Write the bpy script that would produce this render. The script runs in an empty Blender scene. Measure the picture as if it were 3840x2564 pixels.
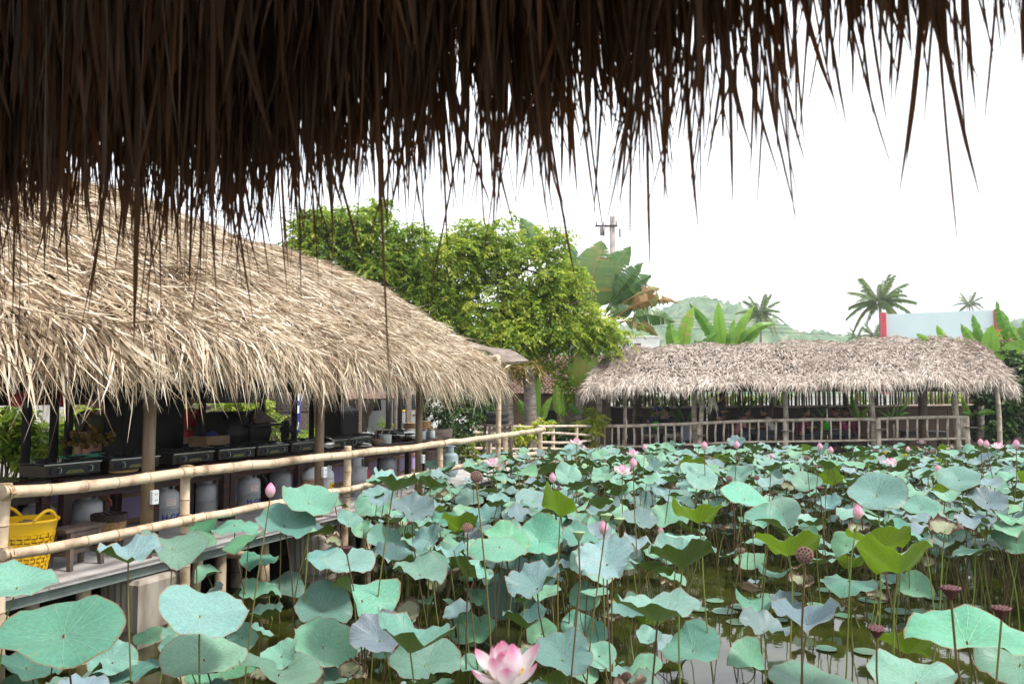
import bpy, math, random
import numpy as np
from mathutils import Vector, Matrix
rng = np.random.default_rng(11); random.seed(5)
SC = bpy.context.scene; COL = SC.collection
PI = math.pi
# ---------------------------------------------------------------- camera
CAMZ = 2.45; FPX = 2987.0; TH = math.atan(201 / FPX)
cam = bpy.data.cameras.new('camera'); camo = bpy.data.objects.new('camera', cam); COL.objects.link(camo)
camo.location = (0, 0, CAMZ); camo.rotation_euler = (PI / 2 + TH, 0, 0)
cam.lens = 28; cam.sensor_width = 36; cam.clip_end = 6000; cam.clip_start = 0.05
cam.dof.use_dof = True; cam.dof.focus_distance = 7.5; cam.dof.aperture_fstop = 4.0
SC.camera = camo
# ---------------------------------------------------------------- sky, sun, exposure
SUN_DIR = Vector((0.50, -0.16, 0.85)).normalized()
w = bpy.data.worlds.new('World'); SC.world = w; w.use_nodes = True
nt = w.node_tree; nt.nodes.clear()
sky = nt.nodes.new('ShaderNodeTexSky'); sky.sky_type = 'NISHITA'; sky.sun_disc = False
sky.sun_elevation = math.asin(SUN_DIR.z); sky.sun_rotation = math.atan2(SUN_DIR.x, SUN_DIR.y)
sky.dust_density = 3.0; sky.air_density = 1.2
cld = nt.nodes.new('ShaderNodeTexNoise'); cld.inputs['Scale'].default_value = 1.6; cld.inputs['Detail'].default_value = 5
ramp = nt.nodes.new('ShaderNodeValToRGB')
ramp.color_ramp.elements[0].position = .3; ramp.color_ramp.elements[0].color = (.72, .72, .72, 1)
ramp.color_ramp.elements[1].position = .75; ramp.color_ramp.elements[1].color = (.95, .95, .95, 1)
mixs = nt.nodes.new('ShaderNodeMix'); mixs.data_type = 'RGBA'
mixs.inputs[7].default_value = (12.0, 12.35, 12.9, 1)
bg = nt.nodes.new('ShaderNodeBackground'); bg.inputs[1].default_value = 0.052
out = nt.nodes.new('ShaderNodeOutputWorld')
nt.links.new(cld.outputs['Fac'], ramp.inputs[0]); nt.links.new(ramp.outputs[0], mixs.inputs[0])
nt.links.new(sky.outputs[0], mixs.inputs[6]); nt.links.new(mixs.outputs[2], bg.inputs[0]); nt.links.new(bg.outputs[0], out.inputs[0])
sl = bpy.data.lights.new('sun', 'SUN'); so = bpy.data.objects.new('sun', sl); COL.objects.link(so)
sl.energy = 1.5; sl.angle = math.radians(10); sl.color = (1, .95, .88)
so.rotation_euler = SUN_DIR.to_track_quat('Z', 'Y').to_euler()
vs = SC.view_settings; vs.view_transform = 'Standard'; vs.look = 'None'; vs.exposure = 1.78; vs.gamma = 1; vs.use_curve_mapping = False
# ---------------------------------------------------------------- geometry of the place
def ray(px, py):
    cx = (px - 1920) / FPX; cy = (1282 - py) / FPX
    return Vector((cx, math.cos(TH) - cy * math.sin(TH), math.sin(TH) + cy * math.cos(TH)))
CAM = Vector((0, 0, CAMZ))
def atY(px, py, Y):
    d = ray(px, py); return CAM + d * (Y / d.y)
def atZ(px, py, z):
    d = ray(px, py); return CAM + d * ((z - CAMZ) / d.z)
_d = ray(3126, 1483); U = Vector((_d.x, _d.y, 0)).normalized(); Vv = Vector((-U.y, U.x, 0))
ROT = math.atan2(U.y, U.x)
def P(s, t, z=0): return U * s + Vv * t + Vector((0, 0, z))
def hitT(px, py, t):
    d = ray(px, py); return CAM + d * (t / d.dot(Vv))
def s_of(px, t):
    return hitT(px, 1483, t).dot(U)
def proj(p):
    r = p - CAM; yc = r.y * math.cos(TH) + r.z * math.sin(TH); zc = -r.y * math.sin(TH) + r.z * math.cos(TH)
    return (1920 + FPX * r.x / yc, 1282 - FPX * zc / yc)
DECK = 0.80
A2 = atY(2208, 1483, 23.2); B2 = atY(3622, 1483, 21.6); A2.z = B2.z = 0
E2 = (B2 - A2).normalized(); N2 = Vector((-E2.y, E2.x, 0)); ROT2 = math.atan2(E2.y, E2.x)
def R2(px, py, off=0.0):       # on the vertical plane `off` metres behind the far railing
    d = ray(px, py); return CAM + d * ((A2 + N2 * off - CAM).dot(N2) / d.dot(N2))
def Q2(a, off, z): return A2 + E2 * a + N2 * off + Vector((0, 0, z))
# ---------------------------------------------------------------- mesh helpers
def mesh_np(name, V, F, attr=None, smooth=True, uv=None, mats=(), mi=None):
    V = np.asarray(V, dtype=np.float32).reshape(-1, 3); F = np.asarray(F, dtype=np.int32)
    m, k = F.shape
    me = bpy.data.meshes.new(name)
    me.vertices.add(len(V)); me.vertices.foreach_set('co', V.ravel())
    me.loops.add(m * k); me.loops.foreach_set('vertex_index', F.ravel())
    me.polygons.add(m); me.polygons.foreach_set('loop_start', np.arange(0, m * k, k, dtype=np.int32))
    if smooth: me.polygons.foreach_set('use_smooth', np.ones(m, dtype=bool))
    if mi is not None: me.polygons.foreach_set('material_index', np.asarray(mi, dtype=np.int32))
    me.update(calc_edges=True)
    if attr is not None:
        a = me.attributes.new('tint', 'FLOAT', 'POINT'); a.data.foreach_set('value', np.asarray(attr, dtype=np.float32).ravel())
    if uv is not None:
        l = me.uv_layers.new(name='UVMap'); l.data.foreach_set('uv', np.asarray(uv, dtype=np.float32)[F.ravel()].ravel())
    for m_ in mats: me.materials.append(m_)
    return me
def link(name, me, parent=None, **kw):
    o = bpy.data.objects.new(name, me); COL.objects.link(o)
    if parent is not None: o.parent = parent
    for k, v in kw.items(): o[k] = v
    return o
def tag(o, label=None, cat=None, group=None, kind=None):
    if label: o['label'] = label
    if cat: o['category'] = cat
    if group: o['group'] = group
    if kind: o['kind'] = kind
    return o
def thing(name, label, cat, loc=(0, 0, 0), rz=0.0, group=None):
    o = bpy.data.objects.new(name, None); COL.objects.link(o); o.empty_display_size = .1
    o.location = loc; o.rotation_euler = (0, 0, rz)
    return tag(o, label, cat, group)
def copy_tree(o, parent=None, label=None, loc=None, rz=None):
    c = o.copy(); COL.objects.link(c)
    if parent is not None: c.parent = parent
    if label: c['label'] = label
    if loc is not None: c.location = loc
    if rz is not None: c.rotation_euler = (0, 0, rz)
    for ch in list(KIDS(o)): copy_tree(ch, c)
    return c
def KIDS(o):
    return [x for x in o.children]
class MB:
    def __init__(s): s.v = []; s.f = []; s.mi = []; s.cur = 0
    def add(s, vs, fs):
        b = len(s.v); s.v.extend([tuple(x) for x in vs]); s.f.extend([tuple(b + i for i in q) for q in fs]); s.mi.extend([s.cur] * len(fs)); return s
    def box(s, c, size, rz=0.0, M=None, taper=1.0):
        x, y, z = [q / 2 for q in size]; c = Vector(c)
        pts = []
        for dz in (-z, z):
            k = 1 if dz < 0 else taper
            for dx, dy in ((-x, -y), (x, -y), (x, y), (-x, y)): pts.append(Vector((dx * k, dy * k, dz)))
        if M is None: M = Matrix.Rotation(rz, 3, 'Z')
        return s.add([c + M @ p for p in pts], [(3, 2, 1, 0), (4, 5, 6, 7), (0, 1, 5, 4), (1, 2, 6, 5), (2, 3, 7, 6), (3, 0, 4, 7)])
    def rbox(s, c, size, r=.01, rz=0.0):            # box with chamfered vertical edges and top edge
        x, y, z = [q / 2 for q in size]; M = Matrix.Rotation(rz, 3, 'Z'); c = Vector(c)
        def ring(ix, zz):
            a, b = x - ix, y - ix
            return [c + M @ Vector((px, py, zz)) for px, py in ((-a + r, -b), (a - r, -b), (a, -b + r), (a, b - r), (a - r, b), (-a + r, b), (-a, b - r), (-a, -b + r))]
        v = ring(0, -z) + ring(0, z - r) + ring(r, z)
        f = [tuple(range(7, -1, -1)), tuple(range(16, 24))]
        for k in (0, 8):
            for i in range(8): j = (i + 1) % 8; f.append((k + i, k + j, k + 8 + j, k + 8 + i))
        return s.add(v, f)
    def tube(s, pts, r, n=8, caps=True):
        pts = [Vector(p) for p in pts]; m = len(pts)
        if not hasattr(r, '__len__'): r = [r] * m
        d0 = (pts[1] - pts[0]).normalized()
        a = d0.orthogonal().normalized(); vs = []
        for i, p in enumerate(pts):
            d = (pts[min(i + 1, m - 1)] - pts[max(i - 1, 0)]).normalized()
            a = (a - d * a.dot(d)).normalized(); b = d.cross(a)
            for k in range(n):
                an = 2 * PI * k / n; vs.append(p + (a * math.cos(an) + b * math.sin(an)) * r[i])
        fs = []
        for i in range(m - 1):
            for k in range(n):
                k2 = (k + 1) % n; fs.append((i * n + k, i * n + k2, (i + 1) * n + k2, (i + 1) * n + k))
        if caps: fs.append(tuple(range(n - 1, -1, -1))); fs.append(tuple((m - 1) * n + k for k in range(n)))
        return s.add(vs, fs)
    def lathe(s, prof, n=16, c=(0, 0, 0), cap=True, sq=1.0):
        c = Vector(c); vs = []; m = len(prof)
        for r, z in prof:
            for k in range(n):
                an = 2 * PI * k / n; vs.append(c + Vector((r * math.cos(an), r * math.sin(an) * sq, z)))
        fs = []
        for i in range(m - 1):
            for k in range(n):
                k2 = (k + 1) % n; fs.append((i * n + k, i * n + k2, (i + 1) * n + k2, (i + 1) * n + k))
        if cap: fs.append(tuple(range(n - 1, -1, -1))); fs.append(tuple((m - 1) * n + k for k in range(n)))
        return s.add(vs, fs)
    def ball(s, c, r, n=10, m=6):
        if not hasattr(r, '__len__'): r = (r, r, r)
        c = Vector(c); vs = []; fs = []
        for i in range(1, m):
            ph = PI * i / m
            for k in range(n):
                an = 2 * PI * k / n; vs.append(c + Vector((r[0] * math.sin(ph) * math.cos(an), r[1] * math.sin(ph) * math.sin(an), -r[2] * math.cos(ph))))
        b = len(vs); vs += [c - Vector((0, 0, r[2])), c + Vector((0, 0, r[2]))]
        for i in range(m - 2):
            for k in range(n):
                k2 = (k + 1) % n; fs.append((i * n + k, i * n + k2, (i + 1) * n + k2, (i + 1) * n + k))
        for k in range(n):
            k2 = (k + 1) % n; fs.append((b, k2, k)); fs.append((b + 1, (m - 2) * n + k, (m - 2) * n + k2))
        return s.add(vs, fs)
    def mesh(s, name, mats, smooth=False, off=None):
        me = bpy.data.meshes.new(name)
        v = s.v if off is None else [(a - off[0], b - off[1], c - off[2]) for a, b, c in s.v]
        me.from_pydata(v, [], s.f)
        for m_ in (mats if isinstance(mats, (list, tuple)) else [mats]): me.materials.append(m_)
        me.polygons.foreach_set('material_index', s.mi)
        if smooth:
            me.polygons.foreach_set('use_smooth', [len(f) <= 4 for f in s.f])
            me.update()
        return me
    def build(s, name, mats, parent=None, smooth=False, off=None, **kw):
        return link(name, s.mesh(name, mats, smooth, off), parent, **kw)
def bamboo_path(p0, p1, r, wob=.02, seg=.33, taper=.9):
    p0 = Vector(p0); p1 = Vector(p1); L = (p1 - p0).length; n = max(2, int(L / seg)); d = (p1 - p0) / L
    a = d.orthogonal().normalized(); b = d.cross(a); ph = random.random() * 6
    pts = []; rr = []
    for i in range(n + 1):
        f = i / n; rad = r * (1 + (taper - 1) * f)
        c = p0 + (p1 - p0) * f + a * wob * math.sin(ph + f * 4.5) * min(1, L / 2) + b * wob * math.cos(ph * 2 + f * 3.3) * min(1, L / 2)
        h = .022
        if i == 0: pts += [c, c + d * h]; rr += [rad, rad * .98]
        elif i == n: pts += [c - d * h, c]; rr += [rad * .97, rad]
        else: pts += [c - d * h, c - d * .006, c + d * .006, c + d * h]; rr += [rad * .985, rad * 1.06, rad * 1.06, rad * .985]
    return pts, rr
def bamboo(name, mat, parent, p0, p1, r, off=None, **k):
    m = MB(); pts, rr = bamboo_path(p0, p1, r, **k); m.tube(pts, rr, 10); ring_mats(m, rr, r)
    return m.build(name, [mat, M['node']], parent, smooth=True, off=off)
def ring_mats(m, rr, r, n=10):
    for i in range(len(rr) - 1):
        if abs(rr[i] - rr[i + 1]) < 1e-7 and 0 < i < len(rr) - 2:
            for k in range(n): m.mi[i * n + k] = 1
# ---------------------------------------------------------------- materials
def new_mat(name):
    m = bpy.data.materials.new(name); m.use_nodes = True; n = m.node_tree.nodes; l = m.node_tree.links
    return m, n, l, n['Principled BSDF'], n['Material Output']
def pm(name, c1, c2=None, scale=6, rough=.7, bump=0.0, stretch=(1, 1, 1), metal=0.0, spec=.4, detail=5, lo=.35, hi=.65, c3=None, emit=None):
    m, n, l, b, o = new_mat(name)
    b.inputs['Roughness'].default_value = rough; b.inputs['Metallic'].default_value = metal; b.inputs['Specular IOR Level'].default_value = spec
    b.inputs['Base Color'].default_value = (*c1, 1)
    if c2 is None: c2 = tuple(x * .8 for x in c1)
    tc = n.new('ShaderNodeTexCoord'); mp = n.new('ShaderNodeMapping'); mp.inputs['Scale'].default_value = stretch
    nz = n.new('ShaderNodeTexNoise'); nz.inputs['Scale'].default_value = scale; nz.inputs['Detail'].default_value = detail
    rp = n.new('ShaderNodeValToRGB'); e = rp.color_ramp.elements
    e[0].position = lo; e[0].color = (*c1, 1); e[1].position = hi; e[1].color = (*c2, 1)
    if c3: q = e.new((lo + hi) / 2); q.color = (*c3, 1)
    l.new(tc.outputs['Object'], mp.inputs[0]); l.new(mp.outputs[0], nz.inputs['Vector']); l.new(nz.outputs['Fac'], rp.inputs[0]); l.new(rp.outputs[0], b.inputs['Base Color'])
    if bump:
        bp = n.new('ShaderNodeBump'); bp.inputs['Strength'].default_value = bump; bp.inputs['Distance'].default_value = .02
        nz2 = n.new('ShaderNodeTexNoise'); nz2.inputs['Scale'].default_value = scale * 4; nz2.inputs['Detail'].default_value = 4
        l.new(mp.outputs[0], nz2.inputs['Vector']); l.new(nz2.outputs['Fac'], bp.inputs['Height']); l.new(bp.outputs[0], b.inputs['Normal'])
    return m
def tint_mat(name, stops, rough=.6, transl=0.0, tcol=None, noise=.25, nscale=30, spec=.3, back=None):
    """colour from the per-piece attribute 'tint' plus a little noise; optional translucency and a different underside"""
    m, n, l, b, o = new_mat(name)
    at = n.new('ShaderNodeAttribute'); at.attribute_name = 'tint'
    tc = n.new('ShaderNodeTexCoord'); nz = n.new('ShaderNodeTexNoise'); nz.inputs['Scale'].default_value = nscale
    l.new(tc.outputs['Object'], nz.inputs['Vector'])
    ma = n.new('ShaderNodeMath'); ma.operation = 'MULTIPLY_ADD'; ma.inputs[1].default_value = noise * 2; ma.inputs[2].default_value = -noise
    ad = n.new('ShaderNodeMath'); ad.operation = 'ADD'
    l.new(nz.outputs['Fac'], ma.inputs[0]); l.new(ma.outputs[0], ad.inputs[0]); l.new(at.outputs['Fac'], ad.inputs[1])
    rp = n.new('ShaderNodeValToRGB'); e = rp.color_ramp.elements
    while len(e) < len(stops): e.new(.5)
    for q, (p, c) in zip(e, stops): q.position = p; q.color = (*c, 1)
    l.new(ad.outputs[0], rp.inputs[0])
    col = rp.outputs[0]
    if back is not None:
        ge = n.new('ShaderNodeNewGeometry'); mx = n.new('ShaderNodeMix'); mx.data_type = 'RGBA'; mx.inputs[7].default_value = (*back, 1)
        l.new(ge.outputs['Backfacing'], mx.inputs[0]); l.new(col, mx.inputs[6]); col = mx.outputs[2]
    l.new(col, b.inputs['Base Color']); b.inputs['Roughness'].default_value = rough; b.inputs['Specular IOR Level'].default_value = spec
    if transl:
        tr = n.new('ShaderNodeBsdfTranslucent'); ms = n.new('ShaderNodeMixShader'); ms.inputs[0].default_value = transl
        if tcol: tr.inputs[0].default_value = (*tcol, 1)
        else: l.new(col, tr.inputs[0])
        l.new(b.outputs[0], ms.inputs[1]); l.new(tr.outputs[0], ms.inputs[2]); l.new(ms.outputs[0], o.inputs[0])
    return m
M = {}
M['bamboo'] = pm('bamboo', (.62, .50, .37), (.20, .13, .08), 5, .42, .3, (1, 1, 1), c3=(.55, .42, .29), lo=.30, hi=.74, detail=8)
M['bamboo_grey'] = pm('bamboo_grey', (.58, .49, .40), (.32, .25, .19), 6, .6, .2, c3=(.50, .42, .34))
M['bamboo_dark'] = pm('bamboo_dark', (.16, .11, .08), (.07, .05, .035), 5, .7, .2)
M['node'] = pm('bamboo_node', (.30, .20, .12), (.16, .10, .06), 12, .6)
M['pole'] = pm('brown_paint', (.19, .13, .075), (.15, .10, .055), 3, .4, .03)
M['deck'] = pm('fibre_cement', (.55, .53, .52), (.40, .38, .37), 3.5, .6, .08, c3=(.50, .48, .47))
M['deckedge'] = pm('deck_edge', (.22, .26, .24), (.14, .17, .16), 5, .7)
M['conc'] = pm('concrete', (.42, .38, .33), (.20, .16, .12), 4, .85, .35, (1, 1, .3), c3=(.34, .30, .26))
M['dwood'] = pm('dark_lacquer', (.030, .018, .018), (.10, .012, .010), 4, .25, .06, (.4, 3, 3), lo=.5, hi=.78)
M['wood'] = pm('weathered_wood', (.16, .12, .10), (.08, .06, .05), 6, .7, .2, (1, 1, .2))
M['wood2'] = pm('tan_wood', (.34, .22, .12), (.24, .15, .08), 6, .6, .1)
M['black'] = pm('black_iron', (.008, .008, .008), (.014, .013, .012), 9, .5, .1)
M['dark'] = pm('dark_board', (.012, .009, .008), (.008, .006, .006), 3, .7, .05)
M['purple'] = pm('lilac_paint', (.42, .33, .55), (.36, .28, .48), 3, .6)
M['shadebrick'] = pm('shade_brick', (.13, .10, .08), (.07, .055, .045), 9, .9, .3)  # brick colour darkened to stand for the shade behind the hut
M['bronze'] = pm('bronze_enamel', (.060, .045, .038), (.045, .034, .030), 3, .30, 0, metal=.6)
M['panel'] = pm('stove_panel', (.020, .021, .032), (.028, .028, .04), 3, .18)
M['steel'] = pm('steel', (.55, .54, .52), (.42, .41, .40), 8, .25, 0, metal=1.0)
M['plate'] = pm('gold_plate', (.20, .18, .07), (.16, .14, .05), 20, .3, 0, metal=.5)
M['gas'] = pm('grey_enamel', (.40, .41, .43), (.20, .15, .11), 7, .45, .05, c3=(.36, .37, .39), lo=.40, hi=.80, detail=9)
M['gasgreen'] = pm('pale_teal_enamel', (.30, .40, .42), (.25, .33, .34), 5, .45, .03)
M['ink'] = pm('blue_ink', (.03, .03, .22), (.04, .04, .25), 10, .5)
M['label'] = pm('white_label', (.75, .72, .70), (.68, .66, .65), 9, .5)
M['redink'] = pm('red_ink', (.45, .05, .04), (.38, .04, .04), 9, .5)
M['white'] = pm('white_plastic', (.72, .76, .78), (.66, .70, .72), 5, .4)
M['yellow'] = pm('yellow_plastic', (.85, .52, .01), (.80, .46, .01), 4, .35)
M['yellowlab'] = pm('yellow_label', (.80, .60, .03), (.75, .55, .03), 8, .4)
M['dimyellow'] = pm('shaded_petals', (.16, .10, .012), (.10, .06, .01), 12, .8)  # yellow lowered so the petals carry the shade of the hut interior
M['sack'] = pm('sack_cloth', (.36, .25, .15), (.22, .15, .09), 14, .9, .3)
M['wick'] = pm('wicker', (.46, .29, .12), (.28, .16, .06), 40, .55, .3)
M['wickdark'] = pm('dark_wicker', (.050, .028, .020), (.03, .018, .014), 40, .5, .3)
M['hose'] = pm('hose', (.50, .36, .22), (.44, .31, .18), 6, .4)
M['redhose'] = pm('red_hose', (.40, .10, .05), (.32, .08, .04), 6, .4)
M['liquid'] = pm('brown_liquid', (.50, .30, .20), (.45, .26, .17), 3, .2)
M['clay'] = pm('clay', (.35, .26, .17), (.26, .18, .12), 8, .6, .1)
M['glass'] = pm('glass_jar', (.55, .60, .60), (.48, .54, .55), 5, .08)
M['red'] = pm('red_paint', (.55, .03, .04), (.42, .02, .03), 5, .5)
M['blue'] = pm('blue_cloth', (.05, .06, .30), (.04, .04, .22), 5, .7)
M['vanpaint'] = pm('silver_paint', (.50, .52, .54), (.46, .48, .50), 2, .25, 0, metal=.3)
M['vanglass'] = pm('tinted_glass', (.02, .025, .03), (.03, .035, .04), 2, .08)
M['rubber'] = pm('rubber', (.02, .02, .02), (.03, .03, .03), 5, .8)
M['greenpaint'] = pm('green_paint', (.05, .30, .18), (.04, .26, .16), 5, .5)
M['brick'] = pm('brick', (.40, .27, .18), (.25, .16, .11), 9, .85, .3, c3=(.34, .23, .16))
M['mortar'] = pm('mortar', (.22, .17, .13), (.15, .12, .09), 8, .9, .2)
M['tile'] = pm('clay_tile', (.22, .12, .09), (.10, .065, .05), 9, .85, .2, c3=(.16, .10, .08))
M['bark'] = pm('bark', (.15, .11, .08), (.06, .045, .035), 7, .9, .5, (1, 1, .3))
M['palmbark'] = pm('palm_bark', (.26, .22, .19), (.09, .07, .06), 14, .9, .5, (.4, .4, 2.2), c3=(.18, .15, .13))
M['ground'] = pm('soil', (.20, .16, .11), (.10, .11, .05), 1.2, .95, .3)
M['mud'] = pm('mud_bank', (.035, .03, .018), (.02, .018, .011), 3, .95, .3)
M['plaster'] = pm('white_plaster', (.74, .74, .72), (.62, .62, .60), 2, .8)
M['panelwhite'] = pm('billboard_sheet', (.60, .72, .74), (.56, .68, .70), .8, .5)
M['redpost'] = pm('red_steel', (.50, .05, .07), (.40, .04, .06), 2, .5)
M['cable'] = pm('cable', (.03, .025, .03), (.04, .03, .03), 2, .6)
M['polec'] = pm('pole_concrete', (.34, .30, .28), (.24, .21, .20), 3, .85)
M['greenbucket'] = pm('lime_plastic', (.05, .60, .04), (.04, .52, .03), 4, .35)
M['skin'] = pm('skin', (.36, .20, .13), (.32, .17, .11), 9, .5)
M['hair'] = pm('hair', (.010, .008, .008), (.02, .015, .013), 30, .45)
M['navy'] = pm('navy_cloth', (.020, .022, .045), (.03, .03, .06), 14, .85)
M['beige'] = pm('beige_cloth', (.50, .44, .38), (.40, .35, .30), 10, .85)
M['jeans'] = pm('denim', (.07, .09, .14), (.05, .06, .10), 12, .85)
M['pink'] = pm('pink_cloth', (.55, .20, .24), (.44, .15, .19), 10, .85)
M['whitecloth'] = pm('white_cloth', (.68, .66, .62), (.56, .54, .50), 10, .85)
M['magenta'] = pm('magenta_cloth', (.30, .02, .10), (.24, .015, .08), 10, .85)
M['olive'] = pm('olive_cloth', (.10, .09, .05), (.07, .06, .04), 10, .85)
M['greycloth'] = pm('grey_cloth', (.34, .36, .42), (.24, .25, .30), 8, .85)
M['furn'] = pm('dark_furniture', (.050, .045, .060), (.035, .03, .04), 6, .5)
M['furnred'] = pm('brown_furniture', (.10, .05, .045), (.07, .035, .03), 6, .5)
M['mat'] = pm('woven_mat', (.12, .08, .058), (.06, .042, .03), 20, .85, .4, (1, 1, 6))  # mat tone darkened, with the shade inside the dining hut put into it
M['pot'] = pm('terracotta', (.30, .16, .10), (.22, .12, .08), 6, .8)
M['plank'] = pm('grey_plank', (.24, .19, .155), (.14, .11, .09), 5, .8, .3, (1, 1, 3))
# thatch, leaves
M['thatch'] = tint_mat('thatch', [(0, (.07, .04, .022)), (.26, (.24, .155, .09)), (.62, (.54, .435, .305)), (1, (.84, .755, .63))], .5, .12, noise=.22, nscale=9)
M['thatch_far'] = tint_mat('thatch_weathered', [(0, (.10, .065, .048)), (.25, (.28, .205, .155)), (.6, (.43, .355, .30)), (1, (.62, .55, .49))], .6, .08, noise=.2, nscale=7)
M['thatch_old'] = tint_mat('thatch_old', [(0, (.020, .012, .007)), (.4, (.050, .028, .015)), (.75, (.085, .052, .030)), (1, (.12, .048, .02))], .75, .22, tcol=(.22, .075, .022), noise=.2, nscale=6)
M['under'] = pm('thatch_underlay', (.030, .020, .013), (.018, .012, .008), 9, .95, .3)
M['leaf'] = tint_mat('tree_leaf', [(0, (.06, .13, .018)), (.4, (.17, .29, .034)), (.7, (.36, .46, .055)), (1, (.55, .56, .08))], .42, .52, noise=.2, nscale=1.3, spec=.4)
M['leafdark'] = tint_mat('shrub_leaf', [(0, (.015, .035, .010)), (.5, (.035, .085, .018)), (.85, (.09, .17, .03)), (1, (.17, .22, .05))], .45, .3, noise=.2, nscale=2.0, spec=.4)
M['banana'] = tint_mat('banana_leaf', [(0, (.04, .12, .018)), (.5, (.11, .26, .035)), (.85, (.24, .42, .05)), (1, (.36, .32, .07))], .4, .4, noise=.12, nscale=2, spec=.4)
M['banbright'] = tint_mat('young_banana_leaf', [(0, (.14, .32, .03)), (1, (.24, .44, .05))], .4, .45, noise=.15, nscale=2, spec=.4)
M['travel'] = tint_mat('traveller_leaf', [(0, (.025, .070, .018)), (.5, (.065, .15, .036)), (.85, (.15, .22, .05)), (1, (.30, .17, .06))], .35, .22, noise=.12, nscale=3, spec=.5)
M['frond'] = tint_mat('palm_frond', [(0, (.06, .11, .03)), (.5, (.13, .20, .055)), (.85, (.26, .28, .09)), (1, (.34, .25, .11))], .5, .4, noise=.2, nscale=2)
M['hill'] = pm('forest_hill', (.025, .07, .018), (.20, .19, .12), .11, .95, 0, (1, 1, 1), detail=10, lo=.36, hi=.70, c3=(.07, .15, .035))
M['dryblade'] = tint_mat('dry_leaf', [(0, (.08, .045, .03)), (.5, (.20, .13, .085)), (1, (.33, .26, .17))], .8, .1, noise=.3, nscale=8)
M['magenta_fl'] = tint_mat('bougainvillea', [(0, (.55, .05, .22)), (1, (.75, .22, .40))], .5, .3, noise=.1)
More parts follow.
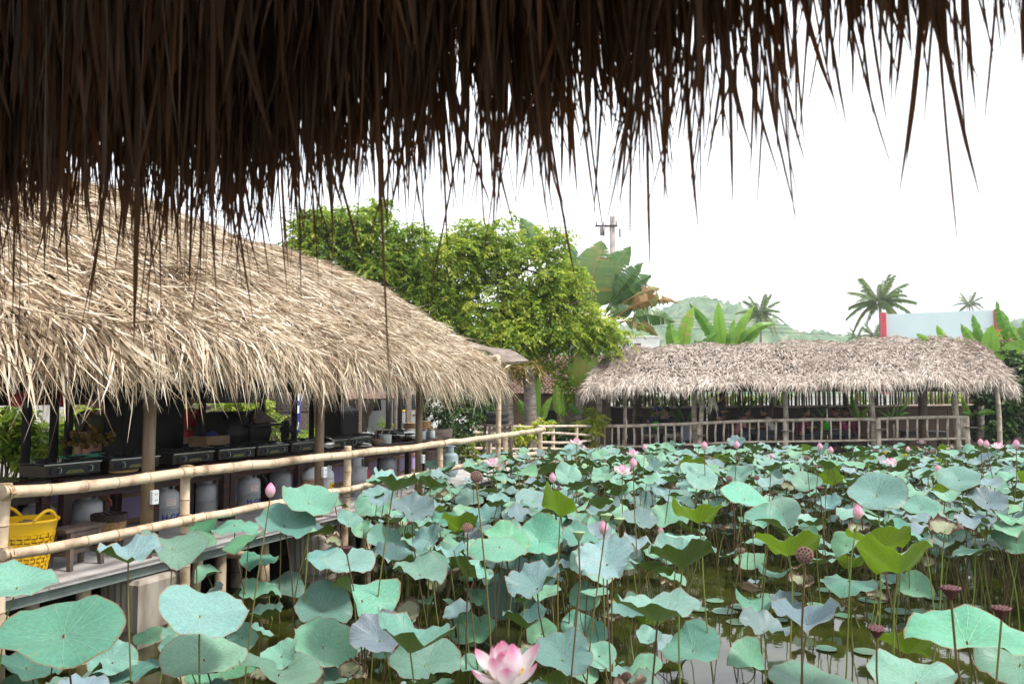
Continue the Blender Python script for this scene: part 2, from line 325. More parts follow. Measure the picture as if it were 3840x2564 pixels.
# ---------------------------------------------------------------- lotus leaf material: polar UV (u = angle, v = radius)
def lotus_mat():
    m, n, l, b, o = new_mat('lotus_leaf')
    uv = n.new('ShaderNodeUVMap'); sx = n.new('ShaderNodeSeparateXYZ'); l.new(uv.outputs[0], sx.inputs[0])
    def math_(op, a, b_=None, c=None):
        q = n.new('ShaderNodeMath'); q.operation = op
        for i, x in enumerate((a, b_, c)):
            if x is None: continue
            if isinstance(x, (int, float)): q.inputs[i].default_value = x
            else: l.new(x, q.inputs[i])
        return q.outputs[0]
    def mix(f, a, b_):
        q = n.new('ShaderNodeMix'); q.data_type = 'RGBA'
        for i, x in ((0, f), (6, a), (7, b_)):
            if isinstance(x, tuple): q.inputs[i].default_value = (*x, 1)
            elif isinstance(x, (int, float)): q.inputs[i].default_value = x
            else: l.new(x, q.inputs[i])
        return q.outputs[2]
    u, v = sx.outputs[0], sx.outputs[1]
    tc = n.new('ShaderNodeTexCoord'); oi = n.new('ShaderNodeObjectInfo')
    va = n.new('ShaderNodeVectorMath'); va.operation = 'ADD'; l.new(tc.outputs['Object'], va.inputs[0])
    cmb = n.new('ShaderNodeCombineXYZ'); l.new(math_('MULTIPLY', oi.outputs['Random'], 37.0), cmb.inputs[0]); l.new(cmb.outputs[0], va.inputs[1])
    nz = n.new('ShaderNodeTexNoise'); nz.inputs['Scale'].default_value = 3.2; nz.inputs['Detail'].default_value = 6; l.new(va.outputs[0], nz.inputs['Vector'])
    nf = n.new('ShaderNodeTexNoise'); nf.inputs['Scale'].default_value = 14; nf.inputs['Detail'].default_value = 5; l.new(va.outputs[0], nf.inputs['Vector'])
    at = n.new('ShaderNodeAttribute'); at.attribute_name = 'tint'
    t = math_('ADD', at.outputs['Fac'], math_('MULTIPLY_ADD', oi.outputs['Random'], .10, -.05))
    t = math_('ADD', t, math_('MULTIPLY_ADD', nz.outputs['Fac'], .22, -.11))
    rp = n.new('ShaderNodeValToRGB'); e = rp.color_ramp.elements
    stops = [(0, (.12, .275, .155)), (.25, (.14, .305, .225)), (.5, (.145, .275, .255)), (.68, (.16, .225, .255)), (.82, (.17, .145, .15)), (1, (.36, .28, .17))]
    while len(e) < len(stops): e.new(.5)
    for q, (p, c) in zip(e, stops): q.position = p; q.color = (*c, 1)
    l.new(t, rp.inputs[0])
    # veins: about 22 rays, thin, fading to the rim
    s = math_('ABSOLUTE', math_('SUBTRACT', math_('FRACT', math_('ADD', math_('MULTIPLY', u, 21.0), math_('MULTIPLY', nz.outputs['Fac'], .5))), .5))
    line = math_('SUBTRACT', 1.0, math_('MINIMUM', math_('DIVIDE', s, math_('DIVIDE', .045, math_('ADD', v, .12))), 1.0))
    vein = math_('MULTIPLY', line, math_('SUBTRACT', 1.0, math_('MULTIPLY', v, .55)))
    top = mix(math_('MULTIPLY', vein, .75), rp.outputs[0], (.34, .52, .40))
    hub = math_('LESS_THAN', v, .035); top = mix(hub, top, (.50, .55, .33))
    # brown rim and blemishes
    rim = math_('MULTIPLY', math_('GREATER_THAN', math_('ADD', v, math_('MULTIPLY_ADD', nf.outputs['Fac'], .16, -.08)), .975), .85)
    sp = n.new('ShaderNodeTexNoise'); sp.inputs['Scale'].default_value = 7; sp.inputs['Detail'].default_value = 7; sp.inputs['Roughness'].default_value = .75; l.new(va.outputs[0], sp.inputs['Vector'])
    spot = math_('MULTIPLY', math_('GREATER_THAN', math_('ADD', sp.outputs['Fac'], math_('MULTIPLY', v, .07)), .685), .8)
    top = mix(rim, top, (.22, .12, .08)); top = mix(spot, top, (.26, .19, .12))
    vary = n.new('ShaderNodeHueSaturation'); l.new(top, vary.inputs['Color']); l.new(math_('MULTIPLY', math_('MULTIPLY_ADD', math_('FRACT', math_('MULTIPLY', oi.outputs['Random'], 7.31)), .60, .66), math_('MULTIPLY_ADD', nf.outputs['Fac'], .9, .62)), vary.inputs['Value']); l.new(math_('MULTIPLY_ADD', math_('FRACT', math_('MULTIPLY', oi.outputs['Random'], 13.7)), .06, .475), vary.inputs['Hue']); l.new(math_('MULTIPLY_ADD', math_('FRACT', math_('MULTIPLY', oi.outputs['Random'], 23.1)), .45, .82), vary.inputs['Saturation']); top = vary.outputs[0]
    dull = math_('GREATER_THAN', t, .78)
    ring = math_('GREATER_THAN', math_('ADD', v, math_('MULTIPLY_ADD', nz.outputs['Fac'], .5, -.25)), .58)
    top = mix(math_('MULTIPLY', dull, .85), top, mix(ring, (.27, .31, .17), (.19, .115, .075)))
    young = math_('LESS_THAN', at.outputs['Fac'], .0)
    und0 = mix(young, mix(nf.outputs['Fac'], (.028, .045, .010), (.075, .095, .018)), mix(nf.outputs['Fac'], (.04, .075, .008), (.14, .19, .016)))
    und = mix(math_('MULTIPLY', math_('GREATER_THAN', nf.outputs['Fac'], .56), .7), und0, (.035, .055, .010)); und = mix(math_('MULTIPLY', line, .6), und, mix(young, (.10, .12, .04), (.24, .30, .06))); und = mix(dull, und, (.16, .11, .075)); und = mix(spot, und, (.06, .07, .02))
    ge = n.new('ShaderNodeNewGeometry'); col = mix(ge.outputs['Backfacing'], top, und)
    l.new(col, b.inputs['Base Color']); b.inputs['Roughness'].default_value = .46; b.inputs['Specular IOR Level'].default_value = .35
    b.inputs['Sheen Weight'].default_value = .12
    bp = n.new('ShaderNodeBump'); bp.inputs['Strength'].default_value = .5; bp.inputs['Distance'].default_value = .012
    hh = math_('ADD', math_('MULTIPLY', line, .5), math_('MULTIPLY', nz.outputs['Fac'], .9)); l.new(hh, bp.inputs['Height']); l.new(bp.outputs[0], b.inputs['Normal'])
    tr = n.new('ShaderNodeBsdfTranslucent'); l.new(mix(dull, mix(young, (.05, .09, .006), (.20, .34, .010)), (.16, .10, .06)), tr.inputs[0]); ms = n.new('ShaderNodeMixShader'); ms.inputs[0].default_value = .26
    l.new(b.outputs[0], ms.inputs[1]); l.new(tr.outputs[0], ms.inputs[2]); l.new(ms.outputs[0], o.inputs[0])
    return m
M['lotus'] = lotus_mat()
M['stem'] = tint_mat('lotus_stem', [(0, (.11, .065, .04)), (.5, (.15, .12, .04)), (1, (.17, .22, .045))], .6, noise=.25, nscale=3)
M['petal'] = None
def petal_mat():
    m, n, l, b, o = new_mat('lotus_petal')
    uv = n.new('ShaderNodeUVMap'); sx = n.new('ShaderNodeSeparateXYZ'); l.new(uv.outputs[0], sx.inputs[0])
    rp = n.new('ShaderNodeValToRGB'); e = rp.color_ramp.elements
    e[0].position = 0; e[0].color = (.82, .76, .55, 1); e[1].position = 1; e[1].color = (.76, .18, .38, 1)
    q = e.new(.25); q.color = (.86, .83, .82, 1); q = e.new(.68); q.color = (.86, .72, .76, 1)
    l.new(sx.outputs[1], rp.inputs[0]); l.new(rp.outputs[0], b.inputs['Base Color']); b.inputs['Roughness'].default_value = .5
    tr = n.new('ShaderNodeBsdfTranslucent'); l.new(rp.outputs[0], tr.inputs[0]); ms = n.new('ShaderNodeMixShader'); ms.inputs[0].default_value = .35
    l.new(b.outputs[0], ms.inputs[1]); l.new(tr.outputs[0], ms.inputs[2]); l.new(ms.outputs[0], o.inputs[0])
    return m
M['petal'] = petal_mat()
M['budpink'] = tint_mat('lotus_bud', [(0, (.66, .60, .42)), (.35, (.78, .52, .58)), (1, (.70, .16, .36))], .5, .25, noise=.1, nscale=20)
M['stamen'] = pm('stamen', (.75, .50, .06), (.62, .40, .05), 30, .7)
M['podgreen'] = pm('green_pod', (.22, .34, .16), (.30, .40, .20), 14, .6, .1)
M['podbrown'] = pm('dry_pod', (.20, .11, .085), (.11, .06, .05), 16, .85, .3)
M['podmaroon'] = pm('maroon_pod', (.16, .055, .06), (.10, .035, .04), 16, .8, .3)
M['hole'] = pm('pod_hole', (.015, .010, .008), (.02, .014, .01), 20, .9)
def water_mat():
    m, n, l, b, o = new_mat('pond_water')
    b.inputs['Base Color'].default_value = (.040, .050, .008, 1); b.inputs['Roughness'].default_value = .04; b.inputs['IOR'].default_value = 1.33; b.inputs['Specular IOR Level'].default_value = .6
    tc = n.new('ShaderNodeTexCoord'); nz = n.new('ShaderNodeTexNoise'); nz.inputs['Scale'].default_value = 2.2; nz.inputs['Detail'].default_value = 3
    n2 = n.new('ShaderNodeTexNoise'); n2.inputs['Scale'].default_value = .8; n2.inputs['Detail'].default_value = 6
    rp = n.new('ShaderNodeValToRGB'); e = rp.color_ramp.elements; e[0].position = .35; e[0].color = (.018, .022, .004, 1); e[1].position = .7; e[1].color = (.045, .046, .008, 1)
    l.new(tc.outputs['Object'], n2.inputs['Vector']); l.new(n2.outputs['Fac'], rp.inputs[0]); l.new(rp.outputs[0], b.inputs['Base Color'])
    bp = n.new('ShaderNodeBump'); bp.inputs['Strength'].default_value = .05; bp.inputs['Distance'].default_value = .05
    l.new(tc.outputs['Object'], nz.inputs['Vector']); l.new(nz.outputs['Fac'], bp.inputs['Height']); l.new(bp.outputs[0], b.inputs['Normal'])
    return m
M['water'] = water_mat()
# ---------------------------------------------------------------- ground, pond, hill
def poly(name, pts, mat, kind='structure'):
    me = bpy.data.meshes.new(name); me.from_pydata([tuple(p) for p in pts], [], [tuple(range(len(pts)))]); me.materials.append(mat)
    return link(name, me, kind=kind)
GZ = .62
T1 = 7.9                                                    # bank under the left deck
FARL = Q2(0.0, .6, 0); FARR = Q2(18, 1.0, 0)
pond = [P(1.55, T1), P(1.55, -16), FARR + Vector((7, -1, 0)), FARR, FARL, P(17.6, 7.4), P(16.9, T1)]
poly('pond_water', [Vector((p.x, p.y, 0)) for p in pond], M['water'])
poly('pond_bed', [Vector((p.x, p.y, -.6)) + (p - Vector((2, 12, 0))).normalized() * .3 for p in pond], M['mud'])
B = 1000; outer = [Vector((-B, -400, 0)), Vector((B, -400, 0)), Vector((B, B, 0)), Vector((-B, B, 0))]
g = bpy.data.meshes.new('ground'); 
import bmesh
bm = bmesh.new()
iv = [bm.verts.new((p.x, p.y, GZ)) for p in pond]; ov = [bm.verts.new((p.x, p.y, GZ)) for p in outer]
ie = [bm.edges.new((iv[i], iv[(i + 1) % len(iv)])) for i in range(len(iv))]; oe = [bm.edges.new((ov[i], ov[(i + 1) % 4])) for i in range(4)]
bmesh.ops.triangle_fill(bm, use_beauty=True, edges=ie + oe)
# triangle_fill also fills the pond: drop faces lying inside it
def inside(p):
    c = False; n_ = len(pond)
    for i in range(n_):
        a, b_ = pond[i], pond[(i + 1) % n_]
        if (a.y > p.y) != (b_.y > p.y) and p.x < (b_.x - a.x) * (p.y - a.y) / (b_.y - a.y) + a.x: c = not c
    return c
kill = [f for f in bm.faces if inside(f.calc_center_median())]
bmesh.ops.delete(bm, geom=kill, context='FACES_ONLY')
bm.normal_update()
for f in bm.faces:
    if f.normal.z < 0: f.normal_flip()
bm.to_mesh(g); bm.free(); g.materials.append(M['ground']); link('ground', g, kind='structure')
mb = MB()
for i in range(len(pond)):
    a, b_ = pond[i], pond[(i + 1) % len(pond)]
    mb.add([(a.x, a.y, GZ), (b_.x, b_.y, GZ), (b_.x, b_.y, -.7), (a.x, a.y, -.7)], [(0, 1, 2, 3)])
mb.build('pond_bank', M['mud'], kind='structure')
# far hill
hp = [(1700, 1330), (1900, 1300), (2100, 1262), (2300, 1238), (2400, 1205), (2500, 1150), (2590, 1128), (2680, 1142), (2760, 1185), (2850, 1238), (2950, 1272), (3010, 1256), (3090, 1268), (3200, 1300), (3350, 1330), (3500, 1330), (3700, 1250), (3760, 1215), (3840, 1200), (4100, 1250)]
xs = np.array([p[0] for p in hp], float); ys = np.array([p[1] for p in hp], float)
DH = 620.0; NX, NY = 240, 60
px = np.linspace(1700, 4100, NX); hy = (1483 - np.interp(px, xs, ys)) / FPX * DH + 1.8
V = np.zeros((NY, NX, 3))
for j in range(NY):
    f = j / (NY - 1)
    Y = DH - 260 * (1 - min(1, f / .6)) if f < .6 else DH + 300 * (f - .6)
    prof = (math.sin(min(1, f / .6) * PI / 2)) ** 1.3 if f < .6 else math.cos((f - .6) / .4 * PI / 2)
    V[j, :, 0] = (px - 1920) / FPX * DH; V[j, :, 1] = Y; V[j, :, 2] = GZ - .4 + hy * prof
wob = np.sin(V[..., 0] * .11 + V[..., 1] * .05) * np.sin(V[..., 0] * .037 - V[..., 1] * .09) * 2.2 + rng.normal(0, 1.5, (NY, NX))
V[1:-1, :, 2] += (wob * np.clip(V[..., 2] / 20, 0, 1))[1:-1]
idx = np.arange(NX * NY).reshape(NY, NX)
F = np.stack([idx[:-1, :-1], idx[:-1, 1:], idx[1:, 1:], idx[1:, :-1]], -1).reshape(-1, 4)
link('hill', mesh_np('hill', V, F, mats=[M['hill']], smooth=True), kind='structure')
# ---------------------------------------------------------------- strip-shaped blades (thatch, grass) in numpy
def norm(a): return a / np.maximum(np.linalg.norm(a, axis=-1, keepdims=True), 1e-9)
def blades(root, d, side, L, W, droop, nseg=4, curl=None, twist=None, prof=None, gz=(0, 0, -1)):
    N = len(root); ks = np.linspace(0, 1, nseg + 1)
    if prof is None: prof = np.interp(ks, [0, .25, .7, 1], [.75, 1, .7, .06])
    V = np.zeros((N, nseg + 1, 2, 3)); g_ = np.array(gz)
    cd = norm(np.cross(d, side)) 
    for i, k in enumerate(ks):
        c = root + d * (L * k)[:, None] + g_ * (droop * L * k * k)[:, None]
        if curl is not None: c = c + side * (curl * L * k * k)[:, None]
        sd = side
        if twist is not None:
            a = (twist * k)[:, None]; sd = side * np.cos(a) + cd * np.sin(a)
        h = sd * (W * prof[i] * .5)[:, None]
        V[:, i, 0] = c - h; V[:, i, 1] = c + h
    b = (np.arange(N) * (nseg + 1) * 2)[:, None, None]
    q = np.array([[2 * i, 2 * i + 1, 2 * i + 3, 2 * i + 2] for i in range(nseg)])[None]
    return V.reshape(-1, 3), (b + q).reshape(-1, 4)
def blade_objects(name, V, F, tint, nv, mat, parent, pick):
    """the picked blades as single parts, the rest as one stuff part"""
    nf = nv // 2 - 1; N = len(V) // nv
    keep = np.ones(N, bool); keep[pick] = False
    Vr = V.reshape(N, nv, 3); tr = tint.reshape(N, nv)
    q = np.array([[2 * i, 2 * i + 1, 2 * i + 3, 2 * i + 2] for i in range(nf)])
    for k in pick: link(name, mesh_np(name, Vr[k], q, tr[k], mats=[mat]), parent)
    n2 = keep.sum(); b = (np.arange(n2) * nv)[:, None, None]
    link(name + '_layer', mesh_np(name + '_layer', Vr[keep].reshape(-1, 3), (b + q[None]).reshape(-1, 4), tr[keep], mats=[mat]), parent, kind='stuff')
# ================================================================ LEFT COOKING HUT
hut = thing('thatched_hut', 'long open cooking hut at the left with a shaggy pale thatch roof over the deck', 'hut', P(9, 8.5, DECK)); HO = hut.location
Sa, Sb = 1.0, 14.38
near = [(9.0, 5.27), (8.6, 5.02), (7.9, 4.55), (7.0, 3.85), (6.4, 3.36), (6.0, 3.02)]
far_ = [(9.0, 4.80), (8.6, 4.53), (7.9, 4.10), (7.0, 3.58), (6.4, 3.20), (6.0, 2.88)]
qk = np.linspace(0, 1, 6)
def roofpt(s, q):                                       # s, q arrays -> (t, z)
    f = np.clip((s - 6.5) / 8.2, -.7, 1.05)
    t = np.interp(q, qk, [a[0] for a in near])
    z = np.interp(q, qk, [a[1] for a in near]) * (1 - f) + np.interp(q, qk, [a[1] for a in far_]) * f
    z = z + .04 * np.sin(s * 1.7 + q * 3) + .03 * np.sin(s * 4.1 - q * 5)
    return t, z
def toW(s, t, z): return np.stack([U.x * s + Vv.x * t, U.y * s + Vv.y * t, z], -1)
def roof_pos(s, q):
    t, z = roofpt(s, q); return toW(s, t, z)
# underlay, front and back slopes
ss = np.linspace(Sa, Sb - .12, 40); qq = np.linspace(0, 1, 14)
Sg, Qg = np.meshgrid(ss, qq)
tt, zz = roofpt(Sg, Qg)
idx = np.arange(40 * 14).reshape(14, 40); F0 = np.stack([idx[:-1, :-1], idx[:-1, 1:], idx[1:, 1:], idx[1:, :-1]], -1).reshape(-1, 4)
ho = np.array(HO)
Vf = toW(Sg, tt + .10, zz - .12).reshape(-1, 3) - ho; Vb = toW(Sg, 18.05 - tt, zz - .12).reshape(-1, 3) - ho
Vf2 = toW(Sg, tt + .14, zz - .20).reshape(-1, 3) - ho; Vb2 = toW(Sg, 18.0 - tt, zz - .20).reshape(-1, 3) - ho
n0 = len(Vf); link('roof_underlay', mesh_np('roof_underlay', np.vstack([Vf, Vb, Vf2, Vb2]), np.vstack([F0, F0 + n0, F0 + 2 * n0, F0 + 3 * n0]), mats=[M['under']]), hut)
def thatch_layer(N, sr, qr, Lr, Wr, yaw, lift, droop, tint_mu, seg=4, cm=1.0, hang=0.0):
    s = rng.uniform(*sr, N); q = rng.uniform(*qr, N)
    p0 = roof_pos(s, q); dn = norm(roof_pos(s, np.minimum(q + .06, 1.0)) - roof_pos(s, np.minimum(q + .06, 1.0) - .08)); al = np.tile(np.array(U), (N, 1))
    nm = norm(np.cross(al, dn)); nm = nm * np.sign(nm[:, 2:3])
    clump = .5 * np.sin(s * 3.1 + q * 5) + .4 * np.sin(s * 7.3 - q * 9 + 1)
    a = rng.normal(0, yaw, N) + cm * (.32 * clump * yaw / .4 + .1)
    d = norm(dn * np.cos(a)[:, None] + al * np.sin(a)[:, None] + nm * (lift + rng.normal(0, .10, N))[:, None] + np.array([0, 0, -1.0]) * hang)
    sd = norm(np.cross(d, nm) + nm * rng.normal(0, .45, N)[:, None])
    L = rng.uniform(*Lr, N); W = rng.uniform(*Wr, N) * np.interp(s, [4, 9, 14], [1.3, .88, .75])
    V, F = blades(p0 - ho + nm * rng.uniform(0, .05, N)[:, None], d, sd, L, W, droop + rng.normal(0, .10, N), seg, curl=rng.normal(0, .5, N), twist=rng.normal(0, 1.5, N))
    ti = np.clip(tint_mu + rng.normal(0, .22, N) + .10 * np.sin(s * 2.3 + q * 7) * np.sin(s * .9 - q * 4 + 1) - .10 * (np.sin(q * 25 + s * .8) > .82), 0, 1)
    return V, F, np.repeat(ti, (seg + 1) * 2), s, q
NS = 5
V1, F1, t1, s1, q1 = thatch_layer(34000, (Sa, Sb), (0, .95), (.14, .46), (.011, .026), .48, .18, .22, .56, NS)
V2, F2, t2, s2, q2 = thatch_layer(7500, (Sa, Sb), (.84, 1.0), (.22, .56), (.012, .030), .36, .10, .50, .60, NS, .5, .55)
V3, F3, t3, s3, q3 = thatch_layer(420, (3.0, 6.6), (.84, 1.0), (.36, .72), (.015, .030), .26, .10, .35, .70, NS, .2, 1.1)
# ragged gable end and ridge
def edge_layer(N):
    q = rng.uniform(0, 1, N); s = Sb + rng.uniform(-.3, .02, N); p0 = roof_pos(s, q)
    dn = norm(roof_pos(s, np.minimum(q + .06, 1.0)) - roof_pos(s, np.minimum(q + .06, 1.0) - .08)); al = np.tile(np.array(U), (N, 1))
    a = rng.normal(.75, .35, N); d = norm(dn * np.cos(a)[:, None] + al * np.sin(a)[:, None] + np.array([0, 0, .05]))
    sd = norm(np.cross(d, np.array([0, 0, 1.0]))) 
    return blades(p0 - ho, d, sd, rng.uniform(.12, .30, N), rng.uniform(.012, .028, N), rng.uniform(.2, .7, N), NS, curl=rng.normal(0, .2, N)), np.repeat(np.clip(rng.normal(.6, .15, N), 0, 1), (NS + 1) * 2)
(V4, F4), t4 = edge_layer(1500)
def ridge_layer(N):
    s = rng.uniform(Sa, Sb, N); p0 = roof_pos(s, np.zeros(N)) + np.array([0, 0, .02])
    al = np.tile(np.array(U), (N, 1)); a = rng.normal(0, 1.3, N)
    d = norm(al * np.cos(a)[:, None] - np.array(Vv) * np.sin(a)[:, None] * .9 + np.array([0, 0, 1.0]) * rng.uniform(.0, .35, N)[:, None])
    sd = norm(np.cross(d, np.array([0, 0, 1.0])))
    return blades(p0 - ho, d, sd, rng.uniform(.15, .40, N), rng.uniform(.012, .028, N), rng.uniform(.25, .7, N), NS, curl=rng.normal(0, .2, N)), np.repeat(np.clip(rng.normal(.6, .15, N), 0, 1), (NS + 1) * 2)
(V5, F5), t5 = ridge_layer(1700)
# back slope seen only from inside and from aside
nv = (NS + 1) * 2
VV = np.vstack([V3, V2, V1, V4, V5]); TT = np.concatenate([t3, t2, t1, t4, t5])
order = np.argsort(np.concatenate([s3 - 30, s2 - 10 * (q2 > .93)]))
vis = [k for k in order if (s3[k] if k < len(s3) else s2[k - len(s3)]) > 4.0][:300]
blade_objects('thatch_leaf', VV, None, TT, nv, M['thatch'], hut, np.array(vis))
# ridge pole of pale bamboo lying on the thatch, structure below
rp_ = [hitT(358, 738, 8.55), hitT(800, 880, 8.55), hitT(1311, 1034, 8.55)]
mb = MB(); mb.tube(rp_, .035, 8); mb.build('ridge_pole', M['bamboo'], hut, True, HO)
for tz, zz_, r in ((6.5, 2.72, .05), (9.0, 4.35, .07), (11.5, 2.8, .06)):
    mb = MB(); mb.tube([P(Sa, tz, zz_), P(Sb - .2, tz, zz_ - .03)], r, 8); mb.build('beam', M['dark'], hut, True, HO)
for s in np.arange(1.6, 14.9, 1.1):
    mb = MB(); mb.tube([P(s, 6.15, 2.72), P(s, 9.0, 4.5)], .035, 6); mb.build('rafter', M['bamboo_dark'], hut, True, HO)
    mb = MB(); mb.tube([P(s, 11.9, 2.65), P(s, 9.0, 4.5)], .035, 6); mb.build('rafter', M['bamboo_dark'], hut, True, HO)
for px_, base in ((564, 2048), (1201, 1900), (1572, 1800)):
    p = P(s_of(px_, 6.55), 6.55, 0); mb = MB(); mb.tube([p + Vector((0, 0, .5)), p + Vector((0, 0, 2.9))], .062, 14); mb.build('post', M['pole'], hut, True, HO)
p = P(s_of(1868, 6.45), 6.45, 0); bamboo('post', M['bamboo'], hut, p + Vector((0, 0, .1)), p + Vector((0, 0, 3.18)), .058, HO, wob=.012)
bamboo('beam', M['bamboo'], hut, P(s_of(1868, 6.45) - .35, 6.30, 3.23), P(s_of(1868, 6.45) + .1, 7.6, 3.10), .06, HO, wob=.01)
for px_, t in ((104, 9.2), (207, 9.2), (262, 9.4), (985, 9.3), (760, 9.0), (1105, 9.2), (1170, 9.6), (1290, 10.2), (1500, 9.4), (1590, 9.6), (1455, 10.4)):
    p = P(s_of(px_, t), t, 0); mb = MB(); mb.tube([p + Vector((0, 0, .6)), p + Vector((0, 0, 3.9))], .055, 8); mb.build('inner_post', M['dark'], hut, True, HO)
# lilac fascia boards up under the roof and dark boards hung below them
for a, b_, t in ((355, 600, 9.2), (800, 895, 9.0)):
    s0, s1_ = s_of(a, t), s_of(b_, t); mb = MB(); mb.box(P((s0 + s1_) / 2, t, 2.78), (s1_ - s0, .03, .26), ROT); mb.build('fascia_board', M['purple'], hut, False, HO)
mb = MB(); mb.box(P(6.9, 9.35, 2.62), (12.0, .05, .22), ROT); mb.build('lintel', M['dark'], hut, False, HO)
mb = MB(); mb.box(P(8.0, 11.95, 2.72), (13, .04, .85), ROT); mb.build('back_light_board', M['dark'], hut, False, HO)  # board made deeper than a fascia to keep back light out of the hut
# dark cupboard wall
s0, s1_ = s_of(460, 9.5), s_of(690, 9.5)
cup = thing('cupboard', 'tall dark wooden cupboard behind the stoves and the first brown post', 'cupboard', P((s0 + s1_) / 2, 9.5, DECK), ROT)
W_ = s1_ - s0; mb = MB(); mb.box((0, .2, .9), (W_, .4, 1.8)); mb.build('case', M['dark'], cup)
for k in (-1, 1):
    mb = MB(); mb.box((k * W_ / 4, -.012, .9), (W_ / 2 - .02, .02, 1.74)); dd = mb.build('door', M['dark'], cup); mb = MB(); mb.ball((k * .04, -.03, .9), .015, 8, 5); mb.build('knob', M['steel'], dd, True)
# lean-to sheet at the hut's end
leanto = thing('bark_canopy', 'small curved sheet of old bark on bamboo at the end of the hut', 'canopy', P(15.3, 7.0, 3.2)); LO = leanto.location
ctl = [(1755, 1278, 15.1, 8.2), (1830, 1300, 0, 7.6), (1920, 1310, 0, 7.0), (1985, 1352, 0, 6.2)]
mb = MB(); N_ = 12
a0 = [hitT(x, y, 7.9 - i * .55) for i, (x, y, _, _) in enumerate(ctl)]
rows = []
for k in range(N_):
    f = k / (N_ - 1) * 3; i = min(2, int(f)); g_ = f - i; c = a0[i].lerp(a0[i + 1], g_)
    rows.append((c, c + Vector((-.55, -.62, .02 - .10 * k / N_))))
vs_ = []
for a, b_ in rows: vs_ += [a, b_, b_ - Vector((0, 0, .03)), a - Vector((0, 0, .03))]
fs_ = []
for k in range(N_ - 1):
    for e in range(4): fs_.append((k * 4 + e, k * 4 + (e + 1) % 4, k * 4 + 4 + (e + 1) % 4, k * 4 + 4 + e))
mb.add(vs_, fs_); mb.build('sheet', M['plank'], leanto, True, LO)
for k in (2, 5, 8): a, b_ = rows[k]; mb = MB(); mb.tube([a - Vector((0, 0, .06)), b_ - Vector((0, 0, .06))], .03, 6); mb.build('rib', M['bamboo_grey'], leanto, True, LO)
# ---------------------------------------------------------------- deck, piles, footings
Dm = MB(); Dm.box(P(8.6, 9.35, DECK - .07), (17.2, 6.0, .10), ROT); dk = Dm.build('deck', M['deckedge'], kind='structure')
s = 0.1; 
while s < 16.9:
    L_ = 1.22; mb = MB(); mb.box(P(s + L_ / 2, 7.02, DECK - .009), (L_ - .008, 1.45, .018), ROT); mb.build('deck_sheet', M['deck'], dk)
    mb = MB(); mb.box(P(s + L_ / 2, 9.9, DECK - .010), (L_ - .008, 4.28, .016), ROT); mb.build('deck_sheet', M['deck'], dk); s += L_
for px_, t in ((332, 6.5), (745, 6.45), (836, 6.5), (1010, 6.5), (1180, 6.5), (1268, 6.6), (1380, 6.45), (1486, 6.5), (1600, 6.6), (1710, 6.5), (150, 6.8), (640, 6.8), (900, 7.2), (1120, 7.3), (1330, 7.2)):
    p = P(s_of(px_, t), t, 0); bamboo('pile', M['bamboo'] if t < 6.7 else M['bamboo_grey'], dk, p + Vector((0, 0, -.3)), p + Vector((random.uniform(-.03, .03), 0, DECK - .12)), random.uniform(.062, .075), wob=.02)
for s in (4.55, 7.4, 9.0, 10.6, 12.2, 13.6): bamboo('joist', M['bamboo'], dk, P(s, 6.24, DECK - .165), P(s + .02, 8.2, DECK - .165), .045, wob=.01)
ft0 = thing('concrete_footing', 'ribbed concrete footing in the water under the nearest brown post', 'footing', P(s_of(553, 6.5), 6.5, 0), ROT, 'footings under the brown posts')
mb = MB(); ring = []
nn = 40
for zz_, k in ((-.3, 1.0), (.16, 1.0), (.165, 1.12), (.62, 1.22), (.66, 1.05)):
    rr_ = []
    for i in range(nn):
        an = 2 * PI * i / nn; c_, s_ = math.cos(an), math.sin(an)
        q = .22 / max(abs(c_), abs(s_)) * k
        if zz_ > .162: q += .012 * (i % 2)
        rr_.append(Vector((q * c_, q * s_ * .9, zz_)))
    ring += rr_
fs_ = [tuple(4 * nn + i for i in range(nn))]
for j in range(4):
    for i in range(nn): fs_.append((j * nn + i, j * nn + (i + 1) % nn, (j + 1) * nn + (i + 1) % nn, (j + 1) * nn + i))
mb.add(ring, fs_); mb.build('block', M['conc'], ft0)
copy_tree(ft0, None, 'ribbed concrete footing in the water under the second brown post', P(s_of(1195, 6.5), 6.5, -.05))
copy_tree(ft0, None, 'ribbed concrete footing in the water under the third brown post', P(s_of(1570, 6.5), 6.5, -.05))
# sockets on the brown posts
def socket(px_, py_, lab):
    p = hitT(px_, py_, 6.47); o = thing('power_socket', lab, 'socket', p, ROT, 'white sockets on the posts')
    mb = MB(); mb.rbox((0, 0, 0), (.085, .045, .14), .006); mb.build('box', M['white'], o)
    for z in (-.03, .03):
        mb = MB()
        for x in (-.012, .012): mb.box((x, -.0235, z), (.006, .004, .014))
        mb.build('outlet', M['dark'], o)
socket(579, 1863, 'white double power socket on the nearest brown post')
socket(1216, 1770, 'white power socket on the second brown post above a yellow label')
socket(1586, 1720, 'white power socket on the third brown post')
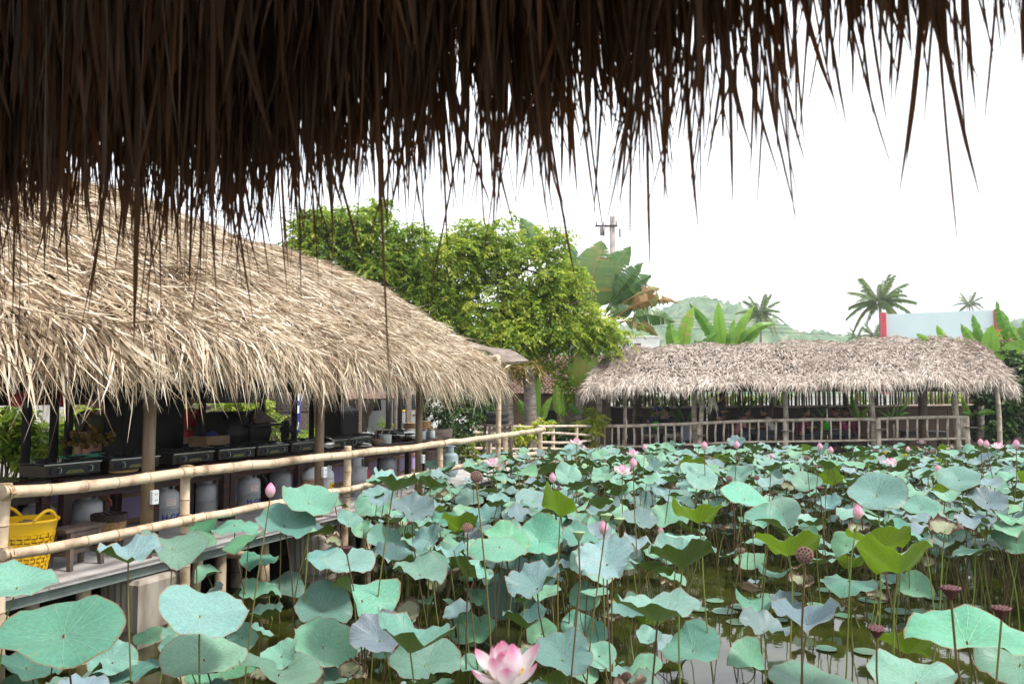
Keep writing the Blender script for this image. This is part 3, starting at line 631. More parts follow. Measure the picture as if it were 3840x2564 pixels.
# ---------------------------------------------------------------- bamboo railing of the left deck
rail = thing('bamboo_railing', 'pale bamboo railing with two long rails along the edge of the left deck', 'railing', P(10, 6.2, DECK)); RO = rail.location
TR = 6.17
rp1 = [(8, 1846), (180, 1838), (440, 1808), (700, 1768), (1000, 1739), (1180, 1716), (1299, 1704), (1500, 1681), (1651, 1663), (1850, 1637), (2040, 1608)]
rp2 = [(8, 2082), (200, 2052), (440, 2004), (700, 1950), (1000, 1893), (1299, 1836), (1500, 1795), (1651, 1764), (1850, 1728), (2030, 1694)]
def pole_poly(name, pts, r, mat, parent, off, node=.36):
    pts = [Vector(p) for p in pts]; ds = [0]
    for i in range(1, len(pts)): ds.append(ds[-1] + (pts[i] - pts[i - 1]).length)
    L = ds[-1]; n = max(3, int(L / node)); out_ = []; rr = []
    def at(x):
        for i in range(1, len(ds)):
            if x <= ds[i] + 1e-6:
                f = (x - ds[i - 1]) / max(1e-6, ds[i] - ds[i - 1]); return pts[i - 1].lerp(pts[i], f)
        return pts[-1]
    for i in range(n + 1):
        x = L * i / n + (random.uniform(-.04, .04) if 0 < i < n else 0); j = Vector((random.gauss(0, .006), 0, random.gauss(0, .006)))
        rv = r * random.uniform(.95, 1.05)
        for dx, k in ((-.03, .985), (-.006, 1.06), (.006, 1.06), (.03, .985)):
            if 0 <= x + dx <= L: out_.append(at(x + dx) + j); rr.append(rv * k)
    m = MB(); m.tube(out_, rr, 10)
    ring_mats(m, rr, r); return m.build(name, [mat, M['node']], parent, True, off)
pole_poly('rail', [hitT(x, y, TR - .06) for x, y in rp1], .052, M['bamboo'], rail, RO)
pole_poly('rail', [hitT(x, y, TR - .06) for x, y in rp2], .046, M['bamboo'], rail, RO)
for px_, top, r in ((17, 1812, .062), (701, 1750, .055), (1299, 1672, .058), (1651, 1652, .055), (2026, 1604, .055)):
    a = hitT(px_, top, TR + .045); bamboo('post', M['bamboo'], rail, Vector((a.x, a.y, -.3)), a, r, RO, wob=.015)
for px_ in (17, 701, 1299, 1651, 2026):
    for pl_, r_ in ((rp1, .052), (rp2, .046)):
        y_ = float(np.interp(px_, [q[0] for q in pl_], [q[1] for q in pl_])); c_ = hitT(px_, y_, TR - .01); mb = MB()
        for k_ in range(3):
            o_ = U * (.012 * k_ - .012 + random.uniform(-.004, .004)); pts_ = [c_ + o_ * (1 + .8 * math.sin(a)) + Vv * (.108 * math.cos(a)) + Vector((0, 0, (r_ + .014) * math.sin(a))) for a in np.linspace(0, 2 * PI, 15)]; mb.tube(pts_, .0055, 5)
        mb.tube([c_ - U * .02 - Vv * .11, c_ + U * .02 - Vv * .112], .007, 5)
        mb.build('lashing', M['hose'], rail, True, RO, kind='stuff')
# far cross-fences beyond the deck
f2 = thing('bamboo_fence', 'thin bamboo fence on the walkway joining the left railing to the far hut', 'fence', atY(2120, 1660, 20.2)); FO = f2.location
for y0, y1 in ((1598, 1596), (1626, 1629), (1657, 1654), (1684, 1680)):
    bamboo('rail', M['bamboo_grey'], f2, atY(2020, y0, 19.3), atY(2215, y1, 22.6), .035, FO)
for x, Y in ((2071, 20.2), (2160, 21.6)): a = atY(x, 1592, Y); bamboo('post', M['bamboo'], f2, Vector((a.x, a.y, -.2)), a, .05, FO)
f3 = thing('bamboo_fence', 'low grey bamboo fence behind the end of the counter', 'fence', atY(1800, 1660, 21)); FO = f3.location
for y0, y1 in ((1604, 1600), (1622, 1624), (1684, 1680), (1708, 1700)):
    bamboo('rail', M['bamboo_grey'], f3, atY(1672, y0, 20), atY(2030, y1, 22), .045, FO)
for x, Y in ((1702, 20.1), (1826, 20.8), (1838, 20.9), (1775, 20.6)): a = atY(x, 1600, Y); bamboo('post', M['bamboo_grey'], f3, Vector((a.x, a.y, .2)), a, .05, FO)
bamboo('post', M['bamboo'], f3, Vector((P(s_of(1896, 6.9), 6.9).x, P(s_of(1896, 6.9), 6.9).y, 0)), hitT(1892, 1640, 6.9), .06, FO)
walk = MB(); c_ = (P(17.6, 6.7) + Q2(.6, 1.2, 0)) / 2; dv = Q2(.6, 1.2, 0) - P(16.9, 7.0); walk.box((c_.x, c_.y, DECK - .06), (dv.length + 1.5, 1.6, .1), math.atan2(dv.y, dv.x)); walk.build('walkway', M['plank'], kind='structure')
# ---------------------------------------------------------------- counter and what is under it
CT = 7.5; CZ = 1.58
def counter(s0, s1_, dt, lab):
    o = thing('counter', lab, 'counter', P((s0 + s1_) / 2, CT + .35 + dt, DECK), ROT, 'dark counters that carry the stoves'); L_ = s1_ - s0
    for y in (-.27, -.09, .09, .27): mb = MB(); mb.rbox((0, y, CZ - DECK - .03), (L_ - .01, .172, .06), .012); mb.build('plank', M['dwood'], o)
    mb = MB(); mb.box((0, -.33, CZ - DECK - .13), (L_ - .1, .04, .09)); mb.build('apron', M['dwood'], o)
    for x in (-L_ / 2 + .06, L_ / 2 - .06, 0):
        for y in (-.30, .30): mb = MB(); mb.box((x, y, (CZ - DECK - .06) / 2), (.10, .09, CZ - DECK - .06)); mb.build('leg', M['dwood'], o)
    mb = MB(); mb.box((0, -.28, .57), (L_ - .2, .05, .05)); mb.build('rail', M['dwood'], o)
    return o
for a, b_, dt, lab in ((2.6, 6.02, .12, 'dark lacquered counter at the left frame edge holding the first stove'), (6.06, 8.55, 0, 'dark lacquered counter behind the nearest brown post'), (8.58, 11.6, .02, 'dark lacquered counter between the first two brown posts, red worn edge'), (11.63, 15.25, 0, 'dark lacquered counter at the far end with pots and jars')): counter(a, b_, dt, lab)
# lilac boarded low wall behind the cylinders
lw = thing('low_wall', 'low lilac board wall with wooden battens behind the gas cylinders', 'wall', P(9, 8.45, DECK), ROT)
for i in range(11):
    x = -6.4 + i * 1.2; 
    mb = MB(); mb.box((x + .6, 0, .36), (1.14, .03, .66)); mb.build('board', M['purple'], lw)
    mb = MB(); mb.box((x, -.02, .36), (.055, .05, .72)); mb.build('batten', M['wood2'], lw)
for z in (.05, .38, .68): mb = MB(); mb.box((.2, -.022, z), (13.2, .045, .05)); mb.build('batten', M['wood2'], lw)
# ---------------------------------------------------------------- gas stoves
def make_stove():
    o = thing('gas_stove', 'x', 'stove', (0, 0, 0), ROT, 'two burner gas stoves in a row on the counter')
    mb = MB(); mb.rbox((.35, .19, .085), (.70, .38, .13), .014); mb.build('body', M['bronze'], o)
    mb = MB(); mb.rbox((.35, .19, .156), (.69, .37, .014), .005); mb.build('top', M['panel'], o)
    mb = MB(); mb.box((.35, -.006, .145), (.70, .012, .012)); mb.build('trim', M['steel'], o)
    mb = MB(); mb.box((.36, -.004, .075), (.56, .010, .085)); mb.box((.36, -.004, .075), (.60, .008, .055)); mb.build('front_panel', M['panel'], o)
    mb = MB(); mb.add([(.24, -.012, .04), (.48, -.012, .04), (.44, -.012, .075), (.28, -.012, .075), (.24, -.008, .04), (.48, -.008, .04), (.44, -.008, .075), (.28, -.008, .075)], [(0, 1, 2, 3), (4, 7, 6, 5), (0, 4, 5, 1), (1, 5, 6, 2), (2, 6, 7, 3), (3, 7, 4, 0)]); mb.build('badge', M['plate'], o)
    for x in (.17, .56):
        mb = MB(); pts = [(x, -.008, .08), (x, -.028, .08)]; mb.tube(pts, .028, 14); k = mb.build('knob', M['panel'], o, True)
        mb = MB(); mb.box((x, -.031, .08), (.010, .012, .05)); mb.build('grip', M['steel'], k)
        mb = MB(); mb.lathe([(.034, 0), (.034, .004), (.029, .004)], 16, (0, 0, 0), False)
        mb.v = [(a + x, -.009 - c, b_ + .08) for a, b_, c in mb.v]; mb.build('ring', M['steel'], k)
    for x in (.17, .53):
        mb = MB(); mb.lathe([(.10, .162), (.10, .168), (.05, .172), (.045, .186), (0, .188)], 16, (x, .2, 0)); b_ = mb.build('burner', M['black'], o)
        mb = MB()
        for k in range(4):
            a = k * PI / 2 + .78; c, s_ = math.cos(a), math.sin(a); mb.tube([(x + c * .12, .2 + s_ * .12, .165), (x + c * .12, .2 + s_ * .12, .200), (x + c * .05, .2 + s_ * .05, .200)], .006, 5)
        mb.tube([(x + .10 * math.cos(q), .2 + .10 * math.sin(q), .190) for q in np.linspace(0, 2 * PI, 17)], .006, 5); mb.build('grate', M['black'], b_)
    return o
st = make_stove()
slab = ['first gas stove at the left, its front edge showing two dials', 'gas stove partly behind the nearest brown post', 'gas stove just right of the nearest brown post', 'gas stove second right of the nearest brown post', 'gas stove between the two brown posts, third right of the nearest one', 'gas stove beside the second brown post, left of it', 'gas stove half hidden behind the second brown post', 'gas stove right of the second brown post, below the black hood', 'farthest gas stove, behind the pots and pans']
for i, s in enumerate((5.92, 6.70, 7.63, 8.42, 9.19, 9.95, 10.72, 11.48, 13.35)):
    o = st if i == 0 else copy_tree(st)
    o['label'] = slab[i]; o.location = P(s, 7.62 if s < 6 else (7.58 if s < 13 else 7.75), CZ); o.rotation_euler = (0, 0, ROT + random.uniform(-.03, .03))
# ---------------------------------------------------------------- gas cylinders
def text_mesh(txt, size, ext=.002):
    cu = bpy.data.curves.new('t', 'FONT'); cu.body = txt; cu.size = size; cu.extrude = ext; cu.align_x = 'CENTER'; cu.align_y = 'CENTER'; cu.resolution_u = 3; cu.offset = .004
    to = bpy.data.objects.new('t', cu); COL.objects.link(to)
    dg = bpy.context.evaluated_depsgraph_get(); me = bpy.data.meshes.new_from_object(to.evaluated_get(dg))
    bpy.data.objects.remove(to); bpy.data.curves.remove(cu); return me
GT = text_mesh('H-GAS', .095); GT.materials.clear(); GT.materials.append(M['ink'])
def wrap(me, R, z0, a0=-PI / 2):
    for v in me.vertices:
        x, y, z = v.co; a = a0 + x / R; v.co = ((R + .001 + z) * math.cos(a), (R + .001 + z) * math.sin(a), z0 + y)
wrap(GT, .160, .155)
def gas_cyl(px_, t, lab, text=False, sticker=False, mat='gas', rz=0.0, hose=None):
    o = thing('gas_cylinder', lab, 'gas cylinder', P(s_of(px_, t), t, DECK), ROT + rz, 'gas cylinders under the counter')
    mb = MB(); mb.lathe([(.115, 0), (.12, .03), (.12, .035), (.15, .06), (.160, .10), (.160, .255), (.164, .258), (.164, .272), (.160, .275), (.160, .40), (.148, .445), (.11, .48), (.05, .50), (0, .502)], 28); mb.build('body', M[mat], o, True)
    mb = MB()
    for k in range(20):
        if k % 10 in (4, 5): continue
        a0, a1 = 2 * PI * k / 20, 2 * PI * (k + 1) / 20
        mb.add([(.10 * math.cos(a0), .10 * math.sin(a0), .47), (.10 * math.cos(a1), .10 * math.sin(a1), .47), (.10 * math.cos(a1), .10 * math.sin(a1), .62), (.10 * math.cos(a0), .10 * math.sin(a0), .62)], [(0, 1, 2, 3)])
    mb.tube([(.10 * math.cos(2 * PI * k / 20), .10 * math.sin(2 * PI * k / 20), .62) for k in range(21)], .009, 6); mb.build('collar', M[mat], o, True)
    mb = MB(); mb.lathe([(.022, .49), (.022, .55), (.035, .555), (.035, .575), (0, .58)], 10); mb.build('valve', M['steel'], o, True)
    if text: link('lettering', GT, o)
    if sticker:
        mb = MB(); 
        for k in range(6):
            a0 = -PI / 2 - .55 + k * .12; a1 = a0 + .12; R = .1615
            mb.add([(R * math.cos(a0), R * math.sin(a0), .30), (R * math.cos(a1), R * math.sin(a1), .30), (R * math.cos(a1), R * math.sin(a1), .385), (R * math.cos(a0), R * math.sin(a0), .385)], [(0, 1, 2, 3)])
        sk = mb.build('sticker', M['label'], o); mb = MB(); R = .1625
        for zz_ in (.315, .335, .355, .37):
            for k in range(5):
                a0 = -PI / 2 - .50 + k * .125; a1 = a0 + .09
                mb.add([(R * math.cos(a0), R * math.sin(a0), zz_), (R * math.cos(a1), R * math.sin(a1), zz_), (R * math.cos(a1), R * math.sin(a1), zz_ + .007), (R * math.cos(a0), R * math.sin(a0), zz_ + .007)], [(0, 1, 2, 3)])
        mb.build('print', M['redink'], sk)
    if hose:
        mb = MB(); mb.tube([(0, -.03, .565), (.06, -.13, .55), (.16, -.18, .45), (.22, -.12, .38), (.24, 0, .50), (.22, .1, .66)], .010, 7); mb.build('hose', M[hose], o, True)
    return o
gas_cyl(163, 7.95, 'grey gas cylinder behind the yellow basket, leftmost under the counter')
gas_cyl(342, 7.9, 'plain grey gas cylinder with a red hose behind the wooden stool', hose='redhose')
gas_cyl(632, 7.75, 'grey gas cylinder with white sticker and lettering cut off by a counter leg', True, True, rz=-.15)
gas_cyl(791, 7.8, 'plain grey gas cylinder with a tan hose looping off its top', hose='hose')
gas_cyl(941, 7.8, 'grey gas cylinder with a black hose and blue H-GAS lettering', True, True, rz=-.15, hose='rubber')
gas_cyl(1058, 8.0, 'grey gas cylinder in shade left of the plastic jug')
gas_cyl(1344, 7.35, 'grey gas cylinder with open collar standing in front of the counter by a railing post')
gas_cyl(1455, 7.95, 'grey gas cylinder in shade behind the red can')
gas_cyl(1690, 7.3, 'pale teal gas cylinder beyond the end of the counter', mat='gasgreen')
# jugs, red can
def jug(px_, t, lab, h, r, liquid, yl):
    o = thing('plastic_jug', lab, 'jug', P(s_of(px_, t), t, DECK), ROT)
    mb = MB(); mb.lathe([(r * .95, 0), (r, .02), (r, h * .55), (r * .98, h * .60)], 20); mb.build('body', M[liquid], o, True)
    mb = MB(); mb.lathe([(r * .98, h * .60), (r, h * .70), (r * .85, h * .82), (r * .35, h * .93), (r * .3, h * .94), (r * .3, h), (0, h)], 20); mb.build('shoulder', M['white'], o, True)
    mb = MB(); mb.tube([(r * .7, 0, h * .82), (r * .95, 0, h * .95), (r * .3, 0, h * 1.0)], .014, 7); mb.build('handle', M['white'], o, True)
    if yl:
        mb = MB()
        for k in range(6):
            a0 = -PI / 2 - .6 + k * .2; a1 = a0 + .2; R = r + .002
            mb.add([(R * math.cos(a0), R * math.sin(a0), h * .28), (R * math.cos(a1), R * math.sin(a1), h * .28), (R * math.cos(a1), R * math.sin(a1), h * .5), (R * math.cos(a0), R * math.sin(a0), h * .5)], [(0, 1, 2, 3)])
        lb = mb.build('label', M['yellowlab'], o); mb = MB(); mb.lathe([(.028, 0), (.028, .003)], 12); mb.v = [(a, -(r + .003) - c, h * .40 + b_ * .7) for a, b_, c in mb.v]; mb.build('emblem', M['red'], lb)
jug(1172, 7.7, 'translucent plastic jug half full of brown liquid beside the second brown post', .56, .16, 'liquid', False)
jug(1232, 7.6, 'white plastic jug with a yellow label behind the second brown post', .52, .11, 'white', True)
o = thing('red_can', 'small bright red can in front of the cylinders by the third railing post', 'can', P(s_of(1378, 7.4), 7.4, DECK), ROT)
mb = MB(); mb.rbox((0, 0, .20), (.10, .07, .40), .015); mb.build('body', M['red'], o); mb = MB(); mb.lathe([(.02, .40), (.02, .44), (0, .445)], 10); mb.build('cap', M['white'], o)
# ---------------------------------------------------------------- deck objects: yellow basket, stool, wicker basket
yb = thing('yellow_basket', 'bright yellow plastic basket full of brown sacking behind the lower rail', 'basket', P(s_of(120, 6.85), 6.85, DECK), -.35)
def brad(z): return .145 + .085 * min(1, z / .46)
for k in range(11):                                    # woven bands with gaps
    z0 = .01 + k * .033; mb = MB(); n = 36
    for i in range(n):
        a0, a1 = 2 * PI * i / n, 2 * PI * (i + 1) / n
        o0 = .005 * (1 if (i + k) % 2 else -1)
        R0 = brad(z0) + o0; R1 = brad(z0 + .024) + o0
        mb.add([(R0 * math.cos(a0), R0 * math.sin(a0), z0), (R0 * math.cos(a1), R0 * math.sin(a1), z0), (R1 * math.cos(a1), R1 * math.sin(a1), z0 + .024), (R1 * math.cos(a0), R1 * math.sin(a0), z0 + .024)], [(0, 1, 2, 3)])
    mb.build('woven_band', M['yellow'], yb)
mb = MB()
for i in range(24):
    a = 2 * PI * i / 24; mb.tube([(brad(0) * math.cos(a), brad(0) * math.sin(a), 0), (brad(.36) * math.cos(a), brad(.36) * math.sin(a), .37)], .006, 4)
mb.build('upright', M['yellow'], yb)
mb = MB(); mb.lathe([(brad(.36), .365), (brad(.46), .45), (brad(.46) + .014, .458), (brad(.46) + .014, .475), (brad(.46) - .004, .475), (brad(.36) - .008, .365)], 36, cap=False); mb.build('rim', M['yellow'], yb, True)
mb = MB(); mb.lathe([(0, .004), (brad(0), .004)], 24, cap=False); mb.build('bottom', M['yellow'], yb); yb.scale = (1.08, 1.08, 1.12)
for sg in (1, -1):
    mb = MB(); R = brad(.46) + .004
    mb.tube([(sg * R * math.cos(a), R * math.sin(a), .452 + .10 * math.cos(a * PI / 1.1)) for a in np.linspace(-.5, .5, 9)], .014, 8); mb.build('handle', M['yellow'], yb, True)
sk = thing('cloth_sack', 'crumpled brown sacks piled inside the yellow basket', 'sack', P(s_of(120, 6.85), 6.85, DECK), ROT)
mb = MB()
for k in range(7):
    a = k * .9; mb.ball((.10 * math.cos(a) * (k > 0), .10 * math.sin(a) * (k > 0), .43 + .03 * math.sin(k * 2)), (.09, .075, .055), 10, 6)
for i, q in enumerate(mb.v): mb.v[i] = tuple(c + random.gauss(0, .006) for c in q)
mb.build('bundle', M['sack'], sk, True)
mb = MB(); mb.lathe([(.10, .10), (.18, .40), (0, .42)], 14); mb.build('filling', M['sack'], sk)
stl = thing('wooden_stool', 'low weathered wooden stool on the deck right of the yellow basket', 'stool', hitT(305, 2075, 6.75) * 1.0, ROT + .10); stl.location.z = DECK
stl.location = P(s_of(305, 6.85), 6.85, DECK)
for y in (-.085, .0, .085): mb = MB(); mb.box((0, y, .375), (.50, .082, .03)); mb.build('seat_board', M['wood'], stl)
for sx_ in (-1, 1):
    for sy in (-1, 1): mb = MB(); mb.tube([(sx_ * .19, sy * .125, 0), (sx_ * .165, sy * .095, .36)], .030, 4); mb.build('leg', M['wood'], stl)
    mb = MB(); mb.box((sx_ * .18, 0, .15), (.03, .20, .04)); mb.build('stretcher', M['wood'], stl)
    mb = MB(); mb.box((0, sx_ * .1, .335), (.36, .025, .05)); mb.build('apron', M['wood'], stl)
mb = MB(); mb.box((0, 0, .15), (.34, .03, .04)); mb.build('stretcher', M['wood'], stl)
wb = thing('wicker_basket', 'round tan wicker basket with dark rim beside the counter', 'basket', P(s_of(424, 7.3), 7.3, DECK), ROT)
def wicker(z0, z1, r0, r1, mat, nm):
    mb = MB(); n = 32; rows = max(2, int((z1 - z0) / .018)); vs_ = []
    for j in range(rows + 1):
        f = j / rows; r = r0 + (r1 - r0) * f
        for i in range(n):
            a = 2 * PI * i / n; q = r + .006 * (1 if (i + j) % 2 else -1); vs_.append((q * math.cos(a), q * math.sin(a), z0 + (z1 - z0) * f))
    fs_ = [(j * n + i, j * n + (i + 1) % n, (j + 1) * n + (i + 1) % n, (j + 1) * n + i) for j in range(rows) for i in range(n)]
    mb.add(vs_, fs_); mb.build(nm, mat, wb)
wicker(0, .10, .135, .148, M['wickdark'], 'base_band'); wicker(.10, .30, .148, .172, M['wick'], 'woven_wall'); wicker(.30, .38, .172, .182, M['wickdark'], 'rim_band')
mb = MB(); mb.lathe([(0, .02), (.13, .02)], 20, cap=False); mb.build('bottom', M['wickdark'], wb)
tr_ = thing('woven_tray', 'small flat straw tray under the second stove at the left', 'tray', P(s_of(478, 7.50), 7.52, CZ), ROT)
mb = MB(); mb.lathe([(0, .004), (.16, .006), (.19, .025), (.20, .024), (.165, 0), (0, 0)], 28, cap=False, sq=.5); mb.build('dish', M['wick'], tr_, True)
# ================================================================ pots and jars on the counter
def C(px_, t=7.68): p = P(s_of(px_, t), t, CZ); return p
def pot(name, lab, cat, px_, t, prof, mat, n=20, extra=None, grp='pots and bowls at the far end of the counter'):
    o = thing(name, lab, cat, C(px_, t), ROT, grp); mb = MB(); mb.lathe(prof, n); mb.build('body', M[mat], o, True)
    if extra: extra(o)
    return o
def handle(o, a, b_, r=.010, mat='black'):
    mb = MB(); mb.tube([a, ((a[0] + b_[0]) / 2, (a[1] + b_[1]) / 2, max(a[2], b_[2]) + .01), b_], r, 6); mb.build('handle', M[mat], o, True)
pot('steel_wok', 'round steel wok lid standing behind the second brown post', 'wok', 1222, 7.62, [(.02, .005), (.13, .02), (.165, .07), (.15, .14), (.09, .19), (0, .205)], 'steel', extra=lambda o: handle(o, (-.03, 0, .205), (.03, 0, .205)))
pot('pan_lid', 'flat shiny pan lid lying on the counter left of the clay bowl', 'lid', 1355, 7.60, [(.20, .005), (.205, .02), (.16, .05), (.05, .065), (.02, .09), (0, .092)], 'steel')
pot('clay_bowl', 'small clay coloured bowl with ladles standing in it', 'bowl', 1411, 7.60, [(.06, 0), (.09, .015), (.15, .09), (.155, .10), (.145, .095), (.08, .02), (0, .02)], 'clay')
for k, (dx, ang) in enumerate(((-.02, .9), (.04, .5), (.0, -.4))):
    p = C(1415 + k * 5, 7.62) + Vector((0, 0, .03)); o = thing('ladle', ('steel ladle leaning left out of the clay bowl', 'ladle leaning right out of the clay bowl', 'dark handled spoon leaning in the clay bowl')[k], 'ladle', p, ROT, 'ladles in the clay bowl')
    mb = MB(); mb.tube([(0, 0, 0), (-.22 * ang, 0, .2), (-.34 * ang, .02, .27)], .008, 6); mb.build('shaft', M['steel'], o, True); mb = MB(); mb.ball((0, 0, 0), (.03, .03, .015)); mb.build('cup', M['steel'], o, True)
pot('saucepan', 'pale enamel saucepan with two thin handles right of the clay bowl', 'saucepan', 1446, 7.60, [(.10, 0), (.115, .01), (.12, .16), (.125, .165), (.11, .16), (.10, .02), (0, .02)], 'white', extra=lambda o: handle(o, (.1, 0, .15), (.26, -.02, .26), .008, 'steel'))
pot('steel_pot', 'deep round steel pot standing behind the stove at the foot of the leaning tree trunk', 'pot', 1376, 8.05, [(.13, 0), (.16, .03), (.165, .15), (.175, .155), (.175, .165), (.12, .19), (.03, .205), (.02, .23), (0, .232)], 'steel')
for k in range(5):
    pot('clay_bowl', ['brown bowl at the bottom of the stack behind the saucepan', 'second brown bowl of the stack behind the saucepan', 'middle brown bowl of the stack behind the saucepan', 'fourth brown bowl of the stack behind the saucepan', 'topmost brown bowl of the stack behind the saucepan'][k], 'bowl', 1440, 8.15, [(.10, .04 * k), (.17, .035 + .04 * k), (.18, .05 + .04 * k), (.165, .05 + .04 * k), (0, .045 + .04 * k)], 'clay', grp='stacked brown bowls')
pot('sieve', 'round wire strainer hanging upright against the last stove', 'strainer', 1497, 7.62, [(.02, .06), (.08, .075), (.115, .12), (.12, .13)], 'steel')
pot('steel_pot', 'wide shiny steel pot left of the third brown post', 'pot', 1543, 7.68, [(.17, 0), (.21, .02), (.215, .13), (.20, .15), (.10, .175), (0, .18)], 'steel')
for k in range(4):
    pot('plate', ['lowest tan plate of the stack by the third brown post', 'second tan plate of the stack by the third brown post', 'third tan plate of the stack by the third brown post', 'top tan plate of the stack by the third brown post'][k], 'plate', 1536, 8.15, [(.10, .19 + .03 * k), (.17, .205 + .03 * k), (.175, .215 + .03 * k), (0, .208 + .03 * k)], 'wick', grp='stacked tan plates')
    pot('clay_bowl', ['lowest tan bowl of the stack behind the glass jars', 'second tan bowl of the stack behind the glass jars', 'third tan bowl of the stack behind the glass jars', 'top tan bowl of the stack behind the glass jars'][k], 'bowl', 1594, 8.05, [(.09, .17 + .04 * k), (.12, .20 + .04 * k), (.125, .215 + .04 * k), (0, .205 + .04 * k)], 'wick', grp='stacked tan bowls')
for px_, r, lab in ((1582, .085, 'big glass jar with a blue lid right of the third brown post'), (1592, .07, 'middle glass jar with white contents on the far counter'), (1618, .08, 'glass jar with a tan lid at the right end of the counter')):
    o = pot('glass_jar', lab, 'jar', px_, 7.6 if r > .075 else 7.75, [(r * .9, 0), (r, .02), (r, .14), (r * .8, .17), (r * .8, .18), (0, .181)], 'glass'); mb = MB(); mb.lathe([(r * .84, .172), (r * .84, .20), (0, .202)], 16); mb.build('lid', M['blue' if px_ == 1582 else 'wick'], o, True)
# ================================================================ interior of the left hut
# black roaster drum on legs
p = P(s_of(880, 9.4), 9.4, DECK); o = thing('roaster_drum', 'big black roasting drum standing behind the stoves', 'roaster', p, ROT)
mb = MB(); mb.tube([(-.55, 0, 1.05), (.55, 0, 1.05)], .34, 18); mb.build('drum', M['black'], o, True)
for x in (-.4, .4):
    for y in (-.2, .2): mb = MB(); mb.box((x, y, .40), (.06, .06, .80)); mb.build('leg', M['black'], o)
mb = MB(); mb.box((.75, 0, .62), (.5, .5, .04)); mb.build('shelf', M['steel'], o)
p = P(s_of(965, 9.2), 9.2, DECK); o = thing('serving_cart', 'dark cart with folded cardboard on top right of the roasting drum', 'cart', p, ROT)
for z in (.35, .75, 1.15): mb = MB(); mb.box((0, 0, z), (.9, .5, .04)); mb.build('shelf', M['black'], o)
for x in (-.42, .42):
    for y in (-.22, .22): mb = MB(); mb.box((x, y, .6), (.04, .04, 1.2)); mb.build('leg', M['black'], o)
mb = MB(); mb.add([(-.3, -.2, 1.19), (.3, -.2, 1.19), (.3, .2, 1.19), (-.3, .2, 1.19), (0, 0, 1.46)], [(0, 1, 4), (1, 2, 4), (2, 3, 4), (3, 0, 4), (3, 2, 1, 0)]); mb.build('hood', M['wood'], o)
# fan
p = P(s_of(1072, 8.6), 8.6, DECK); o = thing('standing_fan', 'black standing fan behind the stoves left of the second brown post', 'fan', p, ROT)
mb = MB(); mb.tube([(0, 0, 0), (0, 0, 1.0)], .03, 8); mb.build('stand', M['black'], o, True); mb = MB(); mb.lathe([(.22, 0), (.24, .02), (0, .04)], 16); mb.build('base', M['black'], o, True)
mb = MB()
for k in range(12): a = PI * k / 12; mb.tube([(.22 * math.cos(a), -.10, 1.08 + .22 * math.sin(a)), (0, -.15, 1.08), (-.22 * math.cos(a), -.10, 1.08 - .22 * math.sin(a))], .004, 4)
mb.tube([(.22 * math.cos(a), -.10, 1.08 + .22 * math.sin(a)) for a in np.linspace(0, 2 * PI, 25)], .008, 5); mb.build('grille', M['black'], o)
for k in range(3): a = k * 2.1; mb = MB(); mb.ball((.10 * math.cos(a), -.07, 1.08 + .10 * math.sin(a)), (.08, .012, .08), 8, 5); mb.build('blade', M['dark'], o, True)
mb = MB(); mb.ball((0, 0, 1.08), (.07, .11, .07)); mb.build('motor', M['black'], o, True)
# chimney hood
p = P(s_of(1274, 9.0), 9.0, DECK); o = thing('chimney_hood', 'square black smoker cabinet with a tapered hood and flue pipe', 'hood', p, ROT)
mb = MB(); mb.rbox((0, 0, .95), (.62, .5, .80), .01); mb.build('cabinet', M['black'], o)
mb = MB(); mb.box((0, 0, 1.43), (.62, .5, .16), taper=.28); mb.build('cowl', M['black'], o)
mb = MB(); mb.tube([(0, 0, 1.48), (0, 0, 2.6)], .085, 12); mb.build('flue', M['black'], o, True); mb = MB(); mb.box((0, -.256, .95), (.54, .01, .70)); mb.build('door', M['dark'], o)
for x in (-.27, .27): mb = MB(); mb.box((x, 0, .28), (.06, .4, .56)); mb.build('leg', M['black'], o)
# boxes, blue cloth
p = P(s_of(790, 9.0), 9.0, DECK); o = thing('box', 'orange brown box holding a blue cloth left of the roasting drum', 'box', p, ROT); mb = MB(); mb.box((0, 0, .92), (.5, .35, .22)); mb.build('carton', M['wood2'], o); mb = MB(); mb.ball((0, -.02, 1.02), (.14, .1, .08)); mb.build('cloth', M['blue'], o, True); mb = MB(); mb.box((0, 0, .4), (.5, .35, .8)); mb.build('stand', M['dark'], o)
# yellow flowers and green sign left
p = P(s_of(345, 8.9), 8.9, DECK); o = thing('flower_vase', 'dim bunch of yellow flowers standing on a ledge behind the second stove', 'flowers', p, ROT)
mb = MB(); mb.lathe([(.08, .6), (.1, .7), (.06, .85), (0, .85)], 12); mb.build('vase', M['dark'], o, True); mb = MB()
for k in range(60): a = random.random() * 6.3; r = random.random() * .4; mb.ball((r * math.cos(a), r * .5 * math.sin(a), 1.0 + random.random() * .28 * (1 - r)), .035, 6, 4)
mb.build('blooms', M['dimyellow'], o, True, kind='stuff')
mb = MB(); mb.box((0, 0, .3), (1.3, .35, .6)); mb.build('ledge', M['dark'], o)
p = P(s_of(318, 8.3), 8.3, CZ); o = thing('sign_board', 'small green printed board standing on the counter behind the first stove', 'sign', p, ROT)
mb = MB(); mb.box((0, 0, .10), (.62, .012, .15)); mb.build('board', M['greenpaint'], o); mb = MB()
for k, x in enumerate((-.27, -.22)): mb.lathe([(.012, 0), (.018, 0), (.018, .004), (.012, .004)], 10); 
mb.v = [(a - .25 + .05 * (i // 40), -.008 - c, .1 + b_) for i, (a, b_, c) in enumerate(mb.v)]; mb.build('print', M['white'], o)
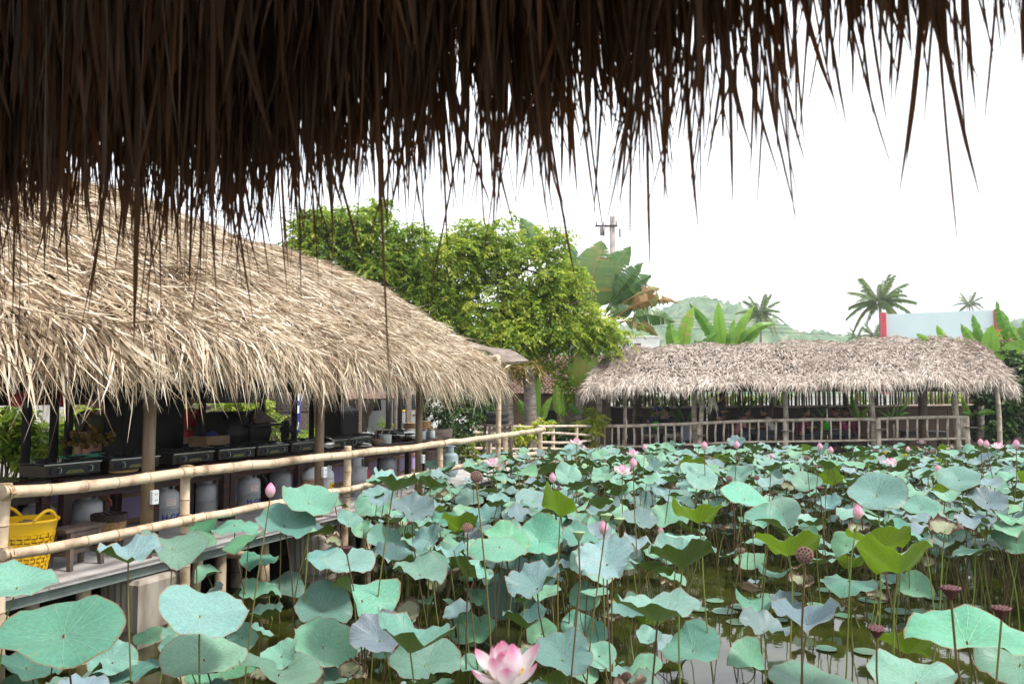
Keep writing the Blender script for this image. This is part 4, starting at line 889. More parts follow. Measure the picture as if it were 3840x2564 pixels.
# grey gate panel, garden wall, banner, van
def wallthing(name, lab, cat, pts, mat, part, t=None):
    pass
p = P(s_of(108, 14.5), 14.5, GZ); o = thing('gate_panel', 'grey weathered garden gate behind shrubs at the far left', 'gate', p, ROT)
for k in range(6): mb = MB(); mb.box((-.75 + .3 * k, 0, 1.1), (.28, .04, 2.2)); mb.build('plank', M['deck'], o)
for z in (.2, 2.1): mb = MB(); mb.box((0, -.04, z), (1.9, .05, .12)); mb.build('rail', M['deck'], o)
bw = thing('garden_wall', 'old grey brown brick garden wall glimpsed behind the cooking hut', 'wall', P(16, 16.5, GZ), ROT)
mb = MB(); mb.box((0, .1, 1.2), (30, .2, 2.4)); mb.build('core', M['shadebrick'], bw)
bm_ = MB(); bm_.rbox((0, 0, 0), (.29, .06, .085), .006); BRK = bm_.mesh('brick', M['shadebrick'])
n_b = 0
for r_ in range(13, 24):
    for k in range(60):
        x = -8.5 + k * .31 + (.15 if r_ % 2 else 0)
        pr = proj(P(16 + x, 16.4, GZ + .05 + r_ * .1))
        if 790 < pr[0] < 1240 and 1480 < pr[1] < 1610 and n_b < 280:
            b_ = link('brick', BRK, bw); b_.location = (x + random.uniform(-.01, .01), -.01 + random.uniform(-.012, .012), .05 + r_ * .1); n_b += 1
bs = thing('cement_panel', 'pale grey cement panel wall between the second brown post and the tree trunk', 'wall', P(s_of(1262, 12.6), 12.6, GZ), ROT)
for k in range(5): mb = MB(); mb.box((0, 0, .3 + .45 * k), (2.4, .06, .44)); mb.build('panel', M['plank'], bs)
o = thing('banner', 'narrow upright purple banner behind the second brown post', 'banner', P(s_of(1117, 12.0), 12.0, GZ), ROT)
mb = MB(); mb.box((0, 0, 1.55), (.22, .01, 1.7)); mb.build('cloth', M['ink'], o); mb = MB(); mb.tube([(-.13, 0, 0), (-.13, 0, 2.5)], .015, 6); mb.build('pole', M['steel'], o, True)
mb = MB(); 
for z in (1.1, 1.5, 1.8): mb.box((0, -.007, z), (.10, .003, .18))
mb.build('print', M['white'], o)
# van
vp = P(s_of(1420, 14.0), 14.0, GZ); o = thing('parked_van', 'silver van parked behind the cooking hut with a round green emblem', 'van', vp, ROT)
mb = MB(); prof = [(-2.3, .45), (2.0, .45), (2.25, .7), (2.2, 1.05), (1.5, 1.25), (.9, 2.0), (-2.1, 2.05), (-2.35, 1.8)]
vs_ = [(x, y, z) for y in (-.85, .85) for x, z in prof]; n_ = len(prof)
mb.add(vs_, [tuple(range(n_)), tuple(range(2 * n_ - 1, n_ - 1, -1))] + [(i, n_ + i, n_ + (i + 1) % n_, (i + 1) % n_) for i in range(n_)]); mb.build('body', M['vanpaint'], o)
for x0, x1, sl_ in ((-.1, .95, .35), (-2.1, -1.25, 0)):
    mb = MB(); mb.box(((x0 + x1) / 2, -.86, 1.62), (x1 - x0, .02, .5), taper=.85); mb.build('window', M['vanglass'], o)
for x in (-1.5, 1.45):
    mb = MB(); mb.lathe([(.2, -.1), (.33, -.1), (.36, -.06), (.36, .06), (.33, .1), (.2, .1)], 22); mb.v = [(a + x, c - .80, b_ + .36) for a, b_, c in mb.v]; wh = mb.build('wheel', M['rubber'], o, True)
    mb = MB(); mb.lathe([(.0, -.09), (.2, -.105), (.21, -.08)], 16, cap=False); mb.v = [(a + x, c - .80, b_ + .36) for a, b_, c in mb.v]; mb.build('rim', M['steel'], wh, True)
mb = MB(); mb.box((-.5, -.855, 1.2), (.008, .012, 1.4)); mb.box((.98, -.855, 1.1), (.008, .012, 1.2)); mb.build('door_seam', M['black'], o); mb = MB(); mb.box((.85, -.865, 1.18), (.14, .03, .03)); mb.build('handle', M['black'], o)
mb = MB(); mb.lathe([(.08, 0), (.16, 0), (.16, .006), (.08, .006)], 20, cap=False); mb.lathe([(0, 0), (.05, 0), (.05, .006), (0, .006)], 12); mb.v = [(a + .25, -.862 - c, 1.62 + b_) for a, b_, c in mb.v]; mb.build('emblem', M['greenpaint'], o)
mb = MB(); mb.box((.25, -.864, 1.36), (.36, .01, .10)); mb.build('sticker', M['yellowlab'], o)
# timber posts and planks leaning by the van
for px_, t, h, lab in ((1350, 11.2, 2.1, 'pale square timber post left of the leaning trunk'), (1462, 11.0, 2.0, 'thin tan post in front of the van'), (1490, 10.8, 1.9, 'grey plank standing upright right of the van'), (1532, 10.6, 1.9, 'grey wooden paddle shaped board beside the third brown post')):
    o = thing('timber', lab, 'plank', P(s_of(px_, t), t, GZ), ROT); mb = MB(); mb.box((0, 0, h / 2 + .2), (.12 if px_ < 1480 else .24, .05, h)); mb.build('board', M['plank'], o); mb = MB(); mb.box((0, -.03, .3), (.3, .03, .08)); mb.build('foot', M['plank'], o)
# planter tub
o = thing('planter_tub', 'round grey planter tub under the dark climbing shrub', 'planter', P(s_of(1640, 8.6), 8.6, DECK), ROT); mb = MB(); mb.lathe([(.25, .30), (.33, .5), (.36, .82), (.36, .88), (.31, .88), (.30, .8), (0, .8)], 20); mb.build('tub', M['plank'], o, True); mb = MB(); mb.box((0, 0, .16), (.5, .5, .32)); mb.build('stand', M['wood'], o)
# red lanterns
for px_, lab in ((75, 'red paper lantern at the far left under the roof'), (228, 'red paper lantern over the grey gate'), (418, 'red paper lantern over the green hedge')):
    q = hitT(px_, 1496, 11.0); o = thing('red_lantern', lab, 'lantern', q, 0, 'red lanterns hung under the left roof'); mb = MB(); mb.lathe([(.05, -.12), (.13, -.08), (.16, 0), (.13, .08), (.05, .12), (0, .12)], 12); mb.build('shade', M['red'], o, True); mb = MB(); mb.tube([(0, 0, .12), (0, 0, .7)], .006, 4); mb.build('cord', M['cable'], o)
# stool with a pile of things by the walkway
p = atY(1865, 1720, 18.6); p.z = DECK; o = thing('bar_stool', 'tall slatted wooden stand beyond the bamboo pole carrying a stacked black pot', 'stand', p, .3)
for x in (-.24, .24):
    for y in (-.2, .2): mb = MB(); mb.tube([(x * 1.2, y * 1.2, 0), (x, y, .95)], .035, 4); mb.build('leg', M['wood'], o)
for z in (.3, .6, .85): mb = MB(); mb.box((0, -.2, z), (.55, .04, .07)); mb.build('rail', M['wood'], o)
mb = MB(); mb.box((0, 0, .97), (.62, .5, .05)); mb.build('seat', M['wood'], o)
p2 = Vector((p.x, p.y, DECK + .995)); o = thing('black_pot', 'black tyre shaped pot standing on the tall wooden stand', 'pot', p2); mb = MB(); mb.lathe([(.2, 0), (.27, .03), (.27, .12), (.24, .16), (.27, .18), (.27, .26), (.2, .28), (0, .26)], 18); mb.build('body', M['rubber'], o, True)
# ================================================================ people
def skin_mesh(verts, edges, radii, sub=1):
    me = bpy.data.meshes.new('sk'); me.from_pydata(verts, edges, []); ob = bpy.data.objects.new('sk', me); COL.objects.link(ob)
    ob.modifiers.new('S', 'SKIN'); 
    if sub: sm = ob.modifiers.new('U', 'SUBSURF'); sm.levels = sub; sm.render_levels = sub
    for i, r in enumerate(radii):
        sv = me.skin_vertices[0].data[i]; sv.radius = r if hasattr(r, '__len__') else (r, r); sv.use_root = (i == 0)
    bpy.context.view_layer.update()
    dg = bpy.context.evaluated_depsgraph_get(); rme = bpy.data.meshes.new_from_object(ob.evaluated_get(dg)); bpy.data.objects.remove(ob)
    v = [tuple(q.co) for q in rme.vertices]; f = [tuple(p_.vertices) for p_ in rme.polygons]; bpy.data.meshes.remove(rme); return v, f
def person(lab, loc, rz, shirt, trousers, pose='sit', lean=.12, hands=((-.10, .38, .74), (.10, .38, .74)), cap=False, long_hair=False, headturn=0.0, nod=.25, group=None):
    o = thing('person', lab, 'person', loc, rz, group)
    hz = .46 if pose == 'sit' else .90
    k = lean
    pel = (0, 0, hz); wai = (0, k * .35, hz + .20); che = (0, k * .9, hz + .40); nb = (0, k * 1.15, hz + .52); nk = (0, k * 1.3 + .02, hz + .60)
    hd = Vector((0, k * 1.4 + .05, hz + .73))
    V_ = [pel, wai, che, nb, nk]; E_ = [(0, 1), (1, 2), (2, 3), (3, 4)]; R_ = [(.15, .11), (.13, .10), (.16, .11), (.09, .07), (.055, .055)]
    for sg, hnd in ((-1, hands[0]), (1, hands[1])):
        sh = Vector((sg * .18, k * 1.05, hz + .49)); h = Vector(hnd) + Vector((0, 0, hz - .46))
        mid = (sh + h) / 2; el = mid + Vector((sg * .09, -.06, -.12)); b_ = len(V_)
        V_ += [tuple(sh), tuple(el), tuple(h), tuple(h + (h - el).normalized() * .07)]; E_ += [(3, b_), (b_, b_ + 1), (b_ + 1, b_ + 2), (b_ + 2, b_ + 3)]; R_ += [.055, .042, .028, (.036, .018)]
        b_ = len(V_)
        if pose == 'sit': kn = (sg * .12, .42, hz + .02); an = (sg * .13, .38, .09); to = (sg * .14, .54, .035)
        else: kn = (sg * .10, .03, .48); an = (sg * .10, -.02, .08); to = (sg * .11, .15, .035)
        V_ += [(sg * .09, .03, hz - .02), kn, an, to]; E_ += [(0, b_), (b_, b_ + 1), (b_ + 1, b_ + 2), (b_ + 2, b_ + 3)]; R_ += [.085, .060, .042, (.042, .03)]
    v, f = skin_mesh(V_, E_, R_)
    mb = MB(); mb.add(v, f)
    # head with nose and ears, on the neck
    Rh = Matrix.Rotation(headturn, 3, 'Z') @ Matrix.Rotation(-nod, 3, 'X')
    def H(q): return hd + Rh @ Vector(q)
    b0 = len(mb.v); mb.ball((0, 0, 0), (.075, .095, .115), 12, 8); mb.ball((0, .098, -.015), (.014, .02, .02), 6, 4); mb.ball((-.078, 0, -.005), (.012, .02, .03), 6, 4); mb.ball((.078, 0, -.005), (.012, .02, .03), 6, 4); mb.ball((0, .07, -.07), (.045, .035, .04), 8, 5)
    for i in range(b0, len(mb.v)): mb.v[i] = tuple(H(mb.v[i]))
    # fingers
    for sg, hnd in ((-1, hands[0]), (1, hands[1])):
        h = Vector(hnd) + Vector((0, 0, hz - .46)); sh = Vector((sg * .18, k * 1.05, hz + .49)); el = (sh + h) / 2 + Vector((sg * .09, -.06, -.12)); d = (h - el).normalized(); sd = d.cross(Vector((0, 0, 1))).normalized()
        for q, ln in ((-.024, .06), (-.008, .072), (.008, .068), (.024, .05)):
            a = h + d * .07 + sd * q; mb.tube([a, a + d * ln * .5 + Vector((0, 0, -.006)), a + d * ln * .8 + Vector((0, 0, -.028))], [.009, .008, .006], 5)
        a = h + d * .03 - sd * sg * .03; mb.tube([a, a + d * .03 - sd * sg * .025, a + d * .055 - sd * sg * .028], [.011, .009, .007], 5)
    mb.build('body', M['skin'], o, True)
    mb = MB(); 
    for sg in (-1, 1): mb.ball(H((sg * .03, .086, .012)), .009, 6, 4)
    mb.build('eyes', M['hair'], o, True)
    mb = MB(); mb.box(H((0, .094, -.052)), (.04, .006, .008)); mb.build('mouth', M['redink'], o)
    # shirt over torso and upper arms
    gz = .018; V2_ = [V_[1], V_[2], V_[3]]; E2_ = [(0, 1), (1, 2)]; R2_ = [(.155, .125), (.178, .13), (.10, .09)]
    V2_ = [(0, k * .1, hz + .04)] + V2_; E2_ = [(0, 1), (1, 2), (2, 3)]; R2_ = [(.165, .13)] + R2_
    for ai in (5, 13):
        b_ = len(V2_); sh = Vector(V_[ai]); el = Vector(V_[ai + 1]); V2_ += [tuple(sh), tuple(sh.lerp(el, .95))]; E2_ += [(3, b_), (b_, b_ + 1)]; R2_ += [.078, .062]
    v, f = skin_mesh(V2_, E2_, R2_); mb = MB(); mb.add(v, f); mb.build('shirt', M[shirt], o, True)
    V3_ = [(0, .0, hz + .06), pel]; E3_ = [(0, 1)]; R3_ = [(.158, .125), (.168, .13)]
    for ai in (9, 17):
        b_ = len(V3_); V3_ += [V_[ai], V_[ai + 1], tuple(Vector(V_[ai + 1]).lerp(Vector(V_[ai + 2]), .85))]; E3_ += [(1, b_), (b_, b_ + 1), (b_ + 1, b_ + 2)]; R3_ += [.105, .082, .066]
    v, f = skin_mesh(V3_, E3_, R3_); mb = MB(); mb.add(v, f); mb.build('trousers', M[trousers], o, True)
    mb = MB(); mb.ball((0, -.018, .028), (.088, .100, .105), 12, 8)
    if long_hair: mb.ball((0, -.075, -.10), (.075, .05, .17), 10, 6)
    for i in range(len(mb.v)):
        q = mb.v[i]
        if q[1] > .045 and q[2] < .055: q = (q[0], .045, q[2])
        mb.v[i] = tuple(H(q))
    mb.build('hair', M['hair'], o, True)
    if cap:
        mb = MB(); mb.ball((0, -.005, .05), (.094, .108, .085), 12, 7); mb.ball((0, .13, .055), (.07, .07, .010), 10, 5)
        for i in range(len(mb.v)): mb.v[i] = tuple(H(mb.v[i]))
        mb.build('cap', M['blue'], o, True)
    return o
LP = [(318, 10.3, 'stand', 'navy', 'person in dark clothes standing behind the second stove, left of two silhouettes', 0.3), (360, 10.0, 'stand', 'olive', 'person in dark clothes standing just left of the green hedge, right of two silhouettes', -.4), (722, 10.1, 'stand', 'red', 'person in a red top standing behind the stoves right of the nearest brown post', -1.2)]
for px_, t, ps, sh, lab, a in LP:
    person(lab, P(s_of(px_, t), t, DECK - .05), ROT + PI + a, sh, 'navy', ps, .05, ((-.14, .26, .72), (.14, .26, .72)))
# ================================================================ RIGHT DINING HUT
rh = thing('thatched_hut', 'long low dining hut across the pond with a weathered grey thatch roof', 'hut', Q2(5, 3, DECK)); HO = np.array(rh.location)
ev = -.9                                               # eave in front of the railing
def R2q(px_, py_, off): p = R2(px_, py_, off); return ((p - A2).dot(E2), p.z)
# front slope as a grid: along k in 0..1, q in 0(ridge)..1(eave)
rx = [(2290, 1372, 1.9), (2345, 1330, 2.6), (2420, 1309, 3.1), (2700, 1301, 3.2), (3000, 1292, 3.2), (3250, 1284, 3.2), (3480, 1272, 3.1), (3585, 1292, 2.4), (3650, 1318, 2.0)]
ex = [(2190, 1462, ev), (2260, 1456, ev), (2350, 1452, ev), (2700, 1446, ev), (3000, 1442, ev), (3250, 1436, ev), (3520, 1430, ev), (3700, 1434, ev), (3815, 1450, ev)]
kr = np.linspace(0, 1, len(rx))
RA = np.array([(*R2q(*p), p[2]) for p in rx]); EA = np.array([(*R2q(*p), p[2]) for p in ex])
def roof2(k, q):
    a = np.stack([np.interp(k, kr, RA[:, i]) for i in range(3)], -1); b = np.stack([np.interp(k, kr, EA[:, i]) for i in range(3)], -1)
    m = a + (b - a) * q[..., None]
    z = m[..., 1] + .34 * np.sin(np.pi * q ** .85) * (1 - .3 * q) + .05 * np.sin(k * 40 + q * 4) + .03 * np.sin(k * 95 - q * 7)
    return (np.array(A2) + np.array(E2) * m[..., :1] + np.array(N2) * m[..., 2:3]) + np.array([0, 0, 1.0]) * z[..., None]
Kg, Qg = np.meshgrid(np.linspace(0, 1, 50), np.linspace(0, .985, 14)); G = roof2(Kg, Qg) - np.array([0, 0, .12])
idx = np.arange(700).reshape(14, 50); F0 = np.stack([idx[:-1, :-1], idx[:-1, 1:], idx[1:, 1:], idx[1:, :-1]], -1).reshape(-1, 4)
Gb = G + np.array(N2) * (2 * (3.2 - ((G - np.array(A2)) @ np.array(N2)))[..., None])
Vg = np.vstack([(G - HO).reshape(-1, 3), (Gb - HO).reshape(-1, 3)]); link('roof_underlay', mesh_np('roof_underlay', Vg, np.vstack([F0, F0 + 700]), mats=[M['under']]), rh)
def layer2(N, kr_, qr, Lr, Wr, yaw, lift, droop, mu, seg=4):
    k = rng.uniform(*kr_, N); q = rng.uniform(*qr, N); p0 = roof2(k, q); q1 = np.minimum(q + .06, 1.0)
    dn = norm(roof2(k, q1) - roof2(k, q1 - .08)); al = norm(roof2(np.minimum(k + .01, 1), q) - roof2(np.minimum(k + .01, 1) - .012, q)); nm = norm(np.cross(al, dn)); nm *= np.sign(nm[:, 2:3])
    a = rng.normal(0, yaw, N) + .25 * np.sin(k * 50 + q * 6); d = norm(dn * np.cos(a)[:, None] + al * np.sin(a)[:, None] + nm * (lift + rng.normal(0, .14, N))[:, None])
    sd = norm(np.cross(d, nm) + nm * rng.normal(0, .5, N)[:, None])
    V, F = blades(p0 - HO + nm * rng.uniform(0, .06, N)[:, None], d, sd, rng.uniform(*Lr, N), rng.uniform(*Wr, N), droop + rng.normal(0, .1, N), seg, curl=rng.normal(0, .3, N), twist=rng.normal(0, 1.0, N))
    return V, F, np.repeat(np.clip(mu + .10 * (q - .5) + .06 * np.sin(k * 17 + q * 3) + rng.normal(0, .19, N), 0, 1), (seg + 1) * 2), k
A_ = layer2(30000, (0, 1), (0, .95), (.14, .34), (.014, .034), .45, .12, .22, .58)
B_ = layer2(7500, (0, 1), (.84, 1.0), (.18, .40), (.015, .034), .24, .08, .55, .60)
C_ = layer2(1500, (0, 1), (-.02, .04), (.12, .34), (.015, .035), 1.6, .35, .3, .62)
D_ = layer2(500, (0, .05), (0, 1), (.14, .36), (.015, .035), .8, .2, .35, .55); E_ = layer2(900, (.95, 1), (0, 1), (.18, .45), (.015, .035), .8, .2, .4, .55)
nv2 = 10
VV = np.vstack([x[0] for x in (B_, A_, C_, D_, E_)]); TT = np.concatenate([x[2] for x in (B_, A_, C_, D_, E_)])
kk = B_[3]; cand = np.where((kk > .2) & (kk < .99))[0][:300]
blade_objects('thatch_leaf', VV, None, TT, nv2, M['thatch_far'], rh, cand)
mb = MB(); mb.tube([R2(2440, 1318, 2.7), R2(2800, 1306, 2.8), R2(3300, 1290, 2.8)], .018, 5); mb.build('ridge_pole', M['bamboo'], rh, True, HO)
for px_, t, r in ((2240, .6, .09), (2342, .45, .06), (2395, 2.6, .16), (2610, .7, .08), (2628, .25, .07), (2720, 2.2, .07), (2776, 2.4, .04), (2892, 2.6, .07), (2945, .3, .075), (3180, 2.4, .08), (3273, .25, .075), (3458, 1.2, .10), (3475, 1.6, .07), (3590, .3, .085), (3748, .9, .07)):
    b_ = R2(px_, 1660, t); b_.z = DECK - .1; d = Vector((random.uniform(-.06, .06), 0, 0)); bamboo('post', M['bamboo_grey'] if t < 1 else M['bamboo_dark'], rh, b_, Vector((b_.x, b_.y, 2.95)) + d, r, HO, wob=.03)
for off, z in ((.35, 2.62), (2.9, 3.2)):
    mb = MB(); mb.tube([Q2(-.3, off, z), Q2(5, off, z), Q2(10.4, off, z)], .06, 7); mb.build('beam', M['bamboo_dark'], rh, True, HO)
# deck
Dk = MB(); Dk.box(Q2(5.1, 2.4, DECK - .06), (11.0, 4.9, .10), ROT2); d2 = Dk.build('dining_deck', M['plank'], kind='structure')
for k in range(9):
    mb = MB(); mb.box(Q2(.2 + k * 1.22, -.08, DECK - .10), (1.20, .05, .20), ROT2); mb.build('fascia_board', M['bamboo_grey'], d2)
for k in range(8): a = Q2(.2 + k * 1.4, .1, 0); bamboo('pile', M['bamboo_dark'], d2, a + Vector((0, 0, -.4)), a + Vector((0, 0, DECK - .1)), .07)
# railing across the front
r2 = thing('wooden_railing', 'grey branch railing with many upright balusters along the far dining deck', 'railing', Q2(5, 0, DECK)); RO2 = r2.location
top = [(2206, 1599), (2300, 1597), (2400, 1596), (2500, 1591), (2620, 1588), (2700, 1583), (2800, 1578), (2945, 1575), (3060, 1574), (3180, 1573), (3285, 1572)]
top2 = [(3295, 1570), (3360, 1567), (3440, 1565), (3520, 1564), (3630, 1564)]
low = [(2206, 1676), (2330, 1675), (2500, 1670), (2620, 1665), (2790, 1657), (2945, 1655), (3060, 1655), (3285, 1650)]
low2 = [(3300, 1648), (3440, 1646), (3560, 1644), (3640, 1644)]
def yy(pl, x): return float(np.interp(x, [p_[0] for p_ in pl], [p_[1] for p_ in pl]))
for pl, r in ((top, .048), (top2, .048), (low, .034), (low2, .034)): pole_poly('rail', [R2(x, y, 0) for x, y in pl], r, M['bamboo_grey'], r2, RO2, node=.5)
c4 = [102, 187, 268, 415, 492, 580, 662, 747, 828, 915, 1002, 1087, 1268, 1355, 1443, 1530, 1617, 1710, 1800, 1888, 1985, 2170, 2272]; bal = [2200 + c / 2.796 for c in c4] + [3000 + c / 2.796 for c in (35, 130, 228, 322, 424, 518, 618, 720, 917, 1020, 1127, 1230, 1335, 1443, 1552, 1700, 1725)]
for x in bal:
    tp = top if x < 3290 else top2; lw_ = low if x < 3290 else low2
    a = R2(x + random.uniform(-2, 2), yy(lw_, x), 0); b_ = R2(x, yy(tp, x), 0); mb = MB(); m_ = (a + b_) / 2 + Vector((random.uniform(-.02, .02), 0, 0)); r = random.uniform(.022, .032); mb.tube([a, m_, b_], [r, r * 1.08, r], 7); mb.build('baluster', M['bamboo_grey'], r2, True, RO2)
for x, y in ((2208, 1594), (2319, 1598), (2622, 1586), (2944, 1575), (3293, 1566), (3592, 1566), (3625, 1560)):
    b_ = R2(x, y, .0); mb = MB(); mb.tube([Vector((b_.x, b_.y, .1)), Vector((b_.x, b_.y, 1.2)), b_], [.068, .064, .06] if x != 2319 else [.04] * 3, 9); mb.build('post', M['bamboo_grey'], r2, True, RO2)
for x, y in ((2625, 1632), (2948, 1615), (3298, 1609), (3640, 1602)):
    b_ = R2(x, y, -.1); mb = MB(); mb.box(b_, (.26, .20, .03), ROT2); mb.build('shelf', M['plank'], r2, False, RO2)
# back wall of the dining hut: woven mat below, open pickets above
fw = thing('bamboo_fence', 'tall picket fence of split bamboo with a woven mat behind the dining hut', 'fence', Q2(6, 5.0, GZ)); FO = fw.location
for k in range(11):
    a0 = R2(2200 + k * 150, 1483, 5.0); a1 = R2(2200 + (k + 1) * 150, 1483, 5.0); c = (a0 + a1) / 2; L_ = (a1 - a0).length
    z1 = 2.45 - (1530 - 1.0 * k * 1.2 - 1483) / FPX * 27 
    mb = MB(); mb.box((c.x, c.y, (GZ + z1) / 2), (L_ - .02, .03, z1 - GZ), ROT2); mb.build('woven_mat', M['mat'], fw, False, FO)
    bamboo('rail', M['bamboo_grey'], fw, Vector((a0.x, a0.y - .05, z1)), Vector((a1.x, a1.y - .05, z1 + .03)), .04, FO)
mb = MB(); mb.tube([(0, 0, 0), (0.008, 0, .8), (0, 0, 1.75)], .034, 6); PK = mb.mesh('picket', M['bamboo_grey'], True)
mb = MB(); mb.tube([(0, 0, 0), (-.01, 0, .7), (0.01, 0, 1.65)], .030, 6); PK2 = mb.mesh('picket', M['bamboo_dark'], True)
for i in range(158):
    px_ = 2230 + i * 9.6 + random.uniform(-4.5, 4.5); b_ = R2(px_, 1483, 5.12); o = link('picket', PK if random.random() < .4 else PK2, fw); o.location = (b_.x - FO[0], b_.y - FO[1], 1.6 - FO[2] + random.uniform(-.1, .1)); o.rotation_euler = (0, random.uniform(-.03, .03), random.random())
# furniture
def table(p, lab):
    o = thing('dining_table', lab, 'table', p, ROT2, 'tables in the dining hut')
    mb = MB(); mb.rbox((0, 0, .62), (1.15, .7, .045), .012); mb.build('tabletop', M['furn'], o); mb = MB(); mb.box((0, 0, .56), (1.0, .6, .08)); mb.build('apron', M['furn'], o)
    for x in (-.5, .5):
        for y in (-.28, .28): mb = MB(); mb.box((x, y, .30), (.07, .07, .60)); mb.build('leg', M['furn'], o)
    return o
def chair(p, rz, lab, mat='furnred'):
    o = thing('chair', lab, 'chair', p, rz, 'chairs in the dining hut')
    mb = MB(); mb.rbox((0, 0, .42), (.42, .42, .04), .01); mb.build('seat', M[mat], o)
    for x in (-.18, .18):
        for y in (-.18, .18): mb = MB(); mb.box((x, y, .20), (.05, .05, .40)); mb.build('leg', M[mat], o)
        mb = MB(); mb.box((x, -.2, .66), (.05, .04, .46)); mb.build('back_post', M[mat], o)
    for z in (.56, .70, .84): mb = MB(); mb.box((0, -.2, z), (.36, .03, .07)); mb.build('back_slat', M[mat], o)
    return o
def onD(px_, off): p = R2(px_, 1600, off); p.z = DECK - .01; return p
T = [(2468, 1.5, 'dining table with a green bucket between the navy shirted diners'), (2842, 1.5, 'dining table in front of the diner in white'), (3110, 1.5, 'dining table with a green bucket left of the magenta shirts'), (3462, 1.5, 'empty dining table at the right end of the hut'), (3640, 3.2, None)]
for px_, off, lab in T[:4]: table(onD(px_, off), lab)
F_R = ROT2 - PI / 2; F_L = ROT2 + PI / 2; F_B = ROT2; F_F = ROT2 + PI       # facing right, left, away, camera
chair(onD(2412, 1.5), F_R, 'chair of the diner with the blue cap'); chair(onD(2548, 1.35), F_L, 'chair hung with a grey jacket')
chair(onD(2756, 1.4), F_R, 'chair under the diner in the pink coat'); chair(onD(2905, 1.4), F_L, 'brown chair under the diner in white'); chair(onD(3010, 1.4), F_R, 'chair under the dark haired diner by the third shelf post'); chair(onD(3190, 1.4), F_L, 'chair under the diner in magenta')
chair(onD(3352, 1.3), F_R, 'empty brown chair left of the empty table'); chair(onD(3560, 1.3), F_L, 'empty brown chair right of the empty table'); chair(onD(3600, 1.9), F_L, 'tall dark chair at the right end post', 'furn')
person('seated diner in navy shirt, blue cap and beige trousers left of the bucket', onD(2412, 1.5), F_R, 'navy', 'beige', cap=True, lean=.25)
person('seated diner in dark clothes facing the pond behind the first green bucket', onD(2488, 2.3), F_F, 'navy', 'jeans', lean=.15)
person('seated diner in a black printed shirt and beige trousers facing left', onD(2545, 1.35), F_L, 'navy', 'beige', lean=.22, hands=((-.08, .30, .95), (.10, .36, .78)))
person('standing figure in dark navy beside the hut post', onD(2694, 1.7), F_R, 'navy', 'navy', 'stand', .05, ((-.16, .12, .60), (.16, .22, .75)))
person('seated diner in a pink coat with long dark hair facing right', onD(2756, 1.4), F_R, 'pink', 'jeans', long_hair=True, lean=.22)
person('dim seated diner in olive at the back of the second table', onD(2800, 2.2), F_F, 'olive', 'navy', lean=.1)
person('seated diner in a white shirt facing left at the second table', onD(2905, 1.4), F_L, 'whitecloth', 'jeans', lean=.18)
person('seated dark haired diner in dull red by the third shelf post', onD(3000, 1.4), F_R, 'magenta', 'navy', lean=.1)
person('seated diner in magenta facing left with a hand at the face', onD(3180, 1.4), F_L, 'magenta', 'navy', lean=.2, hands=((-.05, .28, 1.02), (.12, .34, .76)))
person('second diner in magenta half hidden behind the first', onD(3204, 1.95), F_L, 'magenta', 'navy', lean=.12, long_hair=True)
for px_, off, lab in ((2456, 1.35, 'bright green bucket on the first dining table'), (3096, 1.35, 'bright green bucket on the third dining table')):
    p = onD(px_, off); p.z = DECK + .645; o = thing('green_bucket', lab, 'bucket', p, 0, 'green buckets on the tables'); mb = MB(); mb.lathe([(.085, 0), (.12, .21), (.125, .22), (.115, .22), (.08, .01), (0, .01)], 18); mb.build('body', M['greenbucket'], o, True)
    mb = MB(); mb.tube([(.12 * math.cos(a), .12 * math.sin(a), .20) for a in np.linspace(0, PI, 9)], .005, 5); mb.build('handle', M['greenbucket'], o)
p = onD(2580, 1.2); o = thing('jacket', 'grey jacket hung over the chair back left of the first shelf post', 'jacket', p, ROT2)
vs_ = []; n_ = 9
for j in range(7):
    for i in range(n_):
        x = (i / (n_ - 1) - .5) * (.42 + .08 * j / 6); vs_.append((x, .05 * math.sin(i * 1.6 + j * .4) - .02 * j, .88 - j * .09 - (.05 * abs(i - 4) / 4)))
mb = MB(); mb.add(vs_, [(j * n_ + i, j * n_ + i + 1, (j + 1) * n_ + i + 1, (j + 1) * n_ + i) for j in range(6) for i in range(n_ - 1)]); b_ = mb.build('cloth', M['greycloth'], o, True); md = b_.modifiers.new('solid', 'SOLIDIFY'); md.thickness = .03
for px_, off, lab in ((2820, 1.5, 'white dish of food on the second dining table'), (2480, 1.5, 'dish of food beside the first green bucket'), (3130, 1.5, 'dish of food beside the second green bucket')):
    p = onD(px_, off); p.z = DECK + .645; o = thing('dish', lab, 'dish', p, 0, 'dishes on the dining tables'); mb = MB(); mb.lathe([(.06, 0), (.13, .03), (.14, .04), (.12, .035), (0, .015)], 16); mb.build('plate', M['label'], o, True); mb = MB(); mb.ball((0, 0, .04), (.08, .08, .03), 8, 5); mb.build('food', M['clay'], o, True)
# hanging dry tuft under the eave
p = R2(2670, 1490, -.2); o = thing('dry_tuft', 'loose yellow tuft of thatch hanging under the eave above the railing', 'tuft', p)
n_ = 26; rt = rng.normal(0, .05, (n_, 3)) * [1, .4, .4]; dd = norm(np.array([[0, 0, -1.0]]) + rng.normal(0, .16, (n_, 3))); V_, F_ = blades(rt, dd, norm(np.cross(dd, rng.normal(0, 1, (n_, 3)))), rng.uniform(.3, .55, n_), rng.uniform(.018, .03, n_), rng.uniform(0, .2, n_), 4)
link('straw', mesh_np('straw', V_, F_, np.repeat(rng.uniform(.6, .95, n_), 10), mats=[M['thatch']]), o)

